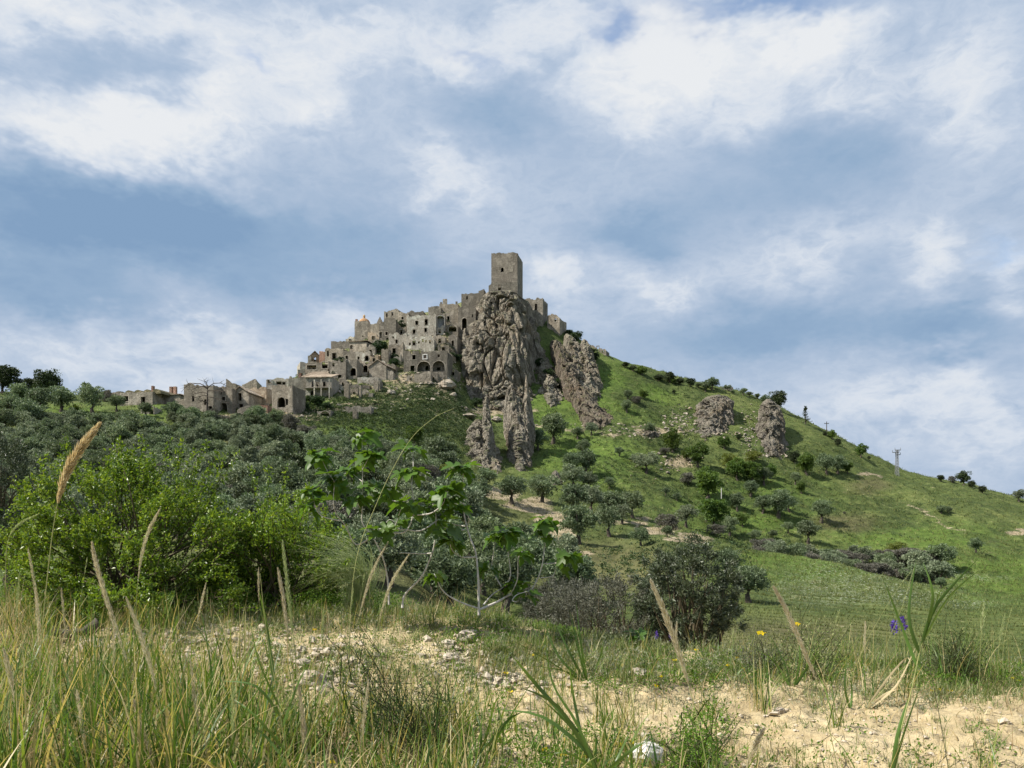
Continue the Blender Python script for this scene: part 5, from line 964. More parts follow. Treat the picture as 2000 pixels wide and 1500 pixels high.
# skyline rows
for i, (px, py, w, k) in enumerate([(1222, 716, 18, Dk), (1237, 722, 22, O), (1256, 730, 26, G), (1290, 741, 24, Dk), (1311, 744, 20, Dk), (1328, 748, 24, Dk), (1350, 752, 24, Dk), (1366, 755, 18, O), (1395, 760, 22, O), (1418, 761, 22, Og), (1434, 766, 14, O), (1448, 769, 22, O), (1464, 772, 20, O), (1480, 777, 20, O)]):
    plant(k, px + r4.uniform(-5, 5), py + 3, w * r4.uniform(.6, 1.5), 'dark bush in the skyline row, ' + ('nearest the curved ruin' if i < 3 else 'above the upper grass' if i < 8 else 'above the squat crag' if i < 11 else 'between the squat and the tall crag'), 'bushes along the right skyline', r4.uniform(.6, .95))
plant(Dk, 1518, 800, 36, 'big dark bush on the skyline behind the tall crag'); plant(O, 1494, 792, 20, 'bush growing on the left shoulder of the tall crag')
for i in range(34):       # the thicket stands in the hollow, its feet hidden by the near ridge
    px = 1490 + (i % 17) * 22 + r4.uniform(-8, 8); Yt = (150, 166)[i // 17] + r4.uniform(-4, 4); w = r4.uniform(44, 62); p = np.array([(px - 1000) / F * Yt, Yt, 0.0]); p[2] = gz(p[0], p[1])
    plant((Tw, Og, Tw, O, Tw)[i % 5], px, 0, w, 'grey twiggy bush in the long thicket in the hollow, ' + ('front' if i < 17 else 'back') + ' row, ' + ('left end' if px < 1590 else 'left half' if px < 1670 else 'right half' if px < 1760 else 'right end'), 'thicket behind the near ridge', .8, p=p)
for i, (px, py, w) in enumerate([(640, 1085, 100), (720, 1100, 110), (800, 1105, 112), (880, 1110, 112), (950, 1100, 100), (1020, 1110, 96), (760, 1150, 130), (850, 1165, 130), (940, 1160, 130), (1030, 1165, 130), (690, 1140, 120), (1090, 1140, 100), (1110, 1190, 120), (985, 1195, 130), (880, 1195, 130), (915, 1040, 70), (900, 1000, 64), (940, 990, 56), (950, 955, 44), (905, 955, 44)]):
    plant((O, Og, O, O, O)[i % 5], px, py, w, 'shadowy olive in the hollow behind the fig, ' + ('under its left stems' if px < 760 else 'under its middle stems' if px < 900 else 'beside its straight trunk' if px < 1000 else 'right of its trunk') + (', farther up' if py < 1070 else ', close by' if py > 1130 else ''), 'olives in the hollow behind the fig', .95)
# the olive grove on the left
grove = []
for row, py in enumerate(np.arange(838, 1075, 15)):
    w0 = 34 + (py - 820) * .28; px = -60 + (row % 2) * 20 + r4.uniform(0, 15)
    while px < 905 - max(0, (930 - py)) * 2.4 and px < 905:
        jx, jy = px + r4.uniform(-8, 8), py + r4.uniform(-6, 6)
        if not (((jx - 300) / 40) ** 2 + ((jy - 820) / 26) ** 2 < 1) and not (((jx - 730) / 110) ** 2 + ((jy - 855) / 30) ** 2 < 1) and not (jx > 560 and jy < 880): grove.append((jx, jy, w0 * r4.uniform(.8, 1.2)))
        px += w0 * r4.uniform(.72, .98)
for i, (px, py, w) in enumerate(grove):
    k = r4.choice([O, O, O, Og, Og, Dk, Tw], p=[.2, .2, .15, .2, .13, .07, .05])
    band = 'top rows' if py < 872 else 'upper rows' if py < 915 else 'middle rows' if py < 965 else 'lower rows' if py < 1015 else 'lowest rows'
    spot = 'at the left picture edge' if px < 60 else 'under the left grass ridge' if px < 210 else 'below the long low house' if px < 320 else 'below the bare branching tree' if px < 440 else 'below the gabled house' if px < 560 else 'left of the fig tree' if px < 680 else 'behind the fig tree'
    plant(k, px, py, w, 'grey green olive in the grove, ' + band + ' ' + spot, 'olive grove on the left slope', r4.uniform(.82, 1.0), cat='tree', name='olive_tree')
for k, px, py, w, lab in [(O, 120, 805, 54, 'olive with dark round crown on the left grass ridge'), (O, 182, 812, 58, 'spreading olive with forked trunk on the left grass ridge'), (O, 255, 850, 52, 'tall dark olive before the long low house'), (O, 228, 804, 34, 'olive against the left end of the long low house'), (O, 285, 815, 30, 'small olive under the stair base'), (O, 340, 824, 40, 'olive under the chimney house'), (O, 372, 838, 46, 'olive below the bare branching tree'), (O, 410, 844, 44, 'olive right below the bare branching tree'),
    (Dk, 5, 768, 60, 'big dark tree at the left end of the ridge'), (Dk, 38, 770, 30, 'dark bush beside the big ridge tree'), (Dk, 95, 778, 56, 'rounded dark evergreen on the left skyline'), (Dk, 66, 775, 40, 'dark bush left of the rounded evergreen'), (Tw, 205, 785, 30, 'grey bush at the end of the low vaulted roofs'),
    (O, 40, 800, 56, 'olive on the far left slope below the ridge trees'), (O, 75, 815, 56, 'second olive on the far left slope'), (O, 20, 820, 54, 'olive at the left picture edge below the ridge'), (O, 55, 838, 60, 'olive in front of the left slope pair'), (O, 150, 840, 40, 'low olive under the grass patch'), (G, 145, 812, 22, 'small leafy shrub on the grass patch'),
    (Dk, 440, 850, 36, 'black green evergreen below the gabled house, leftmost'), (Dk, 468, 844, 38, 'black green evergreen below the gabled house, second'), (Dk, 500, 850, 42, 'black green evergreen below the yard walls'), (Dk, 535, 856, 40, 'black green evergreen rightmost below the arched stone front'), (Tw, 570, 850, 50, 'brown grey bush below the rubble slope'), (Yb, 571, 832, 24, 'yellowish bush on the rubble slope'), (Tw, 600, 866, 46, 'brown bush right of the dark evergreens'), (Tw, 520, 826, 22, 'low brown bush under the yard walls'), (Tw, 415, 818, 26, 'dry brown bush at the foot of the bare tree'),
    (Og, 600, 905, 60, 'pale olive at the right edge of the grove'), (O, 640, 902, 40, 'dark bush between grove and bright grass'), (G, 690, 880, 22, 'small bush on the bright grass below town'), (G, 810, 870, 40, 'leafy bush above the yellow green tree')]:
    plant(k, px, py, w, lab)
# ivy and bushes inside the town
for k, px, py, w, lab in [(Iv, 783, 645, 22, 'green ivy patch between convent wing and plastered facade'), (Iv, 779, 637, 16, 'upper ivy clump above the convent wing'), (Iv, 740, 690, 34, 'big green bush in the centre of town'), (Iv, 752, 700, 22, 'ivy bush by the tall wall slab'), (Iv, 772, 722, 26, 'green bush left of the great arches'), (Iv, 770, 705, 20, 'small green bush left of the thin wall pillar'), (Iv, 664, 722, 30, 'ivy hanging over the overgrown house'), (Iv, 655, 738, 22, 'lower ivy clump on the overgrown house'), (Iv, 892, 708, 22, 'dark green bush between the arched house and the cliff'), (Iv, 880, 700, 18, 'green bush at the foot of the rock spur'), (Iv, 1120, 672, 28, 'dark bush below the small single window house'), (Iv, 1128, 665, 24, 'dark bush on the right skyline of the hill top'), (Iv, 1112, 660, 18, 'little dark bush under the small stone house'), (Iv, 1160, 705, 26, 'bush before the curved ruin wall'),
    (Iv, 331, 786, 24, 'ivy clump swallowing the chimney house'), (Iv, 595, 802, 24, 'dark green bush at the foot of the tall arched front'), (Iv, 605, 790, 26, 'green bush left below the balcony house'), (Iv, 622, 795, 30, 'green bush below the balcony house columns'), (Iv, 640, 802, 22, 'bush beside the dark cellar mouth'), (Iv, 820, 652, 11, 'dark round shrub growing out of the plastered facade'), (Iv, 875, 634, 12, 'shrub above the cave mouth'), (Iv, 930, 795, 26, 'round grey green bush at the cliff foot'), (Iv, 1068, 742, 30, 'dark creeper on the shaded gully rock'), (Iv, 1085, 760, 24, 'second dark creeper on the shaded gully rock'), (Iv, 1055, 720, 22, 'upper dark creeper on the shaded gully rock')]:
    plant(k, px, py, w, lab, squash=1.0)
# low green scrub over the slope under the town: nobody could count it
mb = MB(); r5 = np.random.default_rng(55)
zones = [(770, 800, 170, 60, 2600), (640, 805, 100, 40, 800), (840, 860, 100, 60, 1300), (860, 790, 60, 40, 500), (700, 870, 120, 40, 350), (930, 855, 50, 40, 160), (1060, 850, 60, 60, 200), (1220, 860, 130, 80, 300), (1400, 950, 160, 80, 450), (1200, 930, 140, 40, 220), (1300, 790, 140, 50, 260), (1560, 900, 120, 60, 220), (1330, 850, 90, 40, 260), (1700, 1000, 250, 60, 200), (200, 840, 260, 30, 220), (450, 830, 120, 24, 160), (1450, 1060, 160, 20, 160), (1250, 1100, 200, 60, 260), (760, 700, 150, 60, 420), (840, 720, 70, 70, 240), (870, 660, 50, 50, 160), (640, 740, 80, 40, 200), (690, 690, 60, 40, 120), (450, 800, 160, 14, 160)]
for cx, cy, rx, ry, n in zones:
    for k in range(n):
        a, b = r5.normal(size=2) * .5; p = hit(cx + a * rx, cy + b * ry, 60); s = r5.uniform(.35, 1.15); m_ = int(16 * s + 8)
        v = unit(r5.normal(size=(m_, 3))); v[:, 2] = np.abs(v[:, 2]); leaves(mb, p + v * s * (.8, .8, .6) * r5.uniform(.3, 1, (m_, 1)), v + r5.normal(size=(m_, 3)) * .6, .30 * r5.uniform(.6, 1.3, m_), .6, .2, r5)
tag(obj('scrub', mb.mesh('scrub'), M['scrub']), 'low green scrub over the hill slopes', 'scrub', kind='stuff')
# tussocks that roughen the meadows
mb = MB(); n = 30000; kx = r5.uniform(900, 2050, n); ky = r5.uniform(720, 1330, n); pts = np.array([hit(a, b, 40) for a, b in zip(kx, ky)]); ok = np.array([abs(PY0 - (p[2] - EYE) * F / p[1] - b) < 14 for p, b in zip(pts, ky)]); pts = pts[ok]
kx = r5.uniform(-40, 900, 6000); ky = r5.uniform(790, 1000, 6000); p2 = np.array([hit(a, b, 40) for a, b in zip(kx, ky)]); pts = np.concatenate([pts, p2])
sz = (.10 + .22 * r5.random(len(pts))) * np.clip(pts[:, 1] / 130, .4, 1.5)
pts = np.repeat(pts, 4, 0); sz = np.repeat(sz, 4)
pts[:, :2] += r5.normal(size=(len(pts), 2)) * .25 * np.clip(pts[:, [1]] / 150, .3, 1.2)
blades(mb, pts - (0, 0, .05), r5.uniform(0, 6.28, len(pts)), sz * 1.5, sz * .35, r5.uniform(.1, .7, len(pts)), r5.uniform(0, .8, len(pts)), 1, r=r5)
n2 = 26000; kx = r5.uniform(1330, 2060, n2); ky = r5.uniform(1070, 1340, n2); p3 = np.array([hit(a, b, 35) for a, b in zip(kx, ky)]); p3[:, :2] += r5.normal(size=(n2, 2)) * .1; blades(mb, p3 - (0, 0, .03), r5.uniform(0, 6.28, n2), r5.uniform(.10, .38, n2) * np.clip(p3[:, 1] / 70, .6, 1.6), r5.uniform(.02, .06, n2), r5.uniform(.1, .7, n2), r5.uniform(0, .9, n2), 2, r=r5)
M['meadow'] = leaf_mat('meadow_blade', [(.060, .080, .022), (.095, .122, .034), (.145, .172, .048), (.21, .21, .085)], .25, .7, 0)
tag(obj('meadow_grass', mb.mesh('meadow_grass'), M['meadow']), 'tufts of meadow grass over the hill', 'grass', kind='stuff')

# bare spreading tree before the stone ruin
def pz(px, py, Y): return P(px, py, Y)
base = hit(405, 812); Yb_ = base[1]; e = empty('bare_tree', tuple(base)); tag(e, 'leafless tree with flat spreading branches before the rough stone ruin', 'tree')
mb = MB(); cC = lambda x, y, dy=0: P(180 + x / 4.5455, 680 + y / 4.5455, Yb_ + dy) - base
tube(mb, [cC(1020, 640), cC(1020, 560), cC(1022, 480), cC(1024, 400), cC(1026, 340)], [.34, .28, .24, .17, .1], 7); o = obj('trunk', mb.mesh('trunk', True), M['bark'], e)
for pth in [[(1024, 350, 0), (960, 315, .5), (880, 315, 1), (830, 345, 1), (790, 390, 1)], [(1024, 350, 0), (1080, 312, -.5), (1140, 310, -1), (1180, 325, -1)], [(1024, 430, 0), (1080, 440, -1), (1140, 460, -1.4), (1200, 495, -2)], [(1022, 420, 0), (960, 425, 1), (900, 440, 1.6)], [(1022, 480, 0), (970, 465, -1), (930, 470, -2)], [(1025, 380, 0), (1080, 375, -1), (1150, 380, -2), (1190, 400, -2)], [(1024, 360, 0), (990, 340, -1.5), (930, 345, -2.5), (880, 375, -3)], [(1026, 345, 0), (1010, 300, 0), (985, 292, 0)], [(1024, 400, 0), (980, 390, 2), (920, 400, 3), (880, 420, 3)]]:
    mb = MB(); pp = np.array([cC(*q) for q in pth]); tube(mb, pp, np.linspace(.15, .035, len(pp)), 5)
    for q in range(7):
        t_ = r5.uniform(.3, 1) * (len(pp) - 1); i_ = min(int(t_), len(pp) - 2); a_ = pp[i_] + (pp[i_ + 1] - pp[i_]) * (t_ - i_); d_ = unit((pp[i_ + 1] - pp[i_]) + r5.normal(size=3) * 1.2); tube(mb, [a_, a_ + d_ * .8, a_ + d_ * 1.5 + (0, 0, .1)], [.05, .035, .015], 4)
    obj('branch', mb.mesh('branch', True), M['bark'], e)
# wispy leafless tree on the left skyline
base = hit(165, 786); e = empty('bare_tree', tuple(base)); tag(e, 'wispy leafless pale tree on the left skyline', 'tree'); mb = MB(); tb_ = MB()
tube(mb, [(0, 0, -.5), (0, 0, 1.5), (.2, 0, 3)], [.16, .12, .07], 6); obj('trunk', mb.mesh('trunk', True), M['bark'], e)
for q in range(60):
    a_ = np.array([r5.normal() * .2, r5.normal() * .2, r5.uniform(.8, 3)]); d_ = unit(np.array([r5.normal() * .7, r5.normal() * .7, 1.0])); L_ = r5.uniform(1.2, 2.6); tube(tb_, [a_, a_ + d_ * L_ * .5, a_ + d_ * L_ + r5.normal(size=3) * .2], [.05, .035, .012], 4)
obj('branches', tb_.mesh('branches'), M['twig_bush'], e)
# conifer on the right skyline
base = hit(1573, 829); e = empty('conifer', tuple(base)); tag(e, 'dark spire shaped conifer on the right skyline', 'tree'); mb = MB(); tube(mb, [(0, 0, -1), (0, 0, 3), (0, 0, 6.0)], [.2, .15, .04], 6); obj('trunk', mb.mesh('trunk', True), M['bark'], e)
mb = MB()
for k in range(46):
    z_ = r5.uniform(.5, 6.3); a_ = r5.uniform(0, 6.28); L_ = (6.6 - z_) * .44 * r5.uniform(.65, 1.1); m_ = 26; t_ = r5.random(m_)[:, None]; dr = np.array([math.cos(a_), math.sin(a_), .12])
    leaves(mb, np.array([0, 0, z_]) + dr * L_ * t_ + r5.normal(size=(m_, 3)) * .10, dr + r5.normal(size=(m_, 3)) * .6, .42 * r5.uniform(.6, 1.2, m_), .35, .2, r5)
obj('crown', mb.mesh('crown'), M['dark_tree'], e)
# lattice pylon, utility pole, white pole
def metal(name, c, rough=.6):
    m, t, o = new_mat(name); p, g = wpos(t); principled(t, o, t.ramp(t.noise(p, 3, 4), [(.3, tuple(x * .7 for x in c)), (.7, c)]), rough, None, .3); return m
M['steel'] = metal('weathered_steel', (.22, .23, .24)); M['pole_wood'] = metal('pole_wood', (.10, .09, .085), .9); M['pole_white'] = metal('pole_white', (.62, .60, .56), .7)
base = hit(1752, 929); s = base[1] / F; H = 49 * s; e = empty('lattice_pylon', tuple(base)); tag(e, 'grey lattice electricity pylon on the right skyline', 'pylon'); wb, wt = 2.7 * s, 1.5 * s
for sx_ in (-1, 1):
    for sy_ in (-1, 1):
        mb = MB(); tube(mb, [(sx_ * wb, sy_ * wb, -.6), (sx_ * wt, sy_ * wt, H)], .10, 4); obj('leg', mb.mesh('leg'), M['steel'], e)
for k in range(9):
    z0, z1 = H * k / 9, H * (k + 1) / 9; f0 = wb + (wt - wb) * k / 9; f1 = wb + (wt - wb) * (k + 1) / 9; mb = MB()
    for (ax, ay, bx, by) in ((-1, -1, 1, -1), (1, -1, 1, 1), (1, 1, -1, 1), (-1, 1, -1, -1)):
        tube(mb, [(ax * f0, ay * f0, z0), (bx * f1, by * f1, z1)],   .028, 4); tube(mb, [(ax * f1, ay * f1, z1), (bx * f1, by * f1, z1)], .045, 4)
    obj('lattice', mb.mesh('lattice'), M['steel'], e)
for z_, a_, b_ in ((H, -4 * s, 7 * s), (H - 4.6 * s, -9 * s, 4 * s), (H - 9 * s, -3 * s, 6.5 * s)):
    mb = MB(); box(mb, a_, b_, -.12, .12, z_ - .1, z_ + .14); ca = obj('crossarm', mb.mesh('crossarm'), M['steel'], e)
    for q in (a_, b_):
        mb = MB(); tube(mb, [(q, 0, z_ + .1), (q, 0, z_ + .8)], [.10, .07], 5); obj('insulator', mb.mesh('insulator'), M['steel'], ca)
base = hit(1614.5, 850); s = base[1] / F; e = empty('utility_pole', tuple(base)); tag(e, 'dark utility pole with a crossarm on the right skyline', 'utility pole')
mb = MB(); tube(mb, [(0, 0, -1), (0, 0, 26 * s)], [.17, .12], 6); obj('pole', mb.mesh('pole'), M['pole_wood'], e); mb = MB(); box(mb, -4.5 * s, 4.5 * s, -.08, .08, 21.5 * s, 22.6 * s); ca = obj('crossarm', mb.mesh('crossarm'), M['pole_wood'], e)
for q in (-4, 0.01, 4): mb = MB(); tube(mb, [(q * s, 0, 22.6 * s), (q * s, 0, 23.6 * s)], .07, 5); obj('insulator', mb.mesh('insulator'), M['steel'], ca)
base = hit(1409, 999); s = base[1] / F; e = empty('utility_pole', tuple(base)); tag(e, 'slim white pole standing on the mid slope', 'utility pole')
mb = MB(); tube(mb, [(0, 0, -1), (0, 0, 45 * s)], [.13, .09], 6); obj('pole', mb.mesh('pole'), M['pole_white'], e); mb = MB(); box(mb, -1.6 * s, 1.6 * s, -.05, .05, 41 * s, 41.8 * s); obj('crossarm', mb.mesh('crossarm'), M['pole_white'], e)
# low wall on the skyline
house('p', 1400, 1432, 757, 762, 2, 3, 'roadside_wall', 'low grey roadside wall among the skyline bushes', 'low wall', ruin=.15, mat='wall_grey', roof='none')
# ------------------------------------------------------------------ near olives below the bank
r6 = np.random.default_rng(66)
def near_tree(name, label, px, py_c, Y, rx, rz, mat, nleaf, lsize, base_z, twiggy=.0, cat='tree', r=r6, ry=None):
    """crown centred at photo (px, py_c), radii in metres, trunk down to base_z (relative to crown centre)"""
    c = P(px, py_c, Y); e = empty(name, (c[0], c[1], c[2] + base_z)); tag(e, label, cat); off = np.array([0, 0, -base_z]); ry = ry or rx
    mb = MB(); tube(mb, [(0, 0, -.5), (.1, 0, -base_z * .25), (.05, .1, -base_z * .6)], [.28, .22, .16], 8)
    obj('trunk', mb.mesh('trunk', True), M['bark'], e); mb = MB()
    for k in range(40):
        d = unit(r.normal(size=3)); d[2] = abs(d[2]) * 1.0 - .35; tip = off + d * (rx, ry, rz) * r.uniform(.7, 1.0); st = np.array([.05, .1, -base_z * .55]); mid = (st + tip) / 2 + r.normal(size=3) * .15 * rx
        tube(mb, [st, mid, tip], [.05, .03, .006], 4)
    obj('branches', mb.mesh('branches'), M['twig'], e); mb = MB()
    ncl = 240; per = nleaf // ncl
    for k in range(ncl):
        d = unit(r.normal(size=3)); q = r.uniform(.45, 1.0) ** .6; lump = 1 + .16 * vnoise(d[0] * 2 + px, d[1] * 2, d[2] * 2, 5); cc = off + d * (rx, ry, rz) * q * lump
        ax = unit(d + (0, 0, .6) + r.normal(size=3) * .5); L = r.uniform(.2, .42) * rx * .42
        t = r.random((per, 1)); leaves(mb, cc + ax * L * (t - .3) + r.normal(size=(per, 3)) * .09 * rx * .45, ax + r.normal(size=(per, 3)) * .75, lsize * r.uniform(.6, 1.25, per), .26, .12, r)
    obj('crown', mb.mesh('crown'), M[mat], e); return e
M['olive_near'] = leaf_mat('olive_leaf_near', [(.028, .042, .018), (.055, .075, .034), (.095, .120, .062), (.19, .21, .145)], 0.2, 0.38, 0.1, 0.4, tt=(1, 1, .8))
M['olive_twig'] = leaf_mat('olive_twig_near', [(.042, .044, .028), (.075, .078, .052), (.125, .13, .092), (.18, .18, .14)], 0.2, 0.5, 0.1, 0.3, tt=(1, 1, .8))
near_tree('olive_tree', 'large dark olive tree just below the sandy bank, its right half', 1345, 1165, 16, 1.02, 1.05, 'olive_near', 26000, .085, -4.0)
near_tree('olive_tree', 'greyer twiggy olive touching the dark one on its left', 1180, 1210, 16.5, 1.25, .85, 'olive_twig', 22000, .07, -3.6)
near_tree('olive_tree', 'low dark olive behind the fig, right of its trunk', 1090, 1200, 19, 1.0, .85, 'olive_twig', 16000, .07, -3.6)
near_tree('olive_tree', 'big shady olive at the left picture edge behind the green shrub', -25, 945, 34, 2.1, 2.1, 'olive_near', 22000, .15, -4.5)
near_tree('shrub', 'dark undergrowth mound at the left edge beneath the shady olive', 15, 1060, 22, 1.0, .7, 'dark_tree', 12000, .09, -1.5, cat='bush')

# ------------------------------------------------------------------ bright green shrubs at the edge of the bank
def shrub(label, outline, Y, depth, base_px, nshoot, sprigs, mat='shrub', lsize=(.030, .056), seed=1, dens=60):
    r = np.random.default_rng(seed); b = P(base_px, 1190, Y); e = empty('green_shrub', tuple(b)); tag(e, label, 'shrub'); lf = MB(); br = MB()
    ox = np.array([q[0] for q in outline]); oy = np.array([q[1] for q in outline])
    tips = []
    x0, x1 = ox[0], ox[-1]
    nc = nshoot // 16
    for k in range(nc):      # sprays of shoots with gaps between them
        px = r.uniform(x0, x1); top = np.interp(px, ox, oy); py = top + (1180 - top) * r.random() ** 1.15; dY = r.normal() * depth * .5 * (1 - .5 * abs((px - (x0 + x1) / 2) / (x1 - x0))); lx = r.normal() * .5
        for q in range(13):
            u_ = r.uniform(-1, 1); v_ = r.normal(); tips.append((px + 34 * u_ + lx * 20 * v_, py - abs(1 - abs(u_)) * r.uniform(-4, 34) + 10 * v_, Y + dY + r.normal() * .16, 0))
    for s_ in sprigs: tips.append((*s_, Y + r.uniform(-.3, .1), 1))
    for (px, py, y_, long) in tips:
        tip = P(px, py, y_) - b; L = r.uniform(.22, .42) if not long else r.uniform(.5, .75)
        root = np.array([0, 0, .1]) + tip * (.25, .25, .1); d = unit(unit(tip - root) + (0, 0, .25) + r.normal(size=3) * (.35 if not long else .1)); st = tip - d * L
        tube(br, [st, (st + tip) / 2 + r.normal(size=3) * .015, tip], [.006, .004, .002], 3, False)
        if r.random() < .10: tube(br, [np.array([r.normal() * .15, r.normal() * .15, 0]), st * .5 + r.normal(size=3) * .1, st], [.018, .012, .006], 4, False)
        n = int(dens * (1.6 if long else 1)); t = r.random((n, 1)); leaves(lf, st + d * L * t + r.normal(size=(n, 3)) * .018, d * .5 + unit(r.normal(size=(n, 3))), r.uniform(*lsize, n), .5, .25, r)
    for k in range(6): tube(br, [np.array([r.normal() * .25, r.normal() * .15, -.15]), np.array([r.normal() * .4, r.normal() * .3, .4]), np.array([r.normal() * .7, r.normal() * .4, .8])], [.02, .014, .006], 5)
    obj('branches', br.mesh('branches'), M['twig'], e)
    f = obj('foliage', lf.mesh('foliage'), M[mat], e); f['kind'] = 'stuff'; return e
shrub('big bright green leafy shrub with upright sprigs on the left', [(28, 1010), (60, 935), (110, 912), (170, 905), (215, 900), (240, 900), (290, 905), (330, 918), (380, 925), (430, 955), (470, 985), (500, 1010)], 9.4, 1.6, 250, 1150, [(232, 852), (228, 870), (222, 885), (275, 848), (285, 868), (330, 862), (358, 856), (345, 880), (405, 862), (395, 890), (128, 850), (125, 868), (90, 885), (75, 890), (468, 880), (440, 885), (425, 880), (20, 930), (30, 945), (35, 975), (10, 1000), (22, 990), (300, 880), (262, 875), (380, 880), (240, 880), (410, 905)], seed=5)
shrub('second bright green shrub, denser and lower, right of the big one', [(430, 1010), (470, 945), (500, 918), (540, 925), (575, 940), (605, 975), (640, 1010), (665, 1060)], 9.9, 1.0, 545, 480, [(490, 908), (520, 905), (560, 915), (600, 945), (620, 960)], seed=6, dens=62)

# ------------------------------------------------------------------ the fig tree
FY = 8.0
base = P(938, 1195, FY); fig = empty('fig_tree', tuple(base)); tag(fig, 'young fig tree with pale crooked stems and broad lobed leaves', 'tree')
Zf = lambda x, y, d=0: P(500 + x / 3.077, 820 + y / 3.077, FY + d) - base
BR = [([(1340, 1175, 0), (1340, 1130, 0), (1335, 950, 0), (1320, 800, .05), (1280, 690, .1), (1250, 560, .1), (1245, 430, .05), (1245, 300, 0)], .019, .006), ([(1320, 825, .05), (1240, 825, -.05), (1185, 790, -.1), (1165, 745, -.15)], .012, .005), ([(1262, 640, .1), (1200, 630, .2), (1140, 610, .25), (1090, 600, .3)], .009, .005), ([(1255, 660, .1), (1200, 665, -.1), (1130, 645, -.2)], .008, .004), ([(1265, 645, .1), (1281, 600, .05), (1262, 556, 0)], .008, .005),
 ([(1340, 1135, 0), (1250, 1105, -.1), (1160, 1060, -.2), (1110, 1010, -.25), (1085, 950, -.3), (1070, 925, -.3)], .013, .005),
 ([(1345, 1140, 0), (1450, 1095, .1), (1530, 1050, .15), (1640, 1030, .2), (1690, 960, .2), (1720, 870, .2), (1735, 760, .2), (1745, 690, .2), (1742, 610, .2)], .018, .005), ([(1735, 865, .2), (1810, 860, .1), (1860, 830, 0), (1880, 800, 0)], .009, .005), ([(1710, 950, .2), (1780, 940, .3), (1800, 900, .3), (1803, 865, .25)], .008, .004), ([(1365, 1115, .05), (1420, 1050, .2), (1480, 1010, .25), (1515, 965, .25)], .011, .005), ([(1500, 1000, .25), (1530, 930, .2), (1515, 800, .2), (1512, 690, .2)], .011, .005), ([(1480, 1012, .2), (1420, 900, .3), (1425, 820, .3), (1440, 700, .3)], .009, .004), ([(1530, 1050, .15), (1570, 960, .0), (1575, 840, -.05), (1600, 790, -.05)], .009, .004), ([(1640, 1030, .2), (1570, 1050, .0), (1540, 1085, -.1), (1570, 1095, -.12)], .008, .005),
 ([(880, 1130, .2), (895, 1050, .2), (990, 950, .1), (1040, 850, .05), (1070, 760, 0), (1080, 650, 0), (1080, 560, 0), (1062, 505, 0)], .016, .005), ([(1060, 800, 0), (1000, 805, .1), (900, 800, .2), (860, 802, .25)], .009, .005), ([(1090, 600, 0), (1040, 640, -.1), (980, 668, -.15), (900, 660, -.2), (830, 655, -.2), (740, 655, -.2)], .011, .005), ([(830, 680, -.2), (900, 670, -.2), (940, 590, -.2), (950, 520, -.2), (935, 400, -.2), (925, 320, -.2)], .012, .005), ([(950, 572, -.2), (1040, 565, -.3), (1100, 530, -.35), (1130, 490, -.35), (1145, 420, -.35)], .011, .005), ([(820, 485, .1), (890, 490, 0), (920, 430, -.1), (935, 385, -.2)], .008, .004), ([(935, 400, -.2), (945, 280, -.1), (940, 180, 0)], .008, .004),
 ([(800, 1110, .3), (790, 950, .3), (760, 820, .2), (700, 700, .15), (640, 620, .1), (640, 500, .1), (640, 300, .1), (637, 110, .1)], .015, .004), ([(700, 700, .15), (600, 750, .2), (540, 640, .1), (480, 560, 0), (465, 480, -.1), (475, 360, -.1)], .011, .004), ([(500, 605, .05), (400, 580, .1), (360, 530, .1), (335, 430, .1)], .009, .004), ([(360, 530, .1), (310, 510, .2)], .006, .004), ([(640, 372, .1), (600, 340, .2), (565, 310, .25)], .006, .004), ([(640, 300, .1), (670, 240, 0), (690, 205, 0)], .006, .004), ([(475, 380, -.1), (420, 290, -.1), (382, 205, -.1)], .007, .004), ([(830, 655, -.2), (850, 600, -.25), (870, 540, -.3), (910, 500, -.3)], .007, .004), ([(640, 500, .1), (690, 440, .2), (740, 400, .25), (800, 420, .25)], .007, .004), ([(640, 560, .1), (610, 500, -.1), (590, 460, -.1)], .006, .004), ([(760, 655, -.2), (800, 600, -.2), (840, 620, -.2)], .006, .004)]
def smooth_path(pp, n=5):
    pp = np.asarray(pp, float); t = np.arange(len(pp)); tt = np.linspace(0, len(pp) - 1, (len(pp) - 1) * n + 1); out = []
    for v in tt:
        i = min(int(v), len(pp) - 2); f = v - i; p0, p1, p2, p3 = pp[max(i - 1, 0)], pp[i], pp[i + 1], pp[min(i + 2, len(pp) - 1)]
        out.append(.5 * (2 * p1 + (p2 - p0) * f + (2 * p0 - 5 * p1 + 4 * p2 - p3) * f * f + (3 * p1 - p0 - 3 * p2 + p3) * f ** 3))
    return np.array(out)
for pts, ra, rb in BR:
    mb = MB(); pp = smooth_path([Zf(*q) for q in pts], 4); tube(mb, pp, np.linspace(ra, rb, len(pp)) * .72 * (1 + .10 * r6.normal(size=len(pp))), 7); obj('branch', mb.mesh('branch', True), M['fig_bark'], fig)
half = [(.02, .10), (-.05, .28), (.10, .42), (.27, .21), (.40, .48), (.64, .47), (.60, .19), (.80, .17), (1.0, 0)]
def fig_leaf_mesh(seed):
    r = np.random.default_rng(seed); out = [(0, 0)] + half + [(x, -y) for x, y in half[-2::-1]]; V = [(.42, 0)] + out; V = np.array(V) * (1, r.uniform(.85, 1.1)) + r.normal(size=(len(V), 2)) * .015
    z = -.34 * V[:, 0] ** 2 + r.uniform(.12, .38) * np.abs(V[:, 1]); V3 = np.column_stack([V, z]); n = len(out)
    return mesh('fig_leaf', V3, None, [(0, 1 + k, 1 + (k + 1) % n) for k in range(n)], smooth=True)
FL = [fig_leaf_mesh(k) for k in range(6)]
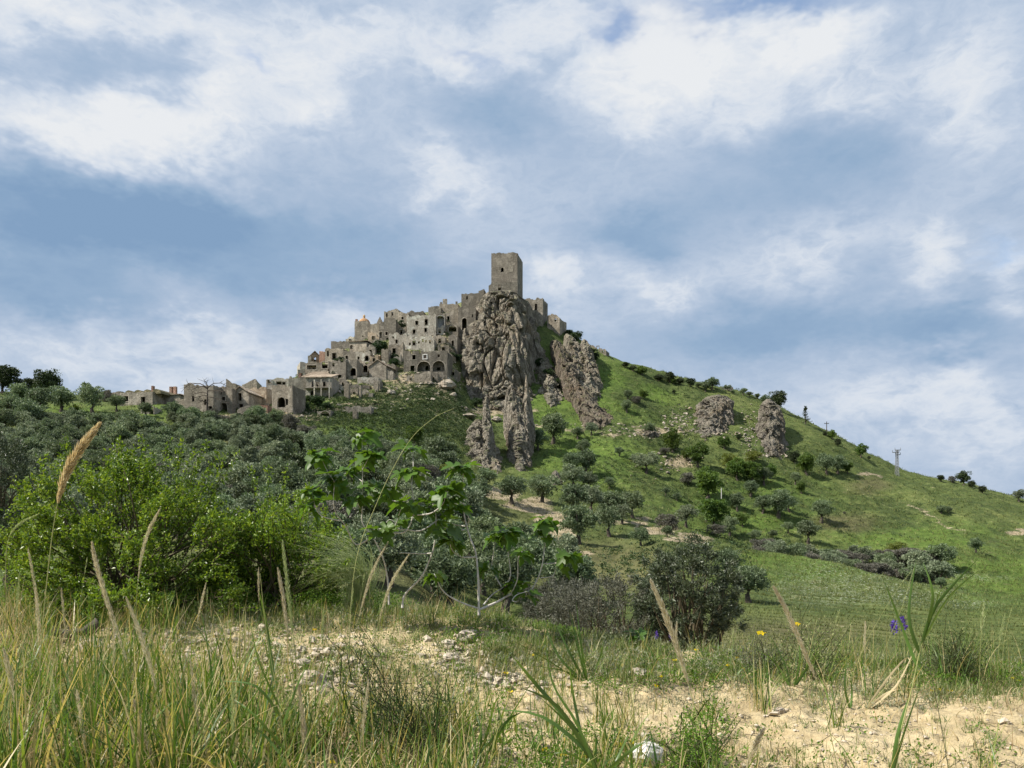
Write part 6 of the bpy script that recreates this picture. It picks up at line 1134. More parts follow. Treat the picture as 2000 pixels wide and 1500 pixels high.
clusters = [(1245, 280, 0, 11), (1180, 715, -.15, 10), (1110, 600, .2, 6), (1130, 645, -.2, 5), (1070, 915, -.3, 6), (1742, 600, .2, 11), (1745, 690, .2, 5), (1880, 800, 0, 9), (1803, 860, .25, 4), (1440, 690, .3, 8), (1512, 670, .2, 12), (1600, 790, -.05, 8), (1560, 985, .2, 10), (1400, 880, .3, 7), (1062, 500, 0, 8), (740, 655, -.2, 6), (922, 300, -.2, 10), (1148, 405, -.35, 11), (1160, 480, -.3, 7), (940, 165, 0, 8), (638, 90, .1, 7), (475, 350, -.1, 11), (335, 420, .1, 10), (310, 510, .2, 7), (565, 305, .25, 10), (690, 200, 0, 9), (382, 200, -.1, 9), (910, 500, -.3, 8), (800, 420, .25, 9), (590, 455, -.1, 9), (700, 390, .1, 6), (840, 620, -.2, 6), (1630, 1050, .1, 5), (1190, 520, -.2, 6), (1000, 520, 0, 5), (390, 480, 0, 6), (640, 230, .1, 6)]
for (x, y, d, n) in clusters:
    c = Zf(x, y, d)
    for k in range(n):
        a = 6.283 * k / n + r6.uniform(-.4, .4); dr = unit(np.array([math.cos(a), math.sin(a) * .8, r6.uniform(-.95, .35)])); s = r6.uniform(.12, .22) * (1 if k < n - 2 else .6)
        lo = obj('leaf', FL[r6.integers(6)], M['fig'], fig); nrm = Vector((r6.normal() * .35, r6.normal() * .35 - .15, 1)); X = Vector(dr); Z = (nrm - X * nrm.dot(X)).normalized(); Yv = Z.cross(X)
        from mathutils import Matrix
        lo.matrix_local = Matrix(((X.x, Yv.x, Z.x, 0), (X.y, Yv.y, Z.y, 0), (X.z, Yv.z, Z.z, 0), (0, 0, 0, 1))) @ Matrix.Scale(s, 4); lo.location = Vector(c + dr * .025 + r6.normal(size=3) * .012)
# fig seedling at the brink of the bank
b = bhit(1245, 1268); e = empty('fig_seedling', tuple(b)); tag(e, 'small leafy fig seedling on the brink beside the purple flowers', 'plant')
mb = MB(); tube(mb, [(0, 0, -.03), (.01, 0, .08), (0, .02, .16)], [.006, .005, .003], 5); obj('stem', mb.mesh('stem'), M['fig_bark'], e)
for k in range(12):
    a = 6.283 * k / 12 + r6.uniform(-.3, .3); dr = unit(np.array([math.cos(a), math.sin(a), r6.uniform(-.3, .6)])); lo = obj('leaf', FL[r6.integers(6)], M['fig'], e); X = Vector(dr); nrm = Vector((r6.normal() * .3, -.3, 1)); Z = (nrm - X * nrm.dot(X)).normalized(); Yv = Z.cross(X)
    lo.matrix_local = Matrix(((X.x, Yv.x, Z.x, 0), (X.y, Yv.y, Z.y, 0), (X.z, Yv.z, Z.z, 0), (0, 0, 0, 1))) @ Matrix.Scale(r6.uniform(.10, .17), 4); lo.location = Vector((0, 0, .06 + .1 * r6.random()))

# ------------------------------------------------------------------ reeds with plumes, each a plant of its own
def ribbon(mb, pts, w, side):
    pp = smooth_path(pts, 4); n = len(pp); t = np.linspace(0, 1, n); ww = w * np.clip(np.minimum(t * 5 + .45, 1), 0, 1) * (1 - t ** 2.2); tan = unit(np.gradient(pp, axis=0)); sd = unit(np.cross(tan, np.cross(np.asarray(side, float), tan)) + 1e-6)
    V = np.stack([pp - sd * ww[:, None], pp - np.cross(tan, sd) * (ww * .25)[:, None], pp + sd * ww[:, None]], 1); k = np.arange(n - 1)[:, None] * 3 + np.array([0, 1]); mb.add(V.reshape(-1, 3), np.stack([k, k + 1, k + 4, k + 3], -1).reshape(-1, 4))
def reed(label, path, plume=None, mat='plume', stem='stalk', rad=.0028, fat=.014, hair=.030, nh=900, leafs=(), name='reed_grass', cat='grass plant', tilt=.0, lmat='reed', lw=.008):
    b = bhit(*path[0]); Y = b[1]; e = empty(name, tuple(b)); tag(e, label, cat); r = r6; n = len(path)
    pp = smooth_path([P(px, py, Y + tilt * i / n + (0 if i else 0)) - b for i, (px, py) in enumerate(path)], 6); pp[0] -= (0, 0, .03)
    if path and rad:
        mb = MB(); tube(mb, pp, np.linspace(rad, rad * .45, len(pp)), 5); obj('stem', mb.mesh('stem'), M[stem], e)
    if plume is not None:
        i0 = int(plume * (len(pp) - 1)); q = pp[i0:]; m_ = len(q); t = r.random(nh); f = t * (m_ - 1); i = np.minimum(f.astype(int), m_ - 2); c = q[i] + (q[i + 1] - q[i]) * (f - i)[:, None]; tan = unit(q[i + 1] - q[i])
        env = np.sin(np.pi * np.clip(t * .93 + .06, 0, 1)) ** .6; rd = unit(np.cross(tan, unit(r.normal(size=(nh, 3))))); mb = MB()
        leaves(mb, c + rd * (fat * env * r.random(nh) * .55)[:, None], tan + rd * (.35 * env)[:, None] + r.normal(size=(nh, 3)) * .10, hair * (.5 + .7 * r.random(nh)) * (.45 + .55 * env), .085, .02, r); pl = obj('plume', mb.mesh('plume'), M[mat], e); pl['kind'] = 'stuff'
    for lf in leafs:
        mb = MB(); pts = [P(px, py, Y + .05 * r.normal() * (k > 0)) - b for k, (px, py) in enumerate(lf)]; ribbon(mb, pts, lw * r.uniform(.8, 1.25), (r.uniform(.6, 1), r.uniform(-.6, .6), .2)); obj('leaf', mb.mesh('leaf', True), M[lmat], e)
    return e
reed('tall golden plume bending right above the green shrub', [(66, 1570), (78, 1300), (92, 1130), (112, 985), (142, 900), (192, 831)], .62, 'plume_gold', fat=.026, hair=.050, nh=2600, rad=.0034)
reed('pale upright plume before the middle of the green shrub', [(262, 1300), (268, 1150), (284, 1055), (312, 995)], .42, 'plume', fat=.022, hair=.034, nh=1100)
reed('long tan plume leaning left over the dark dead log', [(305, 1470), (258, 1320), (217, 1200), (190, 1110), (180, 1062)], .32, 'plume', fat=.020, hair=.036, nh=1700)
reed('short pale plume at the left edge above the dry tussock', [(85, 1290), (70, 1160), (55, 1072)], .35, 'plume', fat=.016, hair=.03, nh=800)
reed('tan plume leaning left beside the long one', [(360, 1560), (318, 1400), (285, 1270), (247, 1168)], .45, 'plume', fat=.018, hair=.03, nh=1200)
reed('feathery tan plume low among the left grass', [(318, 1580), (296, 1480), (276, 1420), (261, 1368)], .3, 'plume', fat=.018, hair=.03, nh=1000)
reed('narrow tan plume at the lower middle left', [(606, 1590), (598, 1480), (592, 1410), (584, 1340)], .25, 'plume', fat=.016, hair=.03, nh=1100)
reed('upright tan plume rising left of the feather grass', [(588, 1520), (570, 1310), (556, 1190), (543, 1112)], .55, 'plume', fat=.014, hair=.03, nh=900)
reed('pale thin plume beside the upright tan one', [(596, 1540), (580, 1320), (565, 1180), (552, 1058)], .50, 'feather', fat=.016, hair=.03, nh=900)
reed('tan plume leaning right behind the feather grass', [(690, 1250), (708, 1180), (728, 1115), (757, 1060)], .25, 'plume', fat=.018, hair=.034, nh=1200)
reed('pinkish tan plume leaning right next to the fig stems', [(730, 1260), (747, 1188), (768, 1132), (798, 1084)], .25, 'plume', fat=.018, hair=.034, nh=1200)
reed('sharp tan plume leaning left before the dark olive', [(1395, 1580), (1368, 1430), (1340, 1320), (1305, 1215), (1272, 1136)], .48, 'plume', fat=.019, hair=.036, nh=2000, rad=.003)
reed('pale plume leaning left at the right of the bank', [(1640, 1520), (1606, 1365), (1572, 1275), (1537, 1195), (1512, 1148)], .36, 'plume', fat=.018, hair=.034, nh=1800)
reed('arching whitish plume at the left edge', [(5, 1470), (12, 1370), (32, 1315), (68, 1288)], .3, 'feather', fat=.018, hair=.034, nh=900)
reed('leaning plume over the left edge grass', [(45, 1560), (40, 1430), (22, 1330), (8, 1270)], .35, 'plume', fat=.016, hair=.03, nh=900)
reed('drooping pale plume left of the shrub', [(12, 1250), (12, 1085), (30, 1030), (75, 1004)], .5, 'feather', fat=.012, hair=.03, nh=500)
reed('small tan plume lying low on the sand at the bottom right', [(1455, 1560), (1462, 1490), (1478, 1450), (1492, 1425)], .2, 'plume', fat=.016, hair=.034, nh=900)
reed('straw tussock plume at the far left', [(80, 1330), (76, 1230), (70, 1150)], .3, 'plume', fat=.02, hair=.034, nh=900)
reed('long thin bare stalk arching high across the fig', [(677, 1450), (690, 1130), (735, 985), (795, 868), (845, 818), (886, 798)], None, rad=.0028)
reed('tall green stalk with strap leaves on the middle left', [(575, 1600), (548, 1400), (520, 1230), (508, 1120)], None, rad=.003, leafs=[[(548, 1400), (500, 1340), (430, 1330)], [(560, 1470), (500, 1400), (455, 1365)], [(535, 1330), (520, 1220), (505, 1150)], [(552, 1420), (580, 1340), (600, 1300)], [(565, 1500), (510, 1430), (450, 1420)], [(545, 1380), (505, 1290), (488, 1210)], [(570, 1530), (600, 1440), (610, 1380)]])
reed('tall green reed with a fan of leaves at the right', [(1732, 1570), (1757, 1440), (1780, 1350), (1796, 1275), (1815, 1215), (1850, 1150)], None, rad=.004, lw=.010, leafs=[[(1735, 1550), (1760, 1450), (1802, 1325)], [(1740, 1540), (1752, 1440), (1775, 1360)], [(1800, 1260), (1830, 1180), (1912, 1090)], [(1805, 1250), (1850, 1170), (1914, 1112)], [(1795, 1275), (1775, 1200), (1790, 1090)], [(1812, 1220), (1822, 1160), (1802, 1095)], [(1790, 1300), (1760, 1220), (1725, 1130)], [(1825, 1200), (1840, 1150), (1890, 1135)]])
reed('green reed clump fanning left at the bottom centre', [(1195, 1590), (1160, 1480), (1120, 1400), (1080, 1330)], None, rad=.0035, lw=.011, leafs=[[(1190, 1570), (1140, 1450), (1055, 1362)], [(1180, 1550), (1130, 1420), (1078, 1330), (1062, 1210)], [(1150, 1480), (1090, 1380), (1010, 1340)], [(1140, 1460), (1120, 1360), (1112, 1300)], [(1170, 1520), (1240, 1460), (1290, 1440)], [(1150, 1470), (1060, 1400), (960, 1385)], [(1185, 1580), (1200, 1500), (1230, 1430)], [(1160, 1500), (1100, 1470), (1020, 1490)], [(1130, 1430), (1050, 1340), (1000, 1280)]])
reed('green reed tuft at the brink under the dark olive', [(1145, 1330), (1135, 1270), (1118, 1200)], None, rad=.003, lw=.010, leafs=[[(1145, 1330), (1128, 1260), (1112, 1190)], [(1147, 1332), (1135, 1260), (1125, 1172)], [(1140, 1332), (1090, 1280), (1060, 1205)], [(1140, 1335), (1070, 1290), (1000, 1250)], [(1150, 1330), (1170, 1290), (1180, 1250)], [(1142, 1330), (1110, 1270), (1085, 1215)], [(1146, 1336), (1100, 1310), (1030, 1300)]])
reed('reed tuft left of the white stone, leaning right', [(930, 1510), (960, 1430), (1000, 1380)], None, rad=.003, lw=.010, leafs=[[(930, 1510), (955, 1420), (975, 1360), (1050, 1320)], [(935, 1500), (940, 1430), (925, 1380)], [(940, 1490), (990, 1410), (1040, 1330)], [(928, 1515), (900, 1450), (870, 1400)], [(950, 1460), (1000, 1400), (1060, 1385)]])
reed('spiky reed tuft at the brink right of the yellow flowers', [(1545, 1345), (1550, 1300), (1560, 1250)], None, rad=.0025, lw=.009, leafs=[[(1545, 1345), (1510, 1290), (1470, 1265)], [(1546, 1346), (1530, 1290), (1500, 1235)], [(1550, 1345), (1562, 1290), (1560, 1235)], [(1550, 1346), (1590, 1290), (1640, 1270)], [(1548, 1345), (1600, 1270), (1690, 1190)], [(1552, 1348), (1620, 1320), (1660, 1300)], [(1543, 1348), (1490, 1320), (1450, 1310)]])
reed('half dry reed tuft lying on the sand at the right', [(1690, 1388), (1740, 1330), (1790, 1280)], None, rad=.003, lw=.010, lmat='dry_grass', leafs=[[(1690, 1388), (1740, 1350), (1800, 1345)], [(1688, 1390), (1730, 1330), (1770, 1285), (1778, 1300)], [(1692, 1388), (1750, 1340), (1790, 1260)], [(1694, 1390), (1760, 1370), (1820, 1340)]])
reed('broad single reed blade standing on the sand at the right', [(1660, 1385), (1655, 1340), (1652, 1290)], None, rad=.002, lw=.010, leafs=[[(1660, 1385), (1650, 1340), (1654, 1285)], [(1661, 1385), (1664, 1350), (1660, 1320)]])
reed('thin seed grass arching right against the meadow', [(1690, 1400), (1720, 1290), (1760, 1190), (1785, 1110)], .72, 'feather', fat=.006, hair=.02, nh=120, rad=.0016)
reed('second thin seed grass arching beside the first', [(1640, 1380), (1690, 1260), (1740, 1170), (1780, 1115)], .8, 'feather', fat=.005, hair=.02, nh=80, rad=.0014)
reed('forked seed grass at the right edge', [(1912, 1370), (1915, 1260), (1922, 1180)], .6, 'feather', fat=.012, hair=.06, nh=70, rad=.0016)
reed('dark slender stem at the right leaning over the sand', [(1862, 1560), (1835, 1400), (1815, 1300), (1800, 1240)], None, rad=.0022, stem='dark_stem')
reed('dark slender stem before the pale plume', [(1560, 1330), (1552, 1230), (1538, 1130), (1525, 1100)], None, rad=.0016, stem='dark_stem')
for i, (px, py, tx, ty) in enumerate([(760, 1330, 742, 1180), (700, 1330, 712, 1120), (660, 1520, 690, 1150), (1080, 1540, 1180, 1290), (1440, 1400, 1432, 1230), (1600, 1400, 1640, 1190), (1960, 1340, 1975, 1190), (1010, 1320, 1035, 1210), (420, 1350, 405, 1150), (150, 1340, 170, 1090)]):
    reed('thin green grass stem, ' + ['left of the dark wiry bush', 'beside the feather grass', 'crossing the dark wiry bush', 'leaning right over the bottom centre sand', 'upright by the yellow flowers', 'bent right between the two right plumes', 'near the right picture edge', 'under the fig stems', 'before the middle of the left bank', 'in front of the green shrub'][i], [(px, py), ((px + tx) / 2 - 8, (py + ty) / 2), (tx, ty)], .86, 'feather', fat=.006, hair=.02, nh=90, rad=.0018)
for i, (px, py, tx, ty, lab) in enumerate([(130, 1560, 100, 1300, 'pale seed head low at the far left, first'), (200, 1590, 150, 1350, 'pale seed head leaning left beside the far left one'), (420, 1580, 372, 1290, 'thin seed head rising over the gravel patch'), (470, 1600, 455, 1330, 'upright seed head left of the green strap leaved stalk'), (240, 1420, 222, 1230, 'seed head right behind the dead log'), (150, 1330, 120, 1150, 'straw seed head under the tall golden plume'), (40, 1300, 38, 1120, 'straw seed head by the left picture edge'), (700, 1600, 720, 1330, 'seed head leaning right at the lower middle'), (380, 1300, 402, 1140, 'seed head under the right end of the big shrub'), (640, 1330, 632, 1190, 'short seed head left of the feather grass'), (1330, 1330, 1322, 1215, 'short pale seed head by the purple pair'), (1700, 1340, 1690, 1215, 'pale seed head left of the tall purple spikes'), (1950, 1345, 1962, 1200, 'pale seed head near the right edge'), (520, 1240, 505, 1110, 'slender seed head before the second shrub')]):
    reed(lab, [(px, py), ((px + tx) / 2 - 6, (py + ty) / 2), (tx, ty)], .55, 'plume' if i % 3 else 'feather', fat=.011, hair=.028, nh=520, rad=.0018)
# feather grass
b = bhit(690, 1200); Y = b[1]; e = empty('feather_grass', tuple(b)); tag(e, 'wispy pale feather grass tuft blown leftward beside the fig', 'grass plant'); mb = MB()
for k in range(300):
    p0 = (690 + r6.normal() * 14, 1196); p1 = (735 + r6.normal() * 26, 1075 + r6.normal() * 18); p2 = (632 + r6.normal() * 40, 1075 + r6.uniform(-40, 95)); dy = r6.normal() * .12; pts = []
    for t in np.linspace(0, 1, 6): pts.append(P((1 - t) ** 2 * p0[0] + 2 * t * (1 - t) * p1[0] + t * t * p2[0], (1 - t) ** 2 * p0[1] + 2 * t * (1 - t) * p1[1] + t * t * p2[1], Y + dy * t) - b)
    ribbon(mb, pts, .0036, (1, .3, .2))
f = obj('blades', mb.mesh('blades'), M['feather'], e); f['kind'] = 'stuff'
# wiry dark bush in the lower middle, small dark bushes on the brink
def wiry(label, px, py, tips, mat, n, ls, seed, name='wiry_bush'):
    r = np.random.default_rng(seed); b = bhit(px, py); Y = b[1]; e = empty(name, tuple(b)); tag(e, label, 'bush'); br = MB(); lf = MB()
    for k in range(n):
        tx, ty = tips[k % len(tips)]; tx += r.normal() * 26; ty += r.normal() * 22; tip = P(tx, ty, Y + r.normal() * .25) - b; st = tip * r.uniform(.15, .75) * (1, 1, .85) + r.normal(size=3) * .05 if k > 10 else np.array([0, 0, -.02]); mid = (st + tip) / 2 + r.normal(size=3) * .09
        tube(br, [st, mid, tip], [.004, .003, .001], 3, False); m_ = 26; t = r.random((m_, 1)); leaves(lf, st + (tip - st) * t + r.normal(size=(m_, 3)) * .035, unit(r.normal(size=(m_, 3))) + unit(tip) * .6, ls * r.uniform(.6, 1.3, m_), .3, .1, r)
    obj('branches', br.mesh('branches'), M['dark_stem'], e); f = obj('foliage', lf.mesh('foliage'), M[mat], e); f['kind'] = 'stuff'
M['wiry'] = leaf_mat('wiry_leaf', [(.025, .045, .012), (.05, .08, .02), (.09, .13, .035)], .25, .5, .05)
wiry('dark wiry thin leaved bush in the lower middle grass', 815, 1500, [(700, 1250), (740, 1290), (780, 1330), (800, 1380), (840, 1400), (850, 1330), (760, 1400), (880, 1430), (660, 1220), (820, 1440), (870, 1380), (730, 1350)], 'wiry', 120, .024, 81)
wiry('small dark dense bush on the brink at the far right', 1868, 1335, [(1850, 1270), (1870, 1250), (1890, 1265), (1862, 1290), (1880, 1300), (1830, 1290)], 'wiry', 110, .028, 82)
wiry('grey tangled low bush below the yellow flower', 1485, 1320, [(1470, 1285), (1500, 1270), (1520, 1285), (1450, 1295), (1490, 1300)], 'olive_twig', 90, .022, 83)
wiry('leafy green weed standing on the sand right of the white stone', 1362, 1520, [(1345, 1430), (1370, 1400), (1360, 1440), (1340, 1460), (1378, 1450), (1365, 1380)], 'weed', 60, .030, 84, 'green_weed')
wiry('grey leaved herb under the pale plume on the brink', 1590, 1330, [(1600, 1220), (1570, 1260), (1620, 1260), (1545, 1255), (1640, 1270)], 'short_grass', 70, .03, 85, 'grey_herb')
# flowers
def flower(label, px, py, gx, gy, mat, size, kind, group=None):
    b = bhit(gx, gy); Y = b[1]; e = empty('yellow_flower' if mat == 'yellow' else 'purple_flower', tuple(b)); tag(e, label, 'flower', group); top = P(px, py, Y) - b; mb = MB(); tube(mb, [(0, 0, -.01), top * .5 + (.006, 0, 0), top], [.0016, .0014, .001], 4); obj('stem', mb.mesh('stem'), M['stalk'], e); mb = MB()
    if kind == 'cup':
        for k in range(5):
            a = 6.283 * k / 5; d = np.array([math.cos(a), math.sin(a) - .5, .35]); leaves(mb, top[None] + d * size * .05, d[None], np.array([size]), .95, .1, r6)
    else:
        n = 60; t = r6.random((n, 1)); v = unit(r6.normal(size=(n, 3))); leaves(mb, top + np.array([0, 0, 1.0]) * size * (t - .6) + v * size * .16 * (1.2 - t), v + (0, 0, .7), size * .35 * r6.uniform(.6, 1.2, n), .5, .1, r6)
    obj('petals', mb.mesh('petals'), M[mat], e)
flower('larger yellow cup flower on a bent stem at the brink', 1487, 1238, 1500, 1300, 'yellow', .05, 'cup'); flower('yellow flower behind the pale plume tip', 1556, 1220, 1562, 1320, 'yellow', .042, 'cup')
flower('purple flower left of the two by the fig seedling', 1282, 1240, 1262, 1285, 'purple', .06, 'spike'); flower('purple flower right of the two by the fig seedling', 1310, 1241, 1320, 1290, 'purple', .06, 'spike')
flower('purple spike flower, left of the tall pair on the right brink', 1746, 1222, 1752, 1325, 'purple', .10, 'spike'); flower('purple spike flower, right of the tall pair on the right brink', 1763, 1214, 1768, 1325, 'purple', .10, 'spike')
for i, (px, py) in enumerate([(270, 1092), (283, 1112), (301, 1106)]): flower(['upper', 'lower', 'rightmost'][i] + ' of three purple flowers under the green shrub', px, py, px + 4, 1195, 'purple', .07, 'spike')
for (px, py) in [(1440, 1285), (1452, 1306), (1360, 1270), (1420, 1300), (1318, 1290), (1290, 1322), (1215, 1300), (1283, 1340), (1840, 1312), (1855, 1350), (1835, 1348), (1820, 1350), (1890, 1325), (1975, 1325), (1990, 1330), (1065, 1465), (1140, 1480), (1100, 1475), (745, 1440), (748, 1445), (825, 1448), (988, 1315), (998, 1352), (360, 1400), (450, 1348), (488, 1312), (500, 1340), (648, 1490), (615, 1230), (1040, 1280), (1210, 1455), (1235, 1450)]:
    flower('tiny yellow flower scattered in the weeds of the sandy bank', px, py, px + r6.normal() * 3, py + 10, 'yellow', .026, 'cup', 'tiny yellow flowers')
# stones and dead wood
import bmesh
b = bhit(1263, 1484); bm = bmesh.new(); bmesh.ops.create_cube(bm, size=1.0); rr_ = np.random.default_rng(3)
for v in bm.verts: v.co = Vector((v.co.x * .20, v.co.y * .16, v.co.z * .115)) + Vector(rr_.normal(size=3) * .026)
bmesh.ops.bevel(bm, geom=bm.edges[:], offset=.034, segments=1, affect='EDGES'); bmesh.ops.triangulate(bm, faces=bm.faces[:]); bmesh.ops.subdivide_edges(bm, edges=bm.edges[:], cuts=1)
for v in bm.verts: v.co += Vector(rr_.normal(size=3) * .004)
me = bpy.data.meshes.new('stone'); bm.to_mesh(me); bm.free(); me.shade_flat(); ws = obj('stone', me, M['white_stone'], None, tuple(b + (0, 0, .045))); ws.rotation_euler = (.12, .22, .5); tag(ws, 'angular white stone on the sand at the bottom centre', 'stone')
boulder('stone', 'grey round stone half buried at the brink', 0, 0, 40, M['bank_stone'], 'stone', seed=13, flat=.6, p=bhit(1243, 1322))
for i, (px, py, w, lab) in enumerate([(590, 1300, 30, 'rounded pinkish stone behind the left grass'), (610, 1330, 48, 'brownish stone by the upright tan plume'), (640, 1282, 24, 'pale stone above the brownish one'), (665, 1268, 22, 'small pale stone in the gravel patch'), (875, 1262, 26, 'pale stone below the fig stems'), (910, 1252, 40, 'flat sandy stone under the fig'), (925, 1240, 16, 'little whitish stone beside the flat sandy one'), (180, 1275, 46, 'pale stone behind the left plumes'), (30, 1198, 16, 'whitish stone at the left edge'), (880, 1290, 30, 'half buried stone right of the wiry bush'), (1180, 1420, 14, 'small clod left of the white stone'), (1520, 1395, 24, 'flat clod on the open sand')]):
    boulder('stone', lab, 0, 0, w, M['bank_stone'], 'stone', seed=20 + i, flat=.6, p=bhit(px, py))
b = bhit(150, 1248); mb = MB(); q = [P(98, 1232, b[1]) - b, P(130, 1238, b[1]) - b, P(170, 1232, b[1] + .05) - b, P(195, 1216, b[1] + .1) - b]; tube(mb, smooth_path(q, 4), np.linspace(.035, .05, 13) * (1 + .2 * r6.normal(size=13)), 8); tag(obj('dead_log', mb.mesh('dead_log', True), M['bark'], None, tuple(b)), 'short dark dead log lying behind the left plumes', 'log')
mb = MB(); V_ = []
pebble_field(mb, 2600, lambda: (lambda px, py: bhit(px, py))(r6.uniform(-40, 2040), r6.uniform(1195, 1540)), lambda: .004 + r6.exponential(.006), r6)
for (cx, cy, rx, ry, n) in [(430, 1265, 170, 60, 850), (640, 1300, 120, 60, 600), (900, 1280, 110, 45, 550), (200, 1260, 150, 30, 250), (1000, 1330, 120, 30, 250)]:
    pebble_field(mb, n, lambda: bhit(cx + r6.normal() * rx * .5, cy + r6.normal() * ry * .5), lambda: min(.006 + r6.exponential(.011), .05), r6)
tw = MB()
for k in range(150):
    p = bhit(r6.uniform(880, 2050), r6.uniform(1340, 1540)) + (0, 0, .008); a_ = r6.uniform(0, 6.28); L_ = r6.uniform(.04, .22); d_ = np.array([math.cos(a_), math.sin(a_), .05]); q = p + d_ * L_; q[2] = bz(q[0], q[1]) + .01; m_ = (p + q) / 2 + r6.normal(size=3) * .012 + (0, 0, .01); tube(tw, [p, m_, q], [.0022, .0018, .001], 4)
tag(obj('fallen_twigs', tw.mesh('fallen_twigs'), M['twig']), 'fallen dry twigs littering the sand', 'twigs', kind='stuff')
tag(obj('gravel', mb.mesh('gravel'), M['gravel']), 'loose pale gravel on the sandy bank', 'gravel', kind='stuff')

# ------------------------------------------------------------------ grasses of the bank: nobody could count them
def spread_(n, x0, x1, y0, y1, r=r6):
    return np.array([bhit(a, b) for a, b in zip(r.uniform(x0, x1, n), r.uniform(y0, y1, n))])
def clumpy(n, x0, x1, y0, y1, nc, rad, r=r6):
    cs = spread_(nc, x0, x1, y0, y1, r); c = cs[r.integers(nc, size=n)]; xy = c[:, :2] + r.normal(size=(n, 2)) * rad; return np.array([(x, y, bz(x, y)) for x, y in xy])
mb = MB()
for (n, x0, x1, y0, y1, nc, rad, L0, L1, w0, w1) in [(1200, -80, 520, 1400, 1640, 70, .05, .35, 1.0, .0035, .009), (900, 480, 920, 1420, 1640, 55, .05, .22, .6, .003, .008), (1500, -80, 340, 1215, 1420, 75, .06, .2, .6, .003, .0065), (650, 330, 940, 1280, 1440, 50, .055, .12, .40, .0025, .005), (1100, -40, 420, 1186, 1240, 70, .07, .15, .5, .003, .005), (700, 420, 1000, 1190, 1235, 60, .07, .1, .36, .0025, .0045), (700, 850, 1250, 1400, 1640, 50, .05, .12, .38, .002, .0055), (600, 1560, 2060, 1285, 1350, 34, .05, .15, .62, .002, .0045), (550, 1000, 1700, 1262, 1335, 50, .05, .08, .40, .002, .004), (350, 1250, 2060, 1400, 1640, 40, .04, .06, .22, .002, .004), (330, 1050, 2060, 1360, 1640, 24, .03, .2, .55, .0025, .006), (500, 880, 1300, 1290, 1400, 40, .05, .08, .26, .002, .005)]:
    p = clumpy(n, x0, x1, y0, y1, nc, rad); blades(mb, p - (0, 0, .01), r6.uniform(0, 6.28, n), r6.uniform(L0, L1, n), r6.uniform(w0, w1, n), r6.uniform(0, .4, n), r6.uniform(0, 1.3, n) ** 1.5, 6)
for (n, x0, x1, y0, y1, nc, L0, L1) in [(620, -80, 620, 1400, 1640, 110, .25, .62), (260, -80, 340, 1240, 1400, 60, .2, .5), (220, 560, 940, 1420, 1640, 50, .18, .42), (120, 940, 1300, 1420, 1640, 30, .12, .35), (120, 1250, 2050, 1290, 1340, 40, .10, .3)]:
    p = clumpy(n, x0, x1, y0, y1, nc, .03); blades(mb, p - (0, 0, .01), r6.uniform(0, 6.28, n), r6.uniform(L0, L1, n), r6.uniform(.006, .0125, n), r6.uniform(.1, .6, n), r6.uniform(.2, 2.4, n), 8)
tag(obj('tall_grass', mb.mesh('tall_grass', True), M['grass']), 'tall mixed green and straw grass on the bank', 'grass', kind='stuff')
mb = MB()
for (n, x0, x1, y0, y1, nc, rad, L0, L1) in [(1000, -80, 480, 1230, 1640, 60, .05, .25, .75), (450, 400, 940, 1280, 1640, 45, .05, .2, .5), (700, 900, 2060, 1280, 1560, 120, .05, .05, .24), (500, 0, 1000, 1188, 1230, 50, .06, .12, .4)]:
    p = clumpy(n, x0, x1, y0, y1, nc, rad); blades(mb, p - (0, 0, .01), r6.uniform(0, 6.28, n), r6.uniform(L0, L1, n), r6.uniform(.0014, .0036, n), r6.uniform(0, .5, n), r6.uniform(0, 1.9, n) ** 1.5, 6)
for (n, x0, x1, y0, y1) in [(420, -60, 560, 1260, 1600), (160, 560, 950, 1330, 1600), (120, 950, 2050, 1280, 1500)]:
    p = clumpy(n, x0, x1, y0, y1, 70, .05); blades(mb, p - (0, 0, .01), r6.uniform(0, 6.28, n), r6.uniform(.12, .38, n), r6.uniform(.0025, .006, n), r6.uniform(.1, .8, n), r6.uniform(1.2, 4.2, n), 9)
tag(obj('dry_grass', mb.mesh('dry_grass', True), M['dry_grass']), 'dry straw coloured grass stalks on the bank', 'grass', kind='stuff')
mb = MB()
for (n, x0, x1, y0, y1, nc, rad, L0, L1) in [(11000, -60, 1000, 1183, 1225, 650, .07, .06, .20), (8500, 930, 2060, 1256, 1338, 190, .05, .04, .20), (5200, 330, 1000, 1222, 1330, 260, .05, .04, .15), (3600, 900, 2060, 1335, 1560, 200, .04, .02, .09), (5000, 940, 1300, 1212, 1310, 260, .06, .05, .18), (3000, -60, 900, 1230, 1600, 200, .06, .04, .16), (3000, 1700, 2060, 1298, 1365, 130, .06, .05, .20), (1600, 1500, 2060, 1335, 1380, 60, .05, .03, .12)]:
    p = clumpy(n, x0, x1, y0, y1, nc, rad); blades(mb, p - (0, 0, .005), r6.uniform(0, 6.28, n), r6.uniform(L0, L1, n), r6.uniform(.0018, .0042, n), r6.uniform(0, .8, n), r6.uniform(0, 1.2, n), 3)
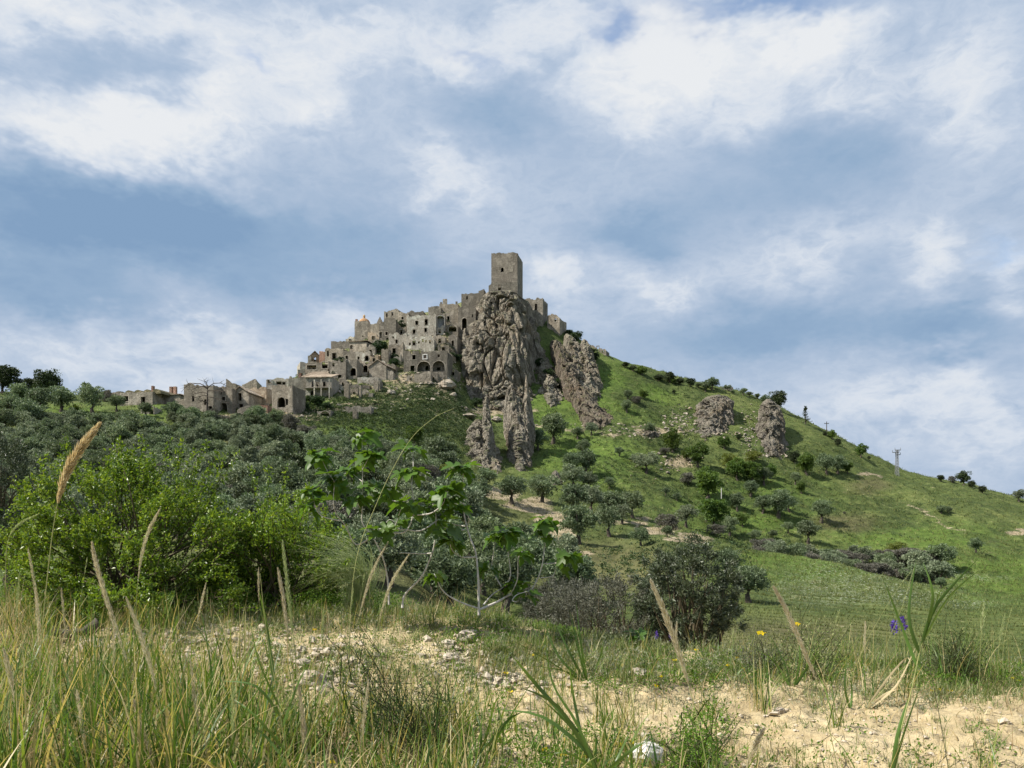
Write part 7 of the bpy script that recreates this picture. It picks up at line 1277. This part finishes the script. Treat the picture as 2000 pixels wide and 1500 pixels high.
tag(obj('short_grass', mb.mesh('short_grass'), M['short_grass']), 'short sparse grass along the brink of the bank', 'grass', kind='stuff')
mb = MB()
for (n, x0, x1, y0, y1, nc, rad, h) in [(16000, 180, 780, 1176, 1206, 300, .10, .26), (6000, -60, 260, 1178, 1215, 120, .10, .30), (4200, 990, 1240, 1430, 1600, 90, .06, .08), (4500, 1290, 1720, 1280, 1332, 140, .06, .09), (4500, 1740, 2060, 1296, 1350, 110, .07, .13), (5000, -60, 660, 1330, 1600, 170, .06, .12), (3000, 600, 1000, 1330, 1600, 110, .06, .09), (3500, 860, 1130, 1205, 1275, 110, .06, .10), (1200, 1340, 1420, 1400, 1520, 20, .05, .10), (3500, 1140, 1500, 1285, 1350, 120, .05, .07), (1500, 1250, 2060, 1400, 1560, 50, .05, .04), (2500, 330, 900, 1225, 1330, 120, .06, .06)]:
    p = clumpy(n, x0, x1, y0, y1, nc, rad); p[:, 2] += r6.random(n) * h; leaves(mb, p, unit(r6.normal(size=(n, 3))) + (0, 0, .5), r6.uniform(.012, .032, n), .5, .2, r6)
tag(obj('ground_cover', mb.mesh('ground_cover'), M['weed']), 'low leafy weeds and clover on the bank', 'weeds', kind='stuff')
M['herb'] = leaf_mat('herb_leaf', [(.12, .14, .08), (.19, .21, .13), (.28, .30, .20), (.38, .38, .26)], .3, .6, .05, tt=(1.05, 1.05, .75))
mb = MB()
for (n, x0, x1, y0, y1, nc, rad, h) in [(9000, 950, 2060, 1258, 1335, 170, .06, .16), (2500, 400, 1000, 1190, 1240, 60, .06, .14), (2200, 1250, 2060, 1335, 1390, 60, .05, .06), (2200, -40, 600, 1250, 1450, 70, .06, .12)]:
    p = clumpy(n, x0, x1, y0, y1, nc, rad); p[:, 2] += r6.random(n) ** 1.5 * h; leaves(mb, p, unit(r6.normal(size=(n, 3))) + (0, 0, .9), r6.uniform(.015, .040, n), .28, .15, r6)
tag(obj('grey_herbs', mb.mesh('grey_herbs'), M['herb']), 'grey green herbs along the brink of the bank', 'weeds', kind='stuff')
